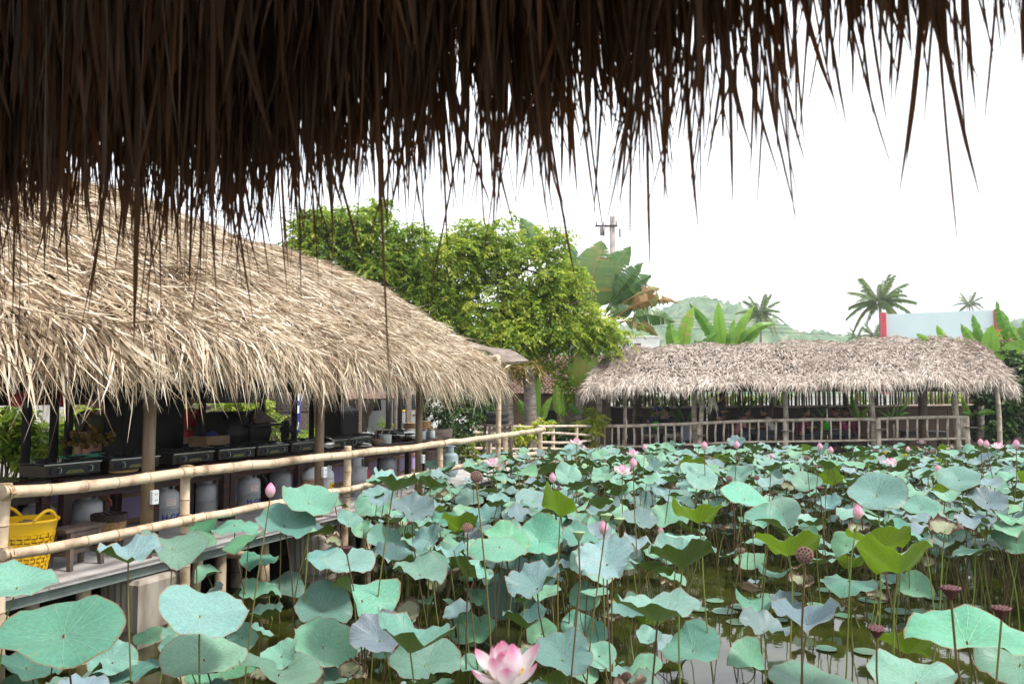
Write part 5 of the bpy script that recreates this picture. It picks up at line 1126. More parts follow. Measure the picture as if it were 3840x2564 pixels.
# green plants standing between the tables and the mat fence are added with the other plants (see below)
# ================================================================ trees, palms, house, billboard, cables
def foliage(blobs, n, L, W, twig=.42, per=11, droop=.55, mu=.60, sd=.17):
    """leaves set along drooping twigs that are spread through ellipsoid volumes; blobs: (centre, radii)"""
    if len(blobs) > 8:
        ext = []
        for c, r in blobs:
            for _ in range(5):
                d_ = Vector((random.gauss(0, 1), random.gauss(0, 1), random.gauss(.15, 1))).normalized(); f_ = random.uniform(.75, 1.15); g_ = random.uniform(.22, .42)
                ext.append((Vector(c) + Vector((d_.x * r[0], d_.y * r[1], d_.z * r[2])) * f_, tuple(x * g_ for x in r)))
        blobs = [(c, tuple(x * .9 for x in r)) for c, r in blobs] + ext
    vol = np.array([b[1][0] * b[1][2] for b in blobs]); nc = np.maximum(3, (vol / vol.sum() * n / per)).astype(int)
    cs, rr_ = [], []
    for (c, r), k in zip(blobs, nc):
        d = norm(rng.normal(0, 1, (k, 3))); q = rng.uniform(.25, 1.0, k) ** .55
        cs.append(np.array(c) + d * np.array(r) * (q * rng.uniform(.85, 1.12, k) * np.where(rng.random(k) < .16, rng.uniform(1.05, 1.5, k), 1))[:, None]); rr_.append(d)
    C_ = np.vstack(cs); D = np.vstack(rr_); N = len(C_)
    tw = norm(D * [1, 1, .5] + rng.normal(0, .55, (N, 3)) + [0, 0, .1]); tl = rng.uniform(.6, 1.3, N) * twig
    ct = np.clip(rng.normal(mu, sd, N), 0, 1)
    k = (np.arange(per) + .5) / per
    p = C_[:, None] + tw[:, None] * (tl[:, None] * k)[..., None] + np.array([0, 0, -1.0]) * (droop * tl[:, None] * k ** 2)[..., None]
    side = norm(np.cross(tw, [0, 0, 1.0]))[:, None] * np.where(np.arange(per) % 2, 1, -1)[None, :, None]
    ld = norm(side * .8 + tw[:, None] * .5 + np.array([0, 0, -.45]) + rng.normal(0, .35, (N, per, 3)))
    ls = norm(np.cross(ld, np.array([0, 0, 1.0]) + rng.normal(0, .5, (N, per, 3))))
    ll = rng.uniform(.7, 1.2, (N, per, 1)) * L; lw_ = ll * (W / L)
    nn_ = np.cross(ls, ld)
    V = np.stack([p, p + ld * ll * .45 - ls * lw_ * .5 + nn_ * ll * .07, p + ld * ll + np.array([0, 0, -.12]) * ll, p + ld * ll * .45 + ls * lw_ * .5 + nn_ * ll * .07], 2).reshape(-1, 3)
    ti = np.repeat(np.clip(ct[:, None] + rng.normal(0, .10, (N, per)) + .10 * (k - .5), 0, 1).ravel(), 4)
    return V, np.arange(len(V)).reshape(-1, 4), ti
def blob(px_, py_, rx_, ry_, Y, dpt=.8): c = atY(px_, py_, Y); return (c, (rx_ / FPX * Y, max(rx_, ry_) / FPX * Y * dpt, ry_ / FPX * Y))
def limb(mb, pts, r0, r1):
    m = len(pts); mb.tube(pts, [r0 + (r1 - r0) * i / (m - 1) for i in range(m)], 7)
def tree(name, lab, base, blobs, n, L, W, trunk_pts, r0, mat='leaf', cat='tree', group=None, **kw):
    o = thing(name, lab, cat, base, 0, group); V, F, ti = foliage(blobs, n, L, W, **kw)
    link('crown', mesh_np('crown', V - np.array(base), F, ti, mats=[M[mat]]), o, kind='stuff')
    if trunk_pts:
        mb = MB(); limb(mb, trunk_pts, r0, r0 * .5); mb.build('trunk', M['bark'], o, True, base)
        top_ = Vector(trunk_pts[-1]); mb = MB()
        for c, r in blobs:
            if r[2] < .5: continue
            c = Vector(c); a = Vector(trunk_pts[-1 if c.z > top_.z else -2]); m_ = a.lerp(c, .5) + Vector((random.uniform(-.2, .2), random.uniform(-.2, .2), .15)); limb(mb, [a, m_, c, c + (c - m_) * .6], r0 * .38, .012)
            for _ in range(3): e = c + Vector((random.uniform(-1, 1) * r[0], random.uniform(-1, 1) * r[1], random.uniform(-.5, .9) * r[2])); limb(mb, [m_.lerp(c, .6), (c + e) / 2, e], .03, .006)
        mb.build('limbs', M['bark'], o, True, base)
    return o
YM = 23.8
bl = [blob(*b, YM) for b in [(1700, 1000, 150, 140), (1850, 920, 130, 90), (1980, 1000, 150, 130), (2070, 915, 55, 65), (1800, 1170, 200, 120), (2040, 1170, 190, 110), (2190, 1215, 150, 62), (2110, 1090, 75, 70), (1920, 1270, 190, 60), (1930, 1345, 120, 42), (2010, 1370, 60, 24), (2180, 1280, 130, 45), (1680, 1150, 90, 110), (1740, 1290, 70, 50), (2290, 1262, 60, 40), (1770, 880, 60, 50), (2100, 1400, 34, 50), (2140, 1480, 26, 30), (2195, 1530, 26, 12)]]
bs_ = atY(1800, 1700, YM); bs_.z = GZ
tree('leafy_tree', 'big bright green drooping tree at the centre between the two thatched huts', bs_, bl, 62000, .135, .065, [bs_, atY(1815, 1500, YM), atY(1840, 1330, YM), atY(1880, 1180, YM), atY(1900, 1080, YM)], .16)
YL = 24.0
bl = [blob(*b, YL) for b in [(1200, 850, 80, 75), (1320, 825, 100, 55), (1250, 950, 130, 85), (1420, 920, 110, 95), (1500, 1020, 120, 100), (1380, 1050, 130, 60), (1150, 880, 60, 80), (1560, 910, 50, 60), (1440, 790, 40, 30), (1590, 1080, 90, 70), (1110, 960, 50, 60)]]
bs_ = P(s_of(1330, 12.7), 12.7, GZ)
tree('leafy_tree', 'yellow green tree behind the left ridge with a dark leaning trunk', bs_, bl, 32000, .145, .07, [bs_, hitT(1352, 1560, 12.8), hitT(1395, 1490, 12.9), hitT(1420, 1360, 13.1), hitT(1420, 1130, 13.4)], .30, mu=.52)
# shrubs around the huts
def shrub(lab, blobs, n, L=.09, W=.05, mat='leafdark', mu=.45, cat='shrub', name='leafy_shrub', stem=True, **kw):
    c = Vector(blobs[0][0]); base = Vector((c.x, c.y, GZ)); o = thing(name, lab, cat, base); V, F, ti = foliage(blobs, n, L, W, mu=mu, twig=.25, per=8, **kw)
    link('foliage', mesh_np('foliage', V - np.array(base), F, ti, mats=[M[mat]]), o, kind='stuff')
    if stem:
        mb = MB()
        for b in blobs: limb(mb, [base + Vector((random.uniform(-.1, .1), 0, 0)), (base + Vector(b[0])) / 2 + Vector((random.uniform(-.1, .1), 0, .1)), Vector(b[0])], .03, .01)
        mb.build('stems', M['bark'], o, True, base)
    return o
def blobT(px_, py_, rx_, ry_, t, dpt=.5): c = hitT(px_, py_, t); return blob(px_, py_, rx_, ry_, c.y, dpt)
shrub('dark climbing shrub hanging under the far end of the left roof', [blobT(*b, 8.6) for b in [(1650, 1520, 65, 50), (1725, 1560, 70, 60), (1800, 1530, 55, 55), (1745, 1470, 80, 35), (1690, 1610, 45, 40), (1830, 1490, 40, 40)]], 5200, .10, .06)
shrub('sunlit green hedge seen between the silhouettes and the dark cupboard', [blobT(*b, 14.0) for b in [(430, 1530, 50, 50), (420, 1600, 50, 50), (380, 1560, 50, 60), (300, 1600, 60, 50), (450, 1660, 50, 40)]], 4200, .16, .11, 'leaf', .60)
shrub('garden shrub with bright leaves at the far left edge', [blobT(*b, 12.8) for b in [(20, 1600, 50, 50), (60, 1560, 50, 60), (100, 1660, 70, 35), (150, 1640, 50, 40), (10, 1680, 40, 30)]], 2600, .14, .07, 'leaf', .50)
shrub('low potted shrub below the grey gate', [blobT(*b, 12.2) for b in [(180, 1665, 60, 30), (235, 1660, 30, 35)]], 900, .12, .07, 'leaf', .45)
shrub('bright leafy bush above the roasting drum', [blobT(*b, 13.5) for b in [(900, 1510, 55, 35), (960, 1530, 50, 35), (870, 1490, 50, 20), (740, 1500, 25, 15)]], 2200, .13, .06, 'leaf', .62)
shrub('low green planting left of the black hood', [blobT(*b, 11.8) for b in [(1140, 1640, 40, 22), (1190, 1630, 40, 22), (1230, 1640, 25, 20), (1030, 1580, 25, 25)]], 1600, .10, .05, 'leaf', .5)
shrub('pale green plant tips beside the van wheel', [blobT(*b, 11.5) for b in [(1445, 1590, 16, 14), (1460, 1600, 16, 10)]], 260, .10, .05, 'leaf', .6)
shrub('low weeds growing through the fence behind the counter end', [blob(*b, 19.8) for b in [(1735, 1700, 40, 18), (1820, 1715, 40, 12), (1760, 1650, 40, 24)]], 900, .10, .05, 'leaf', .45)
shrub('variegated croton bush in a pot beside the first far railing post', [blob(*b, 22.9, .7) for b in [(2170, 1630, 22, 35), (2205, 1590, 28, 28), (2190, 1655, 28, 20), (2235, 1570, 20, 18)]], 900, .20, .09, 'leaf', .80)
shrub('small pale potted plant behind the tip of the left railing', [blob(*b, 20.3, .8) for b in [(1955, 1620, 22, 16), (2035, 1590, 16, 12)]], 320, .16, .08, 'leaf', .85)
shrub('dark bank plants under the fence between the two huts', [blob(*b, 22.6) for b in [(2080, 1620, 60, 30), (1990, 1650, 60, 22), (2140, 1660, 50, 24)]], 2400, .12, .06)
shrub('dark green shrub mass at the right edge behind the pond', [blob(*b, 23.0) for b in [(3720, 1590, 90, 40), (3800, 1540, 70, 90), (3700, 1500, 40, 60), (3830, 1420, 60, 80), (3790, 1370, 60, 50)]], 6500, .17, .08, mu=.5)
bg_ = shrub('pink flowering bougainvillea bush at the upper right behind the far roof', [blob(*b, 27.5) for b in [(3640, 1300, 60, 35), (3740, 1300, 60, 60), (3800, 1270, 50, 50), (3700, 1340, 60, 40)]], 4200, .11, .06, 'leaf', .45)
V, F, ti = foliage([blob(*b, 27.2) for b in [(3625, 1284, 16, 10), (3612, 1260, 10, 12), (3760, 1275, 30, 14), (3830, 1320, 20, 24), (3800, 1250, 20, 10), (3840, 1350, 12, 30)]], 420, .08, .07, twig=.2, per=6)
link('blossoms', mesh_np('blossoms', V - np.array(bg_.location), F, ti, mats=[M['magenta_fl']]), bg_, kind='stuff')
shrub('green plants growing just behind the picket fence of the dining hut', [blob(2330 + 75 * k, 1496 - 6 * (k % 2), 36, 16, 30.0, .4) for k in range(9)] + [blob(3220, 1500, 30, 14, 30, .4), blob(3420, 1495, 40, 16, 30, .4), blob(3560, 1490, 40, 20, 30, .4)], 2600, .16, .07, 'leaf', .5)
shrub('hedge of tree tops along the road behind the right fence', [blob(3500 + 60 * k, 1498, 50, 20, 34, .5) for k in range(6)], 2500, .18, .10, 'leaf', .5)
# broad paddle leaves (banana, traveller's palm)
def paddle(mat, parent, off, b, t, w, Y, depth=0.0, bow=.12, torn=.25, tint=.5, pet=.18, fold=.35, nseg=18, face=0.0, wide=1.0):
    """one leaf from image-plane base b to tip t, w wide (pixels), at depth Y"""
    B0 = atY(b[0], b[1], Y); T0 = atY(t[0], t[1], Y + depth); ax = T0 - B0; L = ax.length; d = ax / L
    view = Vector((0, 1, 0)); sd = d.cross(view).normalized(); sd = (Matrix.Rotation(face, 3, d) @ sd); nr = sd.cross(d).normalized()
    W = w / FPX * Y / 2 * wide; V = []; F = []; ti = []
    def c(k): return B0 + ax * k + nr * (-bow * L * math.sin(k * PI) * .6) + sd * (bow * .5 * L * math.sin(k * PI)) - Vector((0, 0, bow * L * k ** 3 * .5))
    def q4(a, b_, c_, e, tv): i = len(V); V.extend([a, b_, c_, e]); F.append((i, i + 1, i + 2, i + 3)); ti.extend([tv] * 4)
    for i in range(10):                               # midrib and petiole
        k0, k1 = i / 10, (i + 1) / 10; r = .022 * (1 - k0 * .8) * max(L, 1) * .7
        q4(c(k0) - sd * r + nr * -.012, c(k0) + sd * r + nr * -.012, c(k1) + sd * r * .9 + nr * -.012, c(k1) - sd * r * .9 + nr * -.012, min(1, tint + .25))
    for s_ in (-1, 1):
        drop = 0; 
        for i in range(nseg):
            k0 = pet + (1 - pet) * i / nseg; k1 = pet + (1 - pet) * (i + 1) / nseg
            f0 = (k0 - pet) / (1 - pet); f1 = (k1 - pet) / (1 - pet)
            w0 = W * min(1, (f0 * 5) ** .5) * (1 - f0 ** 3.5); w1 = W * min(1, (f1 * 5) ** .5) * (1 - f1 ** 3.5) + .002
            tr = random.random() < torn; drop = drop * .5 + random.gauss(0, .07) * (2.0 if tr else .4) * torn * 2.5
            sag = fold + drop
            o0 = sd * s_ * w0 * math.cos(sag) + nr * w0 * math.sin(sag) - d * w0 * -.12; o1 = sd * s_ * w1 * math.cos(sag) + nr * w1 * math.sin(sag) - d * w1 * -.12
            sh = 1 - (.22 * random.random() if tr else 0); gap = (k1 - k0) * L * (.30 if tr else .02)
            tv = min(1, max(0, tint + random.gauss(0, .06) + (.15 if tr else 0)))
            m0 = c(k0) + o0 * .55 + nr * -.02 * w0; m1 = c(k1) + o1 * .55 + nr * -.02 * w1
            q4(c(k0), m0, m1, c(k1), tv); q4(m0, c(k0) + o0 * sh + d * gap * .4, c(k1) + o1 * sh - d * gap * .6, m1, tv)
    o = np.array(off); return link('leaf', mesh_np('leaf', np.array([tuple(v) for v in V]) - o, np.array(F), ti, mats=[mat], smooth=False), parent)
def paddle_plant(name, lab, cat, base, leaves, Y, mat, stems=(), group=None, **kw):
    o = thing(name, lab, cat, base, 0, group)
    for lf in leaves:
        b, t, w_ = lf[:3]; k = dict(kw); k.update(lf[3] if len(lf) > 3 else {}); mt = k.pop('m', mat); paddle(M[mt], o, base, b, t, w_, Y + random.uniform(-.3, .3), **k)
    for p0, p1, r in stems:
        mb = MB(); mb.tube([p0, (p0 + p1) / 2 + Vector((random.uniform(-.05, .05), 0, 0)), p1], [r, r * .9, r * .7], 9); mb.build('trunk', M['palmbark'], o, True, base)
    return o
def c12(x, y): return (1000 + x / 1.566, 700 + y / 1.566)
def c6(x, y): return (2400 + x / 1.631, 950 + y / 1.631)
def c5(x, y): return (3000 + x / 2.796, 1400 + y / 2.796)
def c3(x, y): return (1500 + x / 1.96, 1100 + y / 1.96)
Y_ = 29.5; bt = atY(2200, 1480, Y_); bt.z = GZ
paddle_plant('traveller_palm', 'large fan shaped traveller palm with torn dark paddle leaves behind the central tree', 'palm', bt,
    [(c12(1920, 780), c12(1965, 285), 175, dict(tint=.7, fold=.12, torn=.3, pet=.12)), (c12(1930, 760), c12(2140, 320), 120, dict(tint=.55, fold=.3, torn=.2, pet=.12)), (c12(1980, 740), c12(2215, 420), 75, dict(tint=.4, torn=.5, face=.5)), (c12(1990, 740), c12(2260, 500), 90, dict(tint=.3, torn=.5)),
     (c12(2000, 760), c12(2310, 575), 80, dict(tint=.85, torn=.7)), (c12(2020, 770), c12(2345, 650), 75, dict(tint=.7, torn=.8)), (c12(2020, 790), c12(2420, 640), 60, dict(tint=.95, torn=.9, bow=.2)), (c12(2040, 820), c12(2400, 760), 85, dict(tint=.5, torn=.7, bow=.2)),
     (c12(1860, 730), c12(1790, 310), 90, dict(tint=.35)), (c12(1840, 740), c12(1700, 520), 80, dict(tint=.3)), (c12(1850, 640), c12(1490, 145), 95, dict(tint=.5, pet=.5)), (c12(2010, 800), c12(2300, 850), 60, dict(tint=.8, torn=.8, bow=.2)), (c12(1910, 730), c12(2050, 420), 110, dict(tint=.35)), (c12(1870, 740), c12(1890, 480), 90, dict(tint=.3)), (c12(1980, 760), c12(2180, 600), 90, dict(tint=.3)), (c12(1990, 800), c12(2150, 700), 70, dict(tint=.25))],
    Y_, 'travel', [(bt, atY(2190, 1180, Y_), .22)], pet=.30)
bb = atY(2700, 1400, 30); bb.z = GZ
paddle_plant('banana_plant', 'clump of tall banana leaves rising behind the middle of the far roof', 'banana plant', bb,
    [(c6(260, 640), c6(330, 300), 50, dict(tint=.75, m='banana')), (c6(240, 640), c6(185, 400), 48, dict(tint=.55)), (c6(480, 600), c6(300, 340), 40, dict(tint=.4, bow=-.25)), (c6(530, 640), c6(480, 275), 42, dict(m='banbright', tint=.5, fold=.1, torn=.05)), (c6(560, 640), c6(700, 295), 34, dict(tint=.7)), (c6(570, 600), c6(830, 395), 36, dict(tint=.5, bow=.2)), (c6(555, 640), c6(580, 385), 30, dict(tint=.55)), (c6(600, 600), c6(735, 465), 40, dict(tint=.6, bow=.15)), (c6(350, 620), c6(480, 470), 26, dict(tint=.35)), (c6(300, 640), c6(400, 520), 30, dict(tint=.4)), (c6(420, 640), c6(330, 520), 30, dict(tint=.3))],
    30, 'banana', [(bb, atY(2730, 1330, 30), .14), (bb + Vector((-1.4, 0, 0)), atY(2560, 1330, 30), .12)], torn=.2, pet=.10, wide=1.2)
bb = atY(3740, 1500, 23.3); bb.z = GZ
paddle_plant('banana_plant', 'banana plant with a bright upright new leaf at the right end of the far roof', 'banana plant', bb,
    [(c6(2150, 700), c6(2155, 420), 58, dict(m='banbright', tint=.5, fold=.12, torn=.05, pet=.05)), (c6(2110, 620), c6(1960, 415), 36, dict(tint=.55)), (c6(2120, 620), c6(2035, 355), 34, dict(tint=.4)), (c6(2190, 680), c6(2380, 520), 50, dict(tint=.6)), (c6(2270, 560), c6(2180, 270), 38, dict(tint=.35, torn=.7)), (c6(2200, 700), c6(2370, 640), 40, dict(tint=.75)), (c6(2250, 700), c6(2380, 720), 40, dict(tint=.7)), (c6(2330, 560), c6(2200, 330), 34, dict(tint=.5, torn=.6)), (c6(2340, 560), c6(2420, 360), 44, dict(tint=.5)), (c6(1890, 560), c6(1815, 430), 26, dict(m='banbright', tint=.4)), (c6(1790, 540), c6(1690, 485), 20, dict(tint=.6)), (c6(2300, 760), c6(2380, 860), 40, dict(tint=.6))],
    23.6, 'banana', [(bb, atY(3745, 1400, 23.4), .13)], torn=.25, pet=.12, wide=1.35, tint=.7)
bb = atY(3680, 1600, 22.6); bb.z = GZ - .3
paddle_plant('banana_plant', 'young banana plant with wide low leaves just right of the far railing', 'banana plant', bb,
    [(c5(1850, 420), c5(2065, 405), 26, dict(tint=.5, bow=.1)), (c5(1830, 440), c5(1690, 395), 22, dict(tint=.45)), (c5(1880, 560), c5(2180, 535), 26, dict(tint=.55)), (c5(1800, 480), c5(1700, 230), 26, dict(tint=.7)), (c5(1840, 460), c5(1960, 380), 30, dict(tint=.4)), (c5(1880, 580), c5(2060, 590), 24, dict(tint=.6)), (c5(2240, 420), c5(2349, 150), 60, dict(tint=.6)), (c5(2250, 420), c5(2200, 330), 40, dict(tint=.5))],
    22.6, 'banana', [(bb, atY(3678, 1520, 22.6), .12), (bb + Vector((1.0, .2, 0)), atY(3815, 1480, 22.8), .13)], torn=.15, pet=.08)
bb = atY(2020, 1600, 22.9); bb.z = GZ
paddle_plant('banana_plant', 'upright banana plant in front of the brick house', 'banana plant', bb,
    [(c3(1015, 980), c3(1030, 580), 38, dict(m='banbright', tint=.2, fold=.15, torn=.05)), (c3(1000, 970), c3(870, 760), 40, dict(tint=.5)), (c3(1040, 970), c3(1120, 740), 30, dict(tint=.7)), (c3(940, 980), c3(925, 840), 22, dict(tint=.75)), (c3(1050, 980), c3(1150, 930), 24, dict(tint=.65))], 22.9, 'banana', [(bb, atY(2018, 1560, 22.9), .09)], torn=.08, pet=.1)
bb = atY(2100, 1600, 23.4); bb.z = GZ
paddle_plant('traveller_palm', 'young pale traveller palm fan beside the left end of the far roof', 'palm', bb,
    [(c3(1190, 950), c3(1150, 650), 36, dict(tint=.75, m='banana')), (c3(1320, 720), c3(1370, 330), 55, dict(tint=.9, m='banana', fold=.1, pet=.1)), (c3(1310, 720), c3(1265, 460), 46, dict(tint=.85, m='banana', fold=.1, pet=.1)), (c3(1330, 720), c3(1460, 440), 46, dict(tint=.85, m='banana', fold=.1, pet=.1)), (c3(1210, 950), c3(1200, 700), 22, dict(m='banbright', tint=.4)), (c3(1330, 900), c3(1290, 760), 30, dict(tint=.3)), (c3(1340, 900), c3(1240, 800), 30, dict(tint=.3))], 23.4, 'banana', [(bb, atY(2105, 1540, 23.4), .08), (atY(2170, 1640, 23.4), atY(2172, 1460, 23.4), .16)], torn=.1)
for k_, (cx_, lvs, lab) in enumerate((((3215, 1640), [(c5(620, 480), c5(545, 235), 30, dict(tint=.7)), (c5(610, 480), c5(745, 350), 22, dict(tint=.75)), (c5(600, 480), c5(515, 375), 20, dict(tint=.5)), (c5(620, 480), c5(740, 450), 20, dict(tint=.65)), (c5(600, 480), c5(660, 400), 24, dict(tint=.3))], 'small banana plant behind the diners in magenta'),
        ((3350, 1640), [(c5(960, 470), c5(790, 360), 10), (c5(960, 470), c5(1000, 340), 10), (c5(965, 470), c5(900, 350), 9), (c5(1000, 470), c5(1160, 400), 10), (c5(1000, 470), c5(1040, 310), 10), (c5(990, 470), c5(1130, 330), 9), (c5(1010, 470), c5(1170, 260), 9)], 'spiky dark green plant against the mat fence left of the right end post'),
        ((2560, 1640), [((2570, 1590), (2540, 1500), 16), ((2575, 1590), (2620, 1510), 14), ((2560, 1590), (2500, 1520), 14), ((2440, 1590), (2470, 1500), 16), ((2450, 1590), (2520, 1490), 14)], 'dark leafy plant behind the diners at the left of the dining hut'),
        ((2810, 1640), [((2790, 1560), (2800, 1480), 12), ((2795, 1560), (2840, 1490), 12), ((2800, 1570), (2760, 1500), 12), ((3090, 1570), (3060, 1520), 12), ((3080, 1570), (3110, 1510), 12), ((3070, 1570), (3040, 1545), 10)], 'thin leaved plant between the tables of the dining hut'))):
    bb = R2(cx_[0], cx_[1], 3.9); bb.z = DECK; paddle_plant('potted_plant', lab, 'plant', bb, lvs, bb.y, 'banana', [(bb, R2(cx_[0], 1590, 3.9), .04)], tint=.35, torn=.05, pet=.1)
# palm trunks in front of the house
for px_, top_, lab in ((1900, 1390, 'ringed palm trunk right of the bamboo pole, nearest the lean to'), (1987, 1382, 'ringed grey palm trunk in front of the brick house')):
    b_ = atY(px_, 1600, 22.0); b_.z = GZ; o = thing('palm_trunk', lab, 'palm', b_); n_ = 26; h = atY(px_, top_, 22).z - GZ + .05
    pts = [b_ + Vector((.10 * math.sin(i / n_ * 2) - .14 * (i / n_), 0, h * i / n_)) for i in range(n_ + 1)]; mb = MB(); mb.tube(pts, [(.20 - .05 * i / n_) * (1.06 if i % 2 else .97) for i in range(n_ + 1)], 10); mb.build('trunk', M['palmbark'], o, True, b_)
    V, F, ti = foliage([(pts[-1], (.30, .30, .16))], 320, .26, .05, twig=.25, per=6); link('bracts', mesh_np('bracts', V - np.array(b_), F, ti * 0 + .95, mats=[M['travel']]), o, kind='stuff')
# coconut palms
def frond_mesh(L, droop, seed):
    r = np.random.default_rng(seed); V = []; F = []; ti = []
    def c(k): return np.array([L * k * (1 - .12 * droop * k), 0, L * (.25 * k - droop * .75 * k * k)])
    n_ = 34; tb = r.uniform(.3, .7)
    for i in range(10):
        a, b_ = c(i / 10), c((i + 1) / 10); w_ = .05 * (1 - i / 11); k0 = len(V); V += [a + [0, w_, 0], a - [0, w_, 0], b_ - [0, w_, 0], b_ + [0, w_, 0]]; F.append((k0, k0 + 1, k0 + 2, k0 + 3)); ti += [.7] * 4
    for i in range(n_):
        k = .12 + .88 * i / n_; p = c(k); tg = c(min(1, k + .02)) - c(k - .02); tg /= np.linalg.norm(tg); ll = L * .26 * math.sin(min(1, k + .12) * 2.6) ** .6 * r.uniform(.8, 1.1)
        for s_ in (-1, 1):
            d = tg * .55 + np.array([0, s_ * .75, -.42 - .3 * r.random()]); d /= np.linalg.norm(d); w_ = np.cross(d, [0, 0, 1.0]); w_ = w_ / np.linalg.norm(w_) * .07
            m_ = p + d * ll * .5; e = p + d * ll + np.array([0, 0, -.18 * ll]); k0 = len(V); V += [p - w_ * .6, p + w_ * .6, m_ + w_, m_ - w_, e]; F.append((k0, k0 + 1, k0 + 2, k0 + 3)); F.append((k0 + 3, k0 + 2, k0 + 4, k0 + 4)); tv = np.clip(tb + r.normal(0, .1), 0, 1); ti += [tv] * 5
    F = np.array(F); q = F[F[:, 2] != F[:, 3]]; t3 = F[F[:, 2] == F[:, 3]][:, :3]
    mbx = MB(); mbx.add(V, [tuple(x) for x in q] + [tuple(x) for x in t3]); me = mbx.mesh('frond', M['frond'], False); a = me.attributes.new('tint', 'FLOAT', 'POINT'); a.data.foreach_set('value', np.array(ti, dtype=np.float32)); return me
FR = [frond_mesh(4.2, d, i) for i, d in enumerate((.25, .5, .8, 1.15, 1.5))]
def coconut(px_, py_, Y, sc, lab, n_=20, lean=0):
    c = atY(px_, py_, Y); b_ = Vector((c.x - lean, c.y, GZ)); o = thing('coconut_palm', lab, 'palm', b_, 0, 'coconut palms on the skyline'); mb = MB()
    pts = [b_.lerp(c, k) + Vector((lean * .3 * math.sin(k * PI), 0, 0)) for k in np.linspace(0, 1, 9)]; mb.tube(pts, [.24 - .1 * k for k in np.linspace(0, 1, 9)], 8); mb.build('trunk', M['palmbark'], o, True, b_)
    for i in range(n_):
        f = i / n_; e = link('frond', FR[min(4, int(f * 5))], o); e.location = c - b_; e.scale = (sc,) * 3; e.rotation_euler = (random.uniform(-.3, .3), -1.15 * (1 - f) ** 1.1 + .1, i * 2.4)
    return o
coconut(3300, 1140, 92, .92, 'tall coconut palm left of the billboard', 24)
coconut(2852, 1180, 112, .80, 'coconut palm behind the banana leaves left of centre right sky', 20, 1.0)
coconut(3636, 1142, 175, .78, 'small distant coconut palm above the billboard top edge', 16)
coconut(3280, 1262, 120, .62, 'short coconut palm low by the left post of the billboard', 16)
coconut(3215, 1266, 140, .55, 'tiny palm top just above the far roof left of the billboard', 12)
# brick house behind the palm trunks
hb = atY(2030, 1500, 27.4); hb.z = GZ; o = thing('brick_house', 'old brick house with a worn brown tile roof between the two huts', 'house', hb); X0, X1 = atY(1820, 1483, 27.4).x - hb.x, atY(2290, 1483, 27.4).x - hb.x
zE = atY(2000, 1468, 27.4).z - GZ; mb = MB(); mb.box(((X0 + X1) / 2, 2.0, zE / 2), (X1 - X0, 4.0, zE)); wl = mb.build('wall', M['mortar'], o)
mb = MB(); mb.rbox((0, 0, 0), (.172, .05, .050), .005); BR2 = mb.mesh('brick', M['brick']); nb = 0
for r_ in range(int(zE / .058)):
    z = .03 + r_ * .058
    for k in range(22):
        x = X0 + .1 + k * .182 + (.09 if r_ % 2 else 0); pr = proj(hb + Vector((x, -.02, z)))
        if 1870 < pr[0] < 2100 and 1462 < pr[1] < 1602 and nb < 298: b_ = link('brick', BR2, wl); b_.location = (x, -.012 + random.uniform(-.008, .008), z); nb += 1
x = atY(2062, 1483, 27.4).x - hb.x; mb = MB(); mb.box((x, -.03, zE * .45), (.45, .08, .9)); wn = mb.build('window', M['black'], o)
for k in range(5): mb = MB(); mb.box((x - .18 + .09 * k, -.08, zE * .45), (.016, .016, .86)); mb.build('bar', M['vanglass'], wn)
rows_ = MB(); sl_ = 1.35
for r_ in range(17):
    for k in range(34):
        xx = X0 - .1 + k * (X1 - X0 + .2) / 33 + (.05 if r_ % 2 else 0); yy_ = -.35 + r_ * .105; zz_ = zE - .03 + r_ * .065 + random.uniform(-.008, .008)
        M_ = Matrix.Rotation(math.atan2(.065, .105) * .82, 3, 'X'); rows_.box((xx, yy_, zz_), (.104, .15, .018), M=Matrix.Rotation(random.uniform(-.06, .06), 3, 'Z') @ M_)
rf = rows_.build('roof_tiles', M['tile'], o, kind='stuff'); mb = MB(); mb.add([(X0 - .15, -.33, zE - .06), (X1 + .15, -.33, zE - .06), (X1 + .15, 2, zE + 1.36), (X0 - .15, 2, zE + 1.36), (X1 + .15, 4.3, zE - .06), (X0 - .15, 4.3, zE - .06)], [(0, 1, 2, 3), (3, 2, 4, 5)]); mb.build('roof', M['tile'], o)
# a strip of tiles under the left hut's rear (old shed roof) seen beside the leaning trunk
sb = P(s_of(1420, 11.6), 12.0, 2.2); o = thing('tiled_shed', 'low shed roof of worn brown tiles seen under the left thatch beside the leaning trunk', 'shed', Vector((sb.x, sb.y, GZ)), ROT)
rows_ = MB()
for r_ in range(7):
    for k in range(30): rows_.box((-1.7 + k * .115 + (.05 if r_ % 2 else 0), -.3 + r_ * .11, 1.78 + r_ * .055 + random.uniform(-.008, .008)), (.11, .16, .018), M=Matrix.Rotation(.42, 3, 'X'))
rows_.build('roof_tiles', M['tile'], o, kind='stuff')
for x in (-1.6, 1.6): mb = MB(); mb.tube([(x, 0, 0), (x, 0, 1.9)], .06, 7); mb.build('post', M['bark'], o)
mb = MB(); mb.box((0, .05, 1.76), (3.5, .08, .10)); mb.build('beam', M['bark'], o)
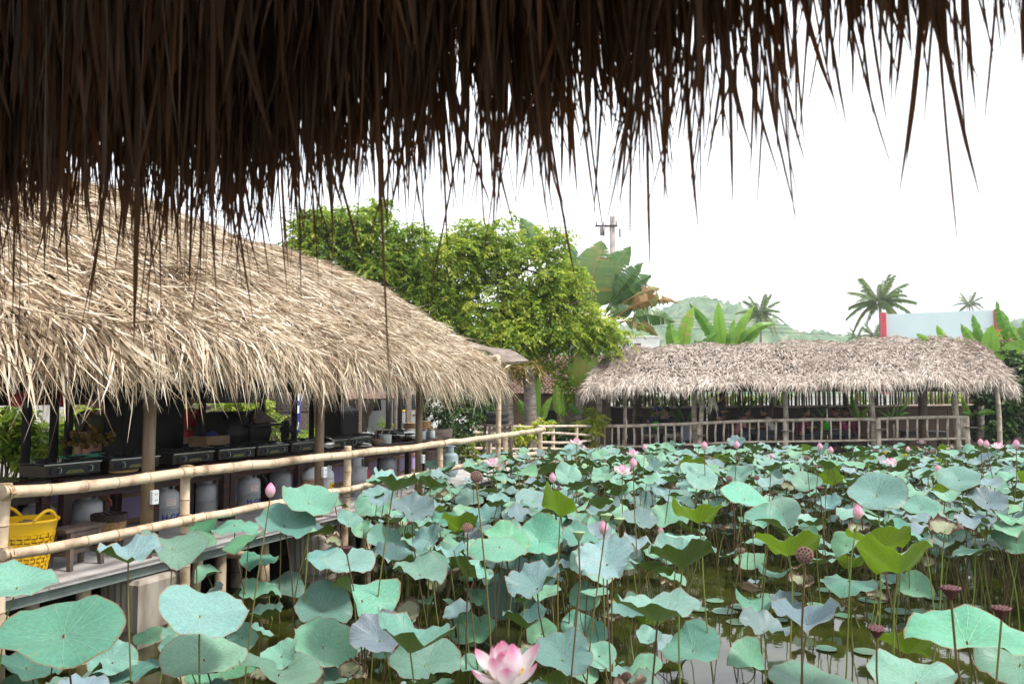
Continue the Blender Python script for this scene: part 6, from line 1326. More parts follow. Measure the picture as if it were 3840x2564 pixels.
# white wall and white building behind
bw2 = thing('roadside_wall', 'long white wall showing between the bamboo pickets of the far fence', 'wall', Vector((8, 38, GZ))); mb = MB(); mb.box((3, 0, .9), (30, .2, 1.8)); mb.build('panel', M['plaster'], bw2); mb = MB(); mb.box((3, 0, 1.84), (30.1, .3, .08)); mb.build('coping', M['plaster'], bw2)
b_ = atY(2385, 1300, 62); b_.z = GZ; o = thing('white_building', 'small white flat roofed building glimpsed left of the far roof', 'building', b_); hh = atY(2385, 1272, 62).z - GZ
mb = MB(); mb.box((0, 0, hh / 2), (2.9, 4, hh)); mb.build('wall', M['plaster'], o); mb = MB(); mb.box((.2, 0, hh + .06), (2.6, 4.2, .10)); mb.build('parapet', M['plaster'], o)
for x in (-1.1, -.2): mb = MB(); mb.box((x, -2.0, hh - .9), (.5, .05, .9)); mb.build('window', M['vanglass'], o)
# billboard
b_ = atY(3520, 1300, 50); b_.z = GZ; o = thing('billboard', 'blank pale blue billboard with red posts behind the right end of the far roof', 'billboard', b_)
tl, tr2 = atY(3318, 1178, 50), atY(3735, 1161, 48); bl2, br2 = atY(3318, 1330, 50), atY(3735, 1330, 48)
mb = MB(); f_ = [tl, tr2, br2, bl2]; n_ = Vector((0, .12, 0)); mb.add(f_ + [q + n_ for q in f_], [(3, 2, 1, 0), (4, 5, 6, 7), (0, 1, 5, 4), (1, 2, 6, 5), (2, 3, 7, 6), (3, 0, 4, 7)]); mb.build('sheet', M['panelwhite'], o, False, b_)
for x, y, Y in ((3311, 1172, 49.8), (3738, 1160, 47.8)):
    t_ = atY(x, y, Y); mb = MB(); mb.box((t_.x, t_.y, (t_.z + GZ) / 2), (.26, .26, t_.z - GZ)); mb.build('post', M['redpost'], o, False, b_)
# power pole and cables
b_ = atY(2302, 1483, 46); b_.z = GZ; o = thing('power_pole', 'concrete power pole with a crossarm rising behind the traveller palm', 'power pole', b_); h = atY(2302, 812, 46).z - GZ
mb = MB(); mb.tube([(0, 0, 0), (0, 0, h)], [.24, .16], 10); mb.build('pole', M['polec'], o, True)
z1 = atY(2302, 850, 46).z - GZ; mb = MB(); mb.box((-.38, -.2, z1), (1.3, .1, .1)); mb.build('crossarm', M['cable'], o)
for x in (-.95, -.55, .2): mb = MB(); mb.lathe([(.03, 0), (.06, .08), (.03, .14), (.06, .2), (0, .26)], 8, (x, -.2, z1 + .05)); mb.build('insulator', M['polec'], o)
mb = MB(); mb.tube([(-.62, -.2, z1 - .55), (-.62, -.2, z1 - .05)], .14, 10); mb.build('transformer', M['polec'], o, True); mb = MB(); mb.tube([(.42, -.1, z1 - .65), (.42, -.1, z1 - .15)], .05, 7); mb.build('fuse', M['cable'], o)
def cable(pts, Y0, Y1, r, lab, grp):
    P_ = []; n_ = len(pts)
    xs_ = np.array([p_[0] for p_ in pts], float); ys_ = np.array([p_[1] for p_ in pts], float)
    for x in np.linspace(xs_[0], xs_[-1], 18): f = (x - xs_[0]) / (xs_[-1] - xs_[0]); P_.append(atY(x, float(np.polyval(np.polyfit(xs_, ys_, min(2, n_ - 1)), x)), Y0 + (Y1 - Y0) * f))
    mb = MB(); mb.tube(P_, r, 5); o = mb.build('power_cable', M['cable']); tag(o, lab, 'cable', grp)
for k, (dy, lab) in enumerate(((0, 'uppermost dark cable crossing the sky above the left roof'), (14, 'middle dark cable crossing the sky above the left roof'), (42, 'lowest dark cable crossing the sky above the left roof'))):
    cable([(-300, 520 + dy), (700, 725 + dy), (1400, 815 + dy), (2290, 850 + dy * .2)], 38, 46, .013, lab, 'cables left of the power pole')
for k, (dy, lab) in enumerate(((0, 'top thin cable running right from the power pole'), (11, 'second thin cable running right from the power pole'), (22, 'third thin cable running right from the power pole'))):
    cable([(2308, 836 + dy), (3000, 834 + dy), (3900, 798 + dy)], 46, 60, .010, lab, 'cables right of the power pole')
for k, (y0, y1, lab) in enumerate(((1102, 1185, 'single faint cable passing in front of the tall coconut palm'), (1190, 1212, 'upper cable of the low bundle in front of the far hill'), (1203, 1224, 'second cable of the low bundle in front of the far hill'), (1214, 1240, 'third cable of the low bundle in front of the far hill'), (1226, 1258, 'lowest thick cable in front of the far hill'))):
    cable([(2480, y0), (2900, (y0 + y1) / 2 + 4), (3290, y1)], 44, 48, .011 + .004 * (k == 4), lab, 'cables low over the far roof')
# ================================================================ LOTUS POND
def leaf_mesh(kind, tint, seed, nth=30, nr=7):
    r = np.random.default_rng(seed); th = np.linspace(0, 2 * PI, nth + 1); rr = np.array([0, .06, .22, .42, .62, .80, .93, 1.0]) if nr == 7 else np.array([0, .1, .4, .7, 1.0]); R, TH_ = np.meshgrid(rr, th, indexing='ij')
    def wave(k, ph): return np.sin(k * TH_ + ph)
    ph = r.uniform(0, 6.28, 12)
    rad = R * (1 + .035 * wave(2, ph[0]) + .025 * wave(3, ph[1]) * R + .012 * wave(7, ph[2]) * R ** 3)
    notch = np.exp(-((np.cos(TH_ - ph[3])) - 1) ** 2 / .002) + .6 * np.exp(-((np.cos(TH_ - ph[3] - PI)) - 1) ** 2 / .002); rad = rad * (1 - .07 * notch * R ** 4)
    depth = dict(flat=.24, wavy=.30, cup=.60, crinkle=.42, saddle=.20, umb=-.20, dry=.38, fold=.20, under=.62, pad=.0)[kind]
    Z = depth * (R ** 1.55) * (1 - .25 * R ** 3)
    A = dict(flat=(.09, .050, .025), wavy=(.15, .090, .045), cup=(.11, .085, .055), crinkle=(.10, .085, .075), saddle=(.30, .08, .04), umb=(.13, .08, .05), dry=(.14, .11, .08), fold=(.38, .07, .04), under=(.24, .12, .06), pad=(.008, .006, .004))[kind]
    Z = Z + A[0] * wave(2, ph[4]) * R ** 2 + A[1] * wave(r.integers(4, 6), ph[5]) * R ** 2.6 + A[2] * wave(r.integers(9, 13), ph[6]) * R ** 5 + .4 * A[2] * wave(r.integers(15, 19), ph[7]) * R ** 7
    Z = Z - .05 * np.exp(-(R / .16) ** 2) + .010 * np.abs(np.sin(10.5 * TH_)) * R * (1 - R * .5)
    if kind in ('crinkle', 'dry'): Z = Z + .022 * np.cos(21 * TH_) * R * (1 - .3 * R)
    if kind == 'cup': rad = rad * (1 - .14 * R ** 2)
    if kind == 'dry': rad = rad * (1 - .30 * R ** 2 - .20 * np.maximum(0, R - .85) * 4); Z = Z + .05 * r.normal(0, 1, Z.shape) * R ** 2
    if kind == 'flat': Z = Z - .10 * np.maximum(0, R - .75) * 2
    X = rad * np.cos(TH_); Y = rad * np.sin(TH_)
    V = np.stack([X, Y, Z], -1); V[:, -1] = V[:, 0]
    n2 = nth + 1; idx = np.arange(len(rr) * n2).reshape(len(rr), n2)
    F = np.stack([idx[:-1, :-1], idx[1:, :-1], idx[1:, 1:], idx[:-1, 1:]], -1).reshape(-1, 4)
    uv = np.stack([TH_ / (2 * PI), R], -1).reshape(-1, 2)
    return V.reshape(-1, 3), F, uv, np.full(len(rr) * n2, tint)
KT = dict(flat=(.12, .3), wavy=(.15, .34), cup=(.25, .5), crinkle=(.52, .66), saddle=(.1, .3), umb=(.2, .4), dry=(.86, .98), fold=(.1, .25), under=(-.16, -.04), pad=(.03, .12))
LM = {}
for i_, (k_, (a, b_)) in enumerate(KT.items()):
    LM[k_] = []
    for j in range(10):
        V, F, uv, ti = leaf_mesh(k_, a + (b_ - a) * (j % 5) / 4, 100 + i_ * 20 + j, 40 if k_ in ('crinkle', 'cup', 'wavy') else 32); LM[k_].append(mesh_np('leaf_blade', V, F, ti, True, uv, [M['lotus']]))
ST = []
for j in range(6):
    mb = MB(); ph = j * 1.1; bx = [.16 * math.cos(ph), .16 * math.sin(ph)]
    pts = [Vector((bx[0] * (1 - k) + .035 * math.sin(k * 3.1 + ph), bx[1] * (1 - k) + .03 * math.sin(k * 4 + ph) * (1 - k), -.06 + 1.06 * k)) for k in np.linspace(0, 1, 7)]; pts[-1] = Vector((0, 0, 1))
    mb.tube(pts, [.0075, .007, .0065, .006, .006, .0055, .0055], 6, False); me = mb.mesh('stem', M['stem'], True); a = me.attributes.new('tint', 'FLOAT', 'POINT'); a.data.foreach_set('value', np.full(len(me.vertices), j / 5.0, dtype=np.float32)); ST.append(me)
GRP = 'lotus leaves standing in the pond'
def leaf_rot(w, tilt, roll, yaw):
    r = Vector((w.y, -w.x, 0)); return Matrix.Rotation(roll, 3, w) @ Matrix.Rotation(tilt, 3, r) @ Matrix.Rotation(yaw, 3, 'Z')
NLEAF = 0
def lotus(pos, D, kind, tilt, roll, lab, var=None):
    global NLEAF
    NLEAF += 1
    w = Vector((pos.x, pos.y, 0)).normalized(); o = thing('lotus_leaf', lab, 'lotus leaf', (pos.x, pos.y, 0), 0, GRP)
    j = random.randrange(10) if var is None else var
    b = link('leaf_blade', LM[kind][j], o); b.location = (0, 0, pos.z); b.rotation_euler = leaf_rot(w, tilt, roll, random.uniform(0, 6.28)).to_euler(); b.scale = (D / 2 * random.uniform(.92, 1.06), D / 2 * random.uniform(.92, 1.06), D / 2 * random.uniform(.8, 1.35))
    s = link('stem', random.choice(ST), o); s.scale = (1, 1, pos.z); s.rotation_euler = (0, 0, random.uniform(0, 6.28))
    return o
# hand-set leaves: centre x, y, width, height (in a 2348-pixel wide picture), kind, roll degrees, look
HL = [
 (40, 1345, 170, 80, 'T', 4, 'wide teal lotus leaf at the left edge just below the yellow basket'), (145, 1455, 250, 150, 'T', -6, 'very large dull green lotus leaf at the lower left, its front edge folded down'),
 (458, 1410, 200, 100, 'T', 16, 'large smooth pale teal lotus leaf right of the nearest concrete footing'), (467, 1510, 192, 102, 'T', 0, 'large teal lotus leaf with brown frayed rim at the bottom left'),
 (294, 1285, 140, 46, 'B', 2, 'flat crinkled blue lotus leaf with ragged edge in front of the wooden stool'), (395, 1256, 140, 68, 'S', 12, 'teal lotus leaf with folded green lip below the nearest brown post'),
 (449, 1212, 92, 44, 'S', 5, 'small teal lotus leaf touching the lower rail right of the first brown post'), (537, 1203, 100, 36, 'M', 0, 'drooping umbrella shaped grey teal lotus leaf over the deck edge'),
 (652, 1203, 128, 72, 'T', 5, 'round teal lotus leaf below the pink bud at the deck edge'), (570, 1245, 110, 26, 'T', -24, 'tilted narrow lotus leaf seen nearly edge on above the water by the deck'),
 (596, 1274, 95, 34, 'M', 2, 'blue teal lotus leaf drooping in front of the bamboo piles'), (590, 1368, 100, 42, 'T', 3, 'shaded grey green lotus leaf among stems below the deck'),
 (653, 1349, 88, 46, 'S', 6, 'small folded lotus leaf with bright green lip among the stems'), (742, 1397, 128, 96, 'T', 4, 'broad smooth lotus leaf facing the viewer left of a folded pale one'),
 (830, 1375, 150, 70, 'F', 28, 'long folded pale teal lotus leaf slanting down to the right'), (741, 1481, 150, 98, 'T', 14, 'large pale teal lotus leaf with curled brown right rim at the bottom'),
 (940, 1490, 200, 70, 'C', 12, 'big lotus leaf with dark green underside hanging to the right at the bottom'), (976, 1522, 165, 104, 'T', 0, 'flat teal lotus leaf at the bottom behind the purple withered cup'),
 (965, 1461, 95, 44, 'D', 8, 'small purple grey withered lotus leaf curled into a cup at bottom centre'), (1084, 1446, 108, 68, 'T', 0, 'ragged pale lotus leaf left of the large pink flower'),
 (1207, 1436, 115, 50, 'G', -4, 'dark grey drooping lotus leaf behind the large pink flower'), (1290, 1512, 150, 90, 'B', 0, 'crinkled blue lotus leaf right of the large pink flower'),
 (1232, 1347, 130, 62, 'B', -18, 'cupped grey blue lotus leaf with ribbed inside at the middle of the pond'), (1392, 1292, 132, 90, 'B', -6, 'crumpled pale blue lotus leaf facing the viewer right of the middle'),
 (888, 1250, 100, 58, 'T', 32, 'oval teal lotus leaf slanting down right between the tall stems'), (795, 1292, 124, 54, 'T', 4, 'wide pale teal lotus leaf below the third railing post'),
 (963, 1316, 125, 52, 'T', 4, 'soft pale lotus leaf with drooping rim left of the middle'), (1066, 1317, 120, 46, 'C', 34, 'slanting lotus leaf with yellow green underside left of the middle'),
 (890, 1316, 68, 34, 'C', 4, 'small cupped lotus leaf with bright green underside between two stems'), (1053, 1208, 90, 54, 'U', 4, 'bright green backlit lotus leaf behind a dry seed pod'),
 (1145, 1253, 132, 74, 'M', 2, 'broad domed pale green lotus leaf with yellowed right rim'), (1237, 1238, 108, 86, 'T', 4, 'round funnel shaped lotus leaf facing the viewer at the centre'),
 (1175, 1300, 95, 48, 'T', 26, 'pale wavy lotus leaf below the domed one'), (1150, 1375, 95, 84, 'T', 10, 'smooth lotus leaf hanging nearly upright behind the ribbed grey blue one'),
 (1155, 1340, 60, 46, 'F', 0, 'small folded pale lotus leaf at the middle of the pond'), (944, 1176, 98, 56, 'B', 6, 'ruffled light blue lotus leaf on a thick stem by the end of the deck edge'),
 (901, 1122, 122, 48, 'C', 14, 'leaning lotus leaf with dark green underside in front of the lower rail'), (708, 1152, 124, 66, 'T', 12, 'tilted bright teal lotus leaf in front of the lower rail right of the pink bud'),
 (1340, 1450, 100, 72, 'T', 10, 'half hidden pale lotus leaf left of the big cup shaped one'), (1508, 1418, 215, 90, 'C', 0, 'big cup shaped blue green lotus leaf with dark ribbed underside at lower right of centre'),
 (1565, 1297, 172, 34, 'C', -2, 'very flat wide lotus leaf seen edge on with a green underside'), (1590, 1490, 135, 84, 'T', -10, 'pale lotus leaf with a brown torn centre near the bottom'),
 (1750, 1446, 115, 48, 'B', 14, 'blue ragged lotus leaf tipping right over the open water'), (1852, 1431, 155, 44, 'B', -3, 'flat grey blue lotus leaf with a ribbed hanging rim over the open water'),
 (1798, 1394, 72, 34, 'B', 20, 'small ribbed purple blue lotus leaf above the flat grey blue one'), (1809, 1269, 156, 58, 'U', -2, 'dark green two lobed lotus leaf seen from below beside the large seed pod'),
 (2016, 1253, 147, 66, 'U', -4, 'wide mottled green lotus leaf seen from below at the right'), (2062, 1310, 195, 76, 'U', -12, 'largest bright green lotus leaf seen from below at the right'),
 (1946, 1331, 115, 42, 'M', 0, 'pale drooping lotus leaf left of the largest green one'), (2217, 1470, 240, 104, 'T', 0, 'very large smooth pale green lotus leaf at the lower right'),
 (2340, 1522, 190, 120, 'T', 10, 'wide pale lotus leaf cut by the lower right corner'), (2078, 1494, 130, 58, 'U', 0, 'dark mottled green lotus leaf seen from below beneath the very large pale one'),
 (2100, 1562, 215, 80, 'T', -4, 'broad blue green lotus leaf at the bottom edge right of the open water'), (1862, 1570, 185, 70, 'T', 2, 'lotus leaf with brown blotched rim at the bottom edge under the open water'),
 (1729, 1528, 108, 42, 'F', 34, 'narrow lotus leaf slanting into the open water'), (2167, 1217, 102, 52, 'D', 4, 'yellow centred lotus leaf with a thick dry brown rim at the right'),
 (2238, 1207, 85, 28, 'B', -2, 'small blue lotus leaf right of the brown rimmed one'), (2330, 1242, 100, 56, 'T', 4, 'pale lotus leaf at the right edge in mid pond'), (1720, 1288, 75, 38, 'T', 0, 'teal lotus leaf above the small floating pads'),
 (1837, 1338, 80, 38, 'D', 0, 'withered brown cup of a lotus leaf in front of the seed pod stem'), (2011, 1134, 124, 82, 'T', 0, 'round fan like teal lotus leaf standing above its neighbours at the right'),
 (2112, 1166, 84, 48, 'T', 6, 'blue teal lotus leaf just right of the fan like one'), (2199, 1099, 92, 52, 'T', 0, 'round pale lotus leaf with reddish centre far right'), (1707, 1143, 105, 46, 'T', 18, 'slanted wide teal lotus leaf beside a green pod'),
 (1765, 1197, 115, 36, 'F', 24, 'long pale folded lotus leaf pointing down right'), (1796, 1176, 80, 66, 'T', 2, 'upright smooth teal lotus leaf behind the long folded one'), (1601, 1092, 85, 50, 'T', 22, 'teal lotus leaf leaning right in the far half left of the dry pods'),
 (1768, 1079, 76, 38, 'C', -4, 'cup shaped lotus leaf with green underside in the far half'), (1901, 1074, 70, 34, 'C', 0, 'cup shaped lotus leaf on a straight stem in the far half'), (1910, 1110, 66, 36, 'U', -6, 'green leaf underside left of the fan like lotus leaf'),
 (1602, 1196, 128, 42, 'U', 0, 'dark green butterfly shaped lotus leaf seen from below'), (1285, 1180, 125, 44, 'U', 18, 'olive lotus leaf slanting right seen from below in mid pond'), (1465, 1196, 84, 40, 'B', 10, 'bluish tilted lotus leaf with frayed edge in mid pond'),
 (1533, 1194, 90, 44, 'T', 0, 'pale lotus leaf behind the butterfly shaped one'), (1303, 1092, 68, 46, 'T', 12, 'smooth bright lotus leaf left of a white pink flower'), (1335, 1087, 56, 34, 'C', 4, 'dark cup shaped lotus leaf beside the white pink flower'),
 (1539, 1105, 78, 36, 'C', 0, 'wide teal cup shaped lotus leaf in the far half'), (1474, 1155, 60, 40, 'T', 0, 'teal lotus leaf on a thin stem below the open white flower'), (1900, 1158, 60, 30, 'B', -4, 'small crinkled blue lotus leaf left of the pink bud'),
 (1848, 1107, 66, 42, 'T', 2, 'teal funnel shaped lotus leaf left of the green underside'), (2264, 1152, 82, 50, 'B', 12, 'blue ribbed lotus leaf leaning right near the right edge'), (1075, 1150, 66, 40, 'T', -6, 'round blue lotus leaf behind the brown pod near the deck end'),
 (60, 1530, 150, 70, 'T', 10, 'teal lotus leaf at the bottom left corner'), (640, 1545, 190, 70, 'T', 12, 'pale teal lotus leaf at the bottom edge left of centre'), (300, 1560, 170, 50, 'T', -4, 'teal lotus leaf at the bottom edge left'), (1720, 1380, 90, 30, 'F', 18, 'thin folded lotus leaf leaning over the floating pads'),
 (990, 1065, 50, 22, 'S', 6, 'dark lotus leaf beside the end of the lower left rail'), (1500, 1075, 44, 28, 'B', 0, 'small blue lotus leaf behind the open white flower'), (1690, 1016, 40, 24, 'B', -6, 'frilled blue lotus leaf standing up in front of the far railing'), (2140, 1255, 60, 30, 'T', 0, 'small pale lotus leaf left of the dry rimmed one at right'),
]
KM = dict(T=('wavy', 'flat'), B=('crinkle',), C=('cup',), U=('under',), D=('dry',), G=('cup',), S=('saddle',), M=('umb',), F=('fold',))
placed = []
for cx, cy, w_, h_, kd, roll, lab in HL:
    q = 1.6354; px_, py_, W_, H_ = cx * q, cy * q, w_ * q, h_ * q
    D = .50 if kd in 'TMSFU' else .44
    D *= min(1.2, max(.75, 1 + (w_ - 120) / 500)); 
    Y = D * FPX / W_ * .96; z = CAMZ - (py_ - 1483) / FPX * Y
    if kd == 'U': D *= .88; Y = D * FPX / (W_ * .88) * .96
    if z > 1.62: s_ = (CAMZ - 1.62) / (CAMZ - z); pass
    z = max(z, .12)
    pos = atZ(px_, py_, z) if py_ > 1560 else atY(px_, py_, Y)
    el = math.atan((py_ - 1483) / FPX); a = math.asin(min(.97, h_ / w_))
    tilt = a - el
    if kd == 'U': tilt = -(a * .8 + el)
    elif kd in 'CG': tilt = -.06
    elif kd == 'M': tilt = a * .5 - el * .3
    o = lotus(pos, D, random.choice(KM[kd]), max(-1.2, min(1.25, tilt)), math.radians(roll), lab, 4 if kd == 'G' else None); placed.append((px_, py_, W_ / 2, H_ / 2, pos.y))
# scattered leaves
def in_pond(p):
    s = p.dot(U); t = p.dot(Vv)
    if not (1.7 < s): return False
    off = (p - A2).dot(N2)
    return t < 6.05 and off < -.15 and (p - A2).dot(E2) < 17
cand = []
tries = 0
while len(cand) < 2750 and tries < 60000:
    tries += 1
    Y = random.uniform(3.6, 22) if random.random() < .45 else math.sqrt(random.uniform(3.6 ** 2, 22 ** 2)); X = random.uniform(-.70, .86) * Y; p = Vector((X, Y, 0))
    if not in_pond(p): continue
    t = p.dot(Vv); far = min(1, max(0, (Y - 6) / 9))
    if Y > 21.6: continue
    z = random.betavariate(2.2, 1.5) * (1.02 + .30 * far) + .10
    D = random.uniform(.26 - .02 * far, .54 - .12 * far) * (1 if z > .5 else .9)
    px_, py_ = proj(Vector((X, Y, z)))
    if py_ < 1690 + random.uniform(-20, 14): continue
    # the open water: lower right of the picture and along the left deck
    open_w = False
    if py_ > 2080 and px_ > 2500: open_w = random.random() < (.99 if py_ > 2130 else .66)
    if 1500 < px_ <= 2500 and py_ > 2150: open_w = random.random() < .72
    if t > 5.0 and px_ < 1350: open_w = random.random() < .86
    elif px_ < 1500 and py_ > 2050: open_w = random.random() < .74
    if open_w or (1.0 < X < 4.8 and 5.5 < Y < 11.5 and random.random() < (.35 if z < .75 else .90)): continue
    if Y < 7.5 or (1.0 < X < 4.8 and Y < 11 and z < .75): z = min(z, random.uniform(.10, .70)); D = min(D, random.uniform(.20, .42)); px_, py_ = proj(Vector((X, Y, z)))
    bad = False
    for a, b_, rw, rh_, yy_ in placed:
        if yy_ > Y - .3 and abs(px_ - a) < rw * .9 + D / 2 / Y * FPX * .4 and abs(py_ - b_) < rh_ * 1.0 + 8: bad = True; break
    if bad: continue
    if any((c[0] - p).length_squared < ((c[2] + D) * .30) ** 2 and abs(c[1] - z) < .22 for c in cand): continue
    cand.append((p, z, D, px_, py_))
cand.sort(key=lambda c: -c[2] / c[0].y)
KC = ['wavy', 'flat', 'crinkle', 'cup', 'saddle', 'umb', 'dry', 'under', 'fold']; KW = [.25, .12, .22, .12, .08, .05, .08, .035, .05]
KWF = [.20, .04, .36, .25, .03, .02, .06, .02, .02]
KL = dict(wavy='teal lotus leaf with a wavy rim', flat='smooth rounded teal lotus leaf', crinkle='blue crinkled lotus leaf', cup='cup shaped lotus leaf', saddle='lotus leaf bent like a saddle', umb='drooping lotus leaf', dry='withered brown lotus leaf', under='green lotus leaf tipped up', fold='lotus leaf folded along its middle')
LMK = [(1163, 1530, 'the large open flower'), (1845, 1273, 'the large brown seed pod'), (1092, 1093, 'the round brown pod'), (1967, 1174, 'the big pink bud'), (620, 1124, 'the large pink bud'), (1427, 1088, 'the open white flower'), (1130, 1068, 'the flower by the lower rail'), (2011, 1134, 'the fan like leaf'), (2217, 1470, 'the very large pale leaf'), (145, 1455, 'the very large dull leaf'), (1392, 1292, 'the crumpled pale blue leaf'), (1232, 1347, 'the ribbed grey blue leaf'), (1508, 1418, 'the big cup shaped leaf'), (2062, 1310, 'the largest green leaf'), (1602, 1196, 'the butterfly shaped leaf'), (965, 1461, 'the purple withered cup'), (1390, 1182, 'the green pods'), (2043, 1066, 'the flat wide white flower'), (2288, 1028, 'the far right flower'), (1322, 1020, 'the first far post'), (1672, 1098, 'the small brown pod'), (2180, 1350, 'the maroon pod'), (1053, 1208, 'the bright green backlit leaf'), (742, 1397, 'the broad smooth leaf'), (1145, 1253, 'the domed leaf'), (1615, 1022, 'the middle of the far railing'), (1880, 1024, 'the third shelf post'), (2113, 1017, 'the right end of the far railing'), (458, 1410, 'the nearest concrete footing'), (2167, 1217, 'the brown rimmed leaf'), (888, 1250, 'the tall stems'), (1768, 1079, 'the far cup shaped leaf')]
USED = {}
def unique(base, px_, py_, alts=('', 'small ', 'pale ')):
    x, y = px_ / 1.6354, py_ / 1.6354
    for mx, my, nm in sorted(LMK, key=lambda q: (q[0] - x) ** 2 + 2.5 * (q[1] - y) ** 2):
        dx, dy = x - mx, y - my
        side = ('right of ' if dx > 0 else 'left of ') if abs(dx) > 1.6 * abs(dy) else ('below ' if dy > 0 else 'above ')
        if abs(dx) < 130 and abs(dy) < 75: side = 'just ' + side
        elif min(abs(dx), abs(dy)) > 40: side = ('below and ' if dy > 0 else 'above and ') + ('right of ' if dx > 0 else 'left of ')
        lab = base + ' ' + side + nm
        if len(lab.split()) > 16: lab = lab.replace('below and ', 'lower ').replace('above and ', 'upper ')
        if len(lab.split()) > 16: continue
        if lab not in USED: USED[lab] = 1; return lab
    return base + ' ' + zone(None, px_, py_)
def zone(p, px_, py_):
    if px_ < 1300: return 'near the left deck'
    if py_ < 1790: return 'in the far pond before the dining hut railing, ' + ('left part' if px_ < 2500 else 'middle part' if px_ < 3200 else 'right part')
    return ('in mid pond left of centre' if px_ < 2000 else 'in mid pond right of centre' if px_ < 3000 else 'in mid pond towards the right edge') if py_ < 2080 else ('low at the near side, left' if px_ < 2000 else 'low at the near side, right')
SV, SF, SU, STn, nb_ = [], [], [], [], 0; TV, TF, TT_, tb_ = [], [], [], 0
nind = 300 - NLEAF
small = {k: [leaf_mesh(k, KT[k][0] + (KT[k][1] - KT[k][0]) * j / 3, 500 + 7 * j + i, 22, 4) for j in range(4)] for i, k in enumerate(KC)}
for i, (p, z, D, px_, py_) in enumerate(cand):
    kd = random.choices(KC, KW if p.y < 11 else KWF)[0]
    if z < .35: kd = 'dry' if random.random() < .45 else ('flat' if kd == 'under' else kd)
    w = Vector((p.x, p.y, 0)).normalized(); fr = min(1, max(0, (p.y - 7) / 6)); tilt = random.gauss(.16 - .12 * fr, .32 - .08 * fr); roll = random.gauss(0, .28)
    if kd == 'under': tilt = random.uniform(-.9, -.4)
    if kd in ('cup', 'crinkle'): tilt *= .7
    if i < nind:
        lotus(Vector((p.x, p.y, z)), D, kd, tilt, roll, unique(('large ' if D / p.y * FPX > 190 else 'small ' if D / p.y * FPX < 110 else '') + KL[kd], px_, py_))
    else:
        V, F, uv, ti = random.choice(small[kd]); R_ = np.array(leaf_rot(w, tilt, roll, random.uniform(0, 6.28)))
        SV.append((V * (D / 2)) @ R_.T + np.array([p.x, p.y, z])); SF.append(F + nb_); SU.append(uv); STn.append(ti + random.uniform(-.08, .08)); nb_ += len(V)
        tv = random.random(); me = random.choice(ST); a = random.uniform(0, 6.28); ca, sa_ = math.cos(a), math.sin(a)
        co = np.empty(len(me.vertices) * 3, dtype=np.float32); me.vertices.foreach_get('co', co); co = co.reshape(-1, 3)
        TV.append(np.stack([co[:, 0] * ca - co[:, 1] * sa_ + p.x, co[:, 0] * sa_ + co[:, 1] * ca + p.y, co[:, 2] * z], -1)); TF.append(np.array([f.vertices[:] for f in me.polygons]) + tb_); TT_.append(np.full(len(co), tv)); tb_ += len(co)
print('leaves', NLEAF, len(cand), tries)
o = link('lotus_leaves', mesh_np('lotus_leaves', np.vstack(SV), np.vstack(SF), np.concatenate(STn), True, np.vstack(SU), [M['lotus']]), kind='stuff'); tag(o, 'dense mass of smaller lotus leaves filling the far pond', 'lotus leaves')
# bare stalks: broken stems without leaves
for _ in range(900):
    Y = math.sqrt(random.uniform(5.5 ** 2, 20 ** 2)); p = Vector((random.uniform(-.68, .68) * Y, Y, 0))
    if not in_pond(p): continue
    pr = proj(p + Vector((0, 0, .4)))
    if 1.0 < p.x < 4.8 and p.y < 11.5 and random.random() < .93: continue
    if pr[1] > 2080 and random.random() < .85: continue
    h = random.uniform(.25, 1.0); a = random.uniform(0, 6.28); me = random.choice(ST); co = np.empty(len(me.vertices) * 3, dtype=np.float32); me.vertices.foreach_get('co', co); co = co.reshape(-1, 3); ca, sa_ = math.cos(a), math.sin(a); k = random.uniform(.6, 2.6)
    TV.append(np.stack([(co[:, 0] * ca - co[:, 1] * sa_) * k * .9 + p.x, (co[:, 0] * sa_ + co[:, 1] * ca) * k * .9 + p.y, co[:, 2] * h], -1)); TF.append(np.array([f.vertices[:] for f in me.polygons]) + tb_); TT_.append(np.full(len(co), random.random() * .7)); tb_ += len(co)
o = link('lotus_stems', mesh_np('lotus_stems', np.vstack(TV), np.vstack(TF), np.concatenate(TT_), True, None, [M['stem']]), kind='stuff'); tag(o, 'thicket of brown and green lotus stems standing in the water', 'stems')
# floating pads
pads = [(1765, 1367, 60), (1820, 1360, 40), (1700, 1390, 50), (1660, 1400, 55), (1745, 1405, 46), (1690, 1425, 50), (1900, 1352, 50), (1935, 1410, 45), (2000, 1375, 60), (1870, 1385, 40), (1640, 1376, 40), (2060, 1400, 60), (1720, 1340, 34), (1850, 1335, 30), (1970, 1350, 34), (2110, 1400, 40), (1895, 1485, 46), (1985, 1492, 52), (1600, 1395, 45), (2140, 1370, 40), (1555, 1375, 40), (1790, 1420, 34), (1080, 1325, 60), (1005, 1300, 40), (1240, 1400, 34), (2020, 1345, 40), (2230, 1390, 45)]
for i, (x, y, w_) in enumerate(pads):
    p = atZ(x * 1.6354, y * 1.6354, .006 + .0006 * i); D = w_ * 1.6354 / FPX * p.y; o = thing('lily_pad', unique(('wide' if w_ > 48 else 'small') + ' floating green pad', x * 1.6354, y * 1.6354), 'lily pad', (p.x, p.y, 0), 0, 'pads floating flat on the water')
    b = link('leaf_blade', LM['pad'][i % 5], o); b.location = (0, 0, p.z); b.scale = (D / 2,) * 3; b.rotation_euler = (0, 0, random.uniform(0, 6.28))
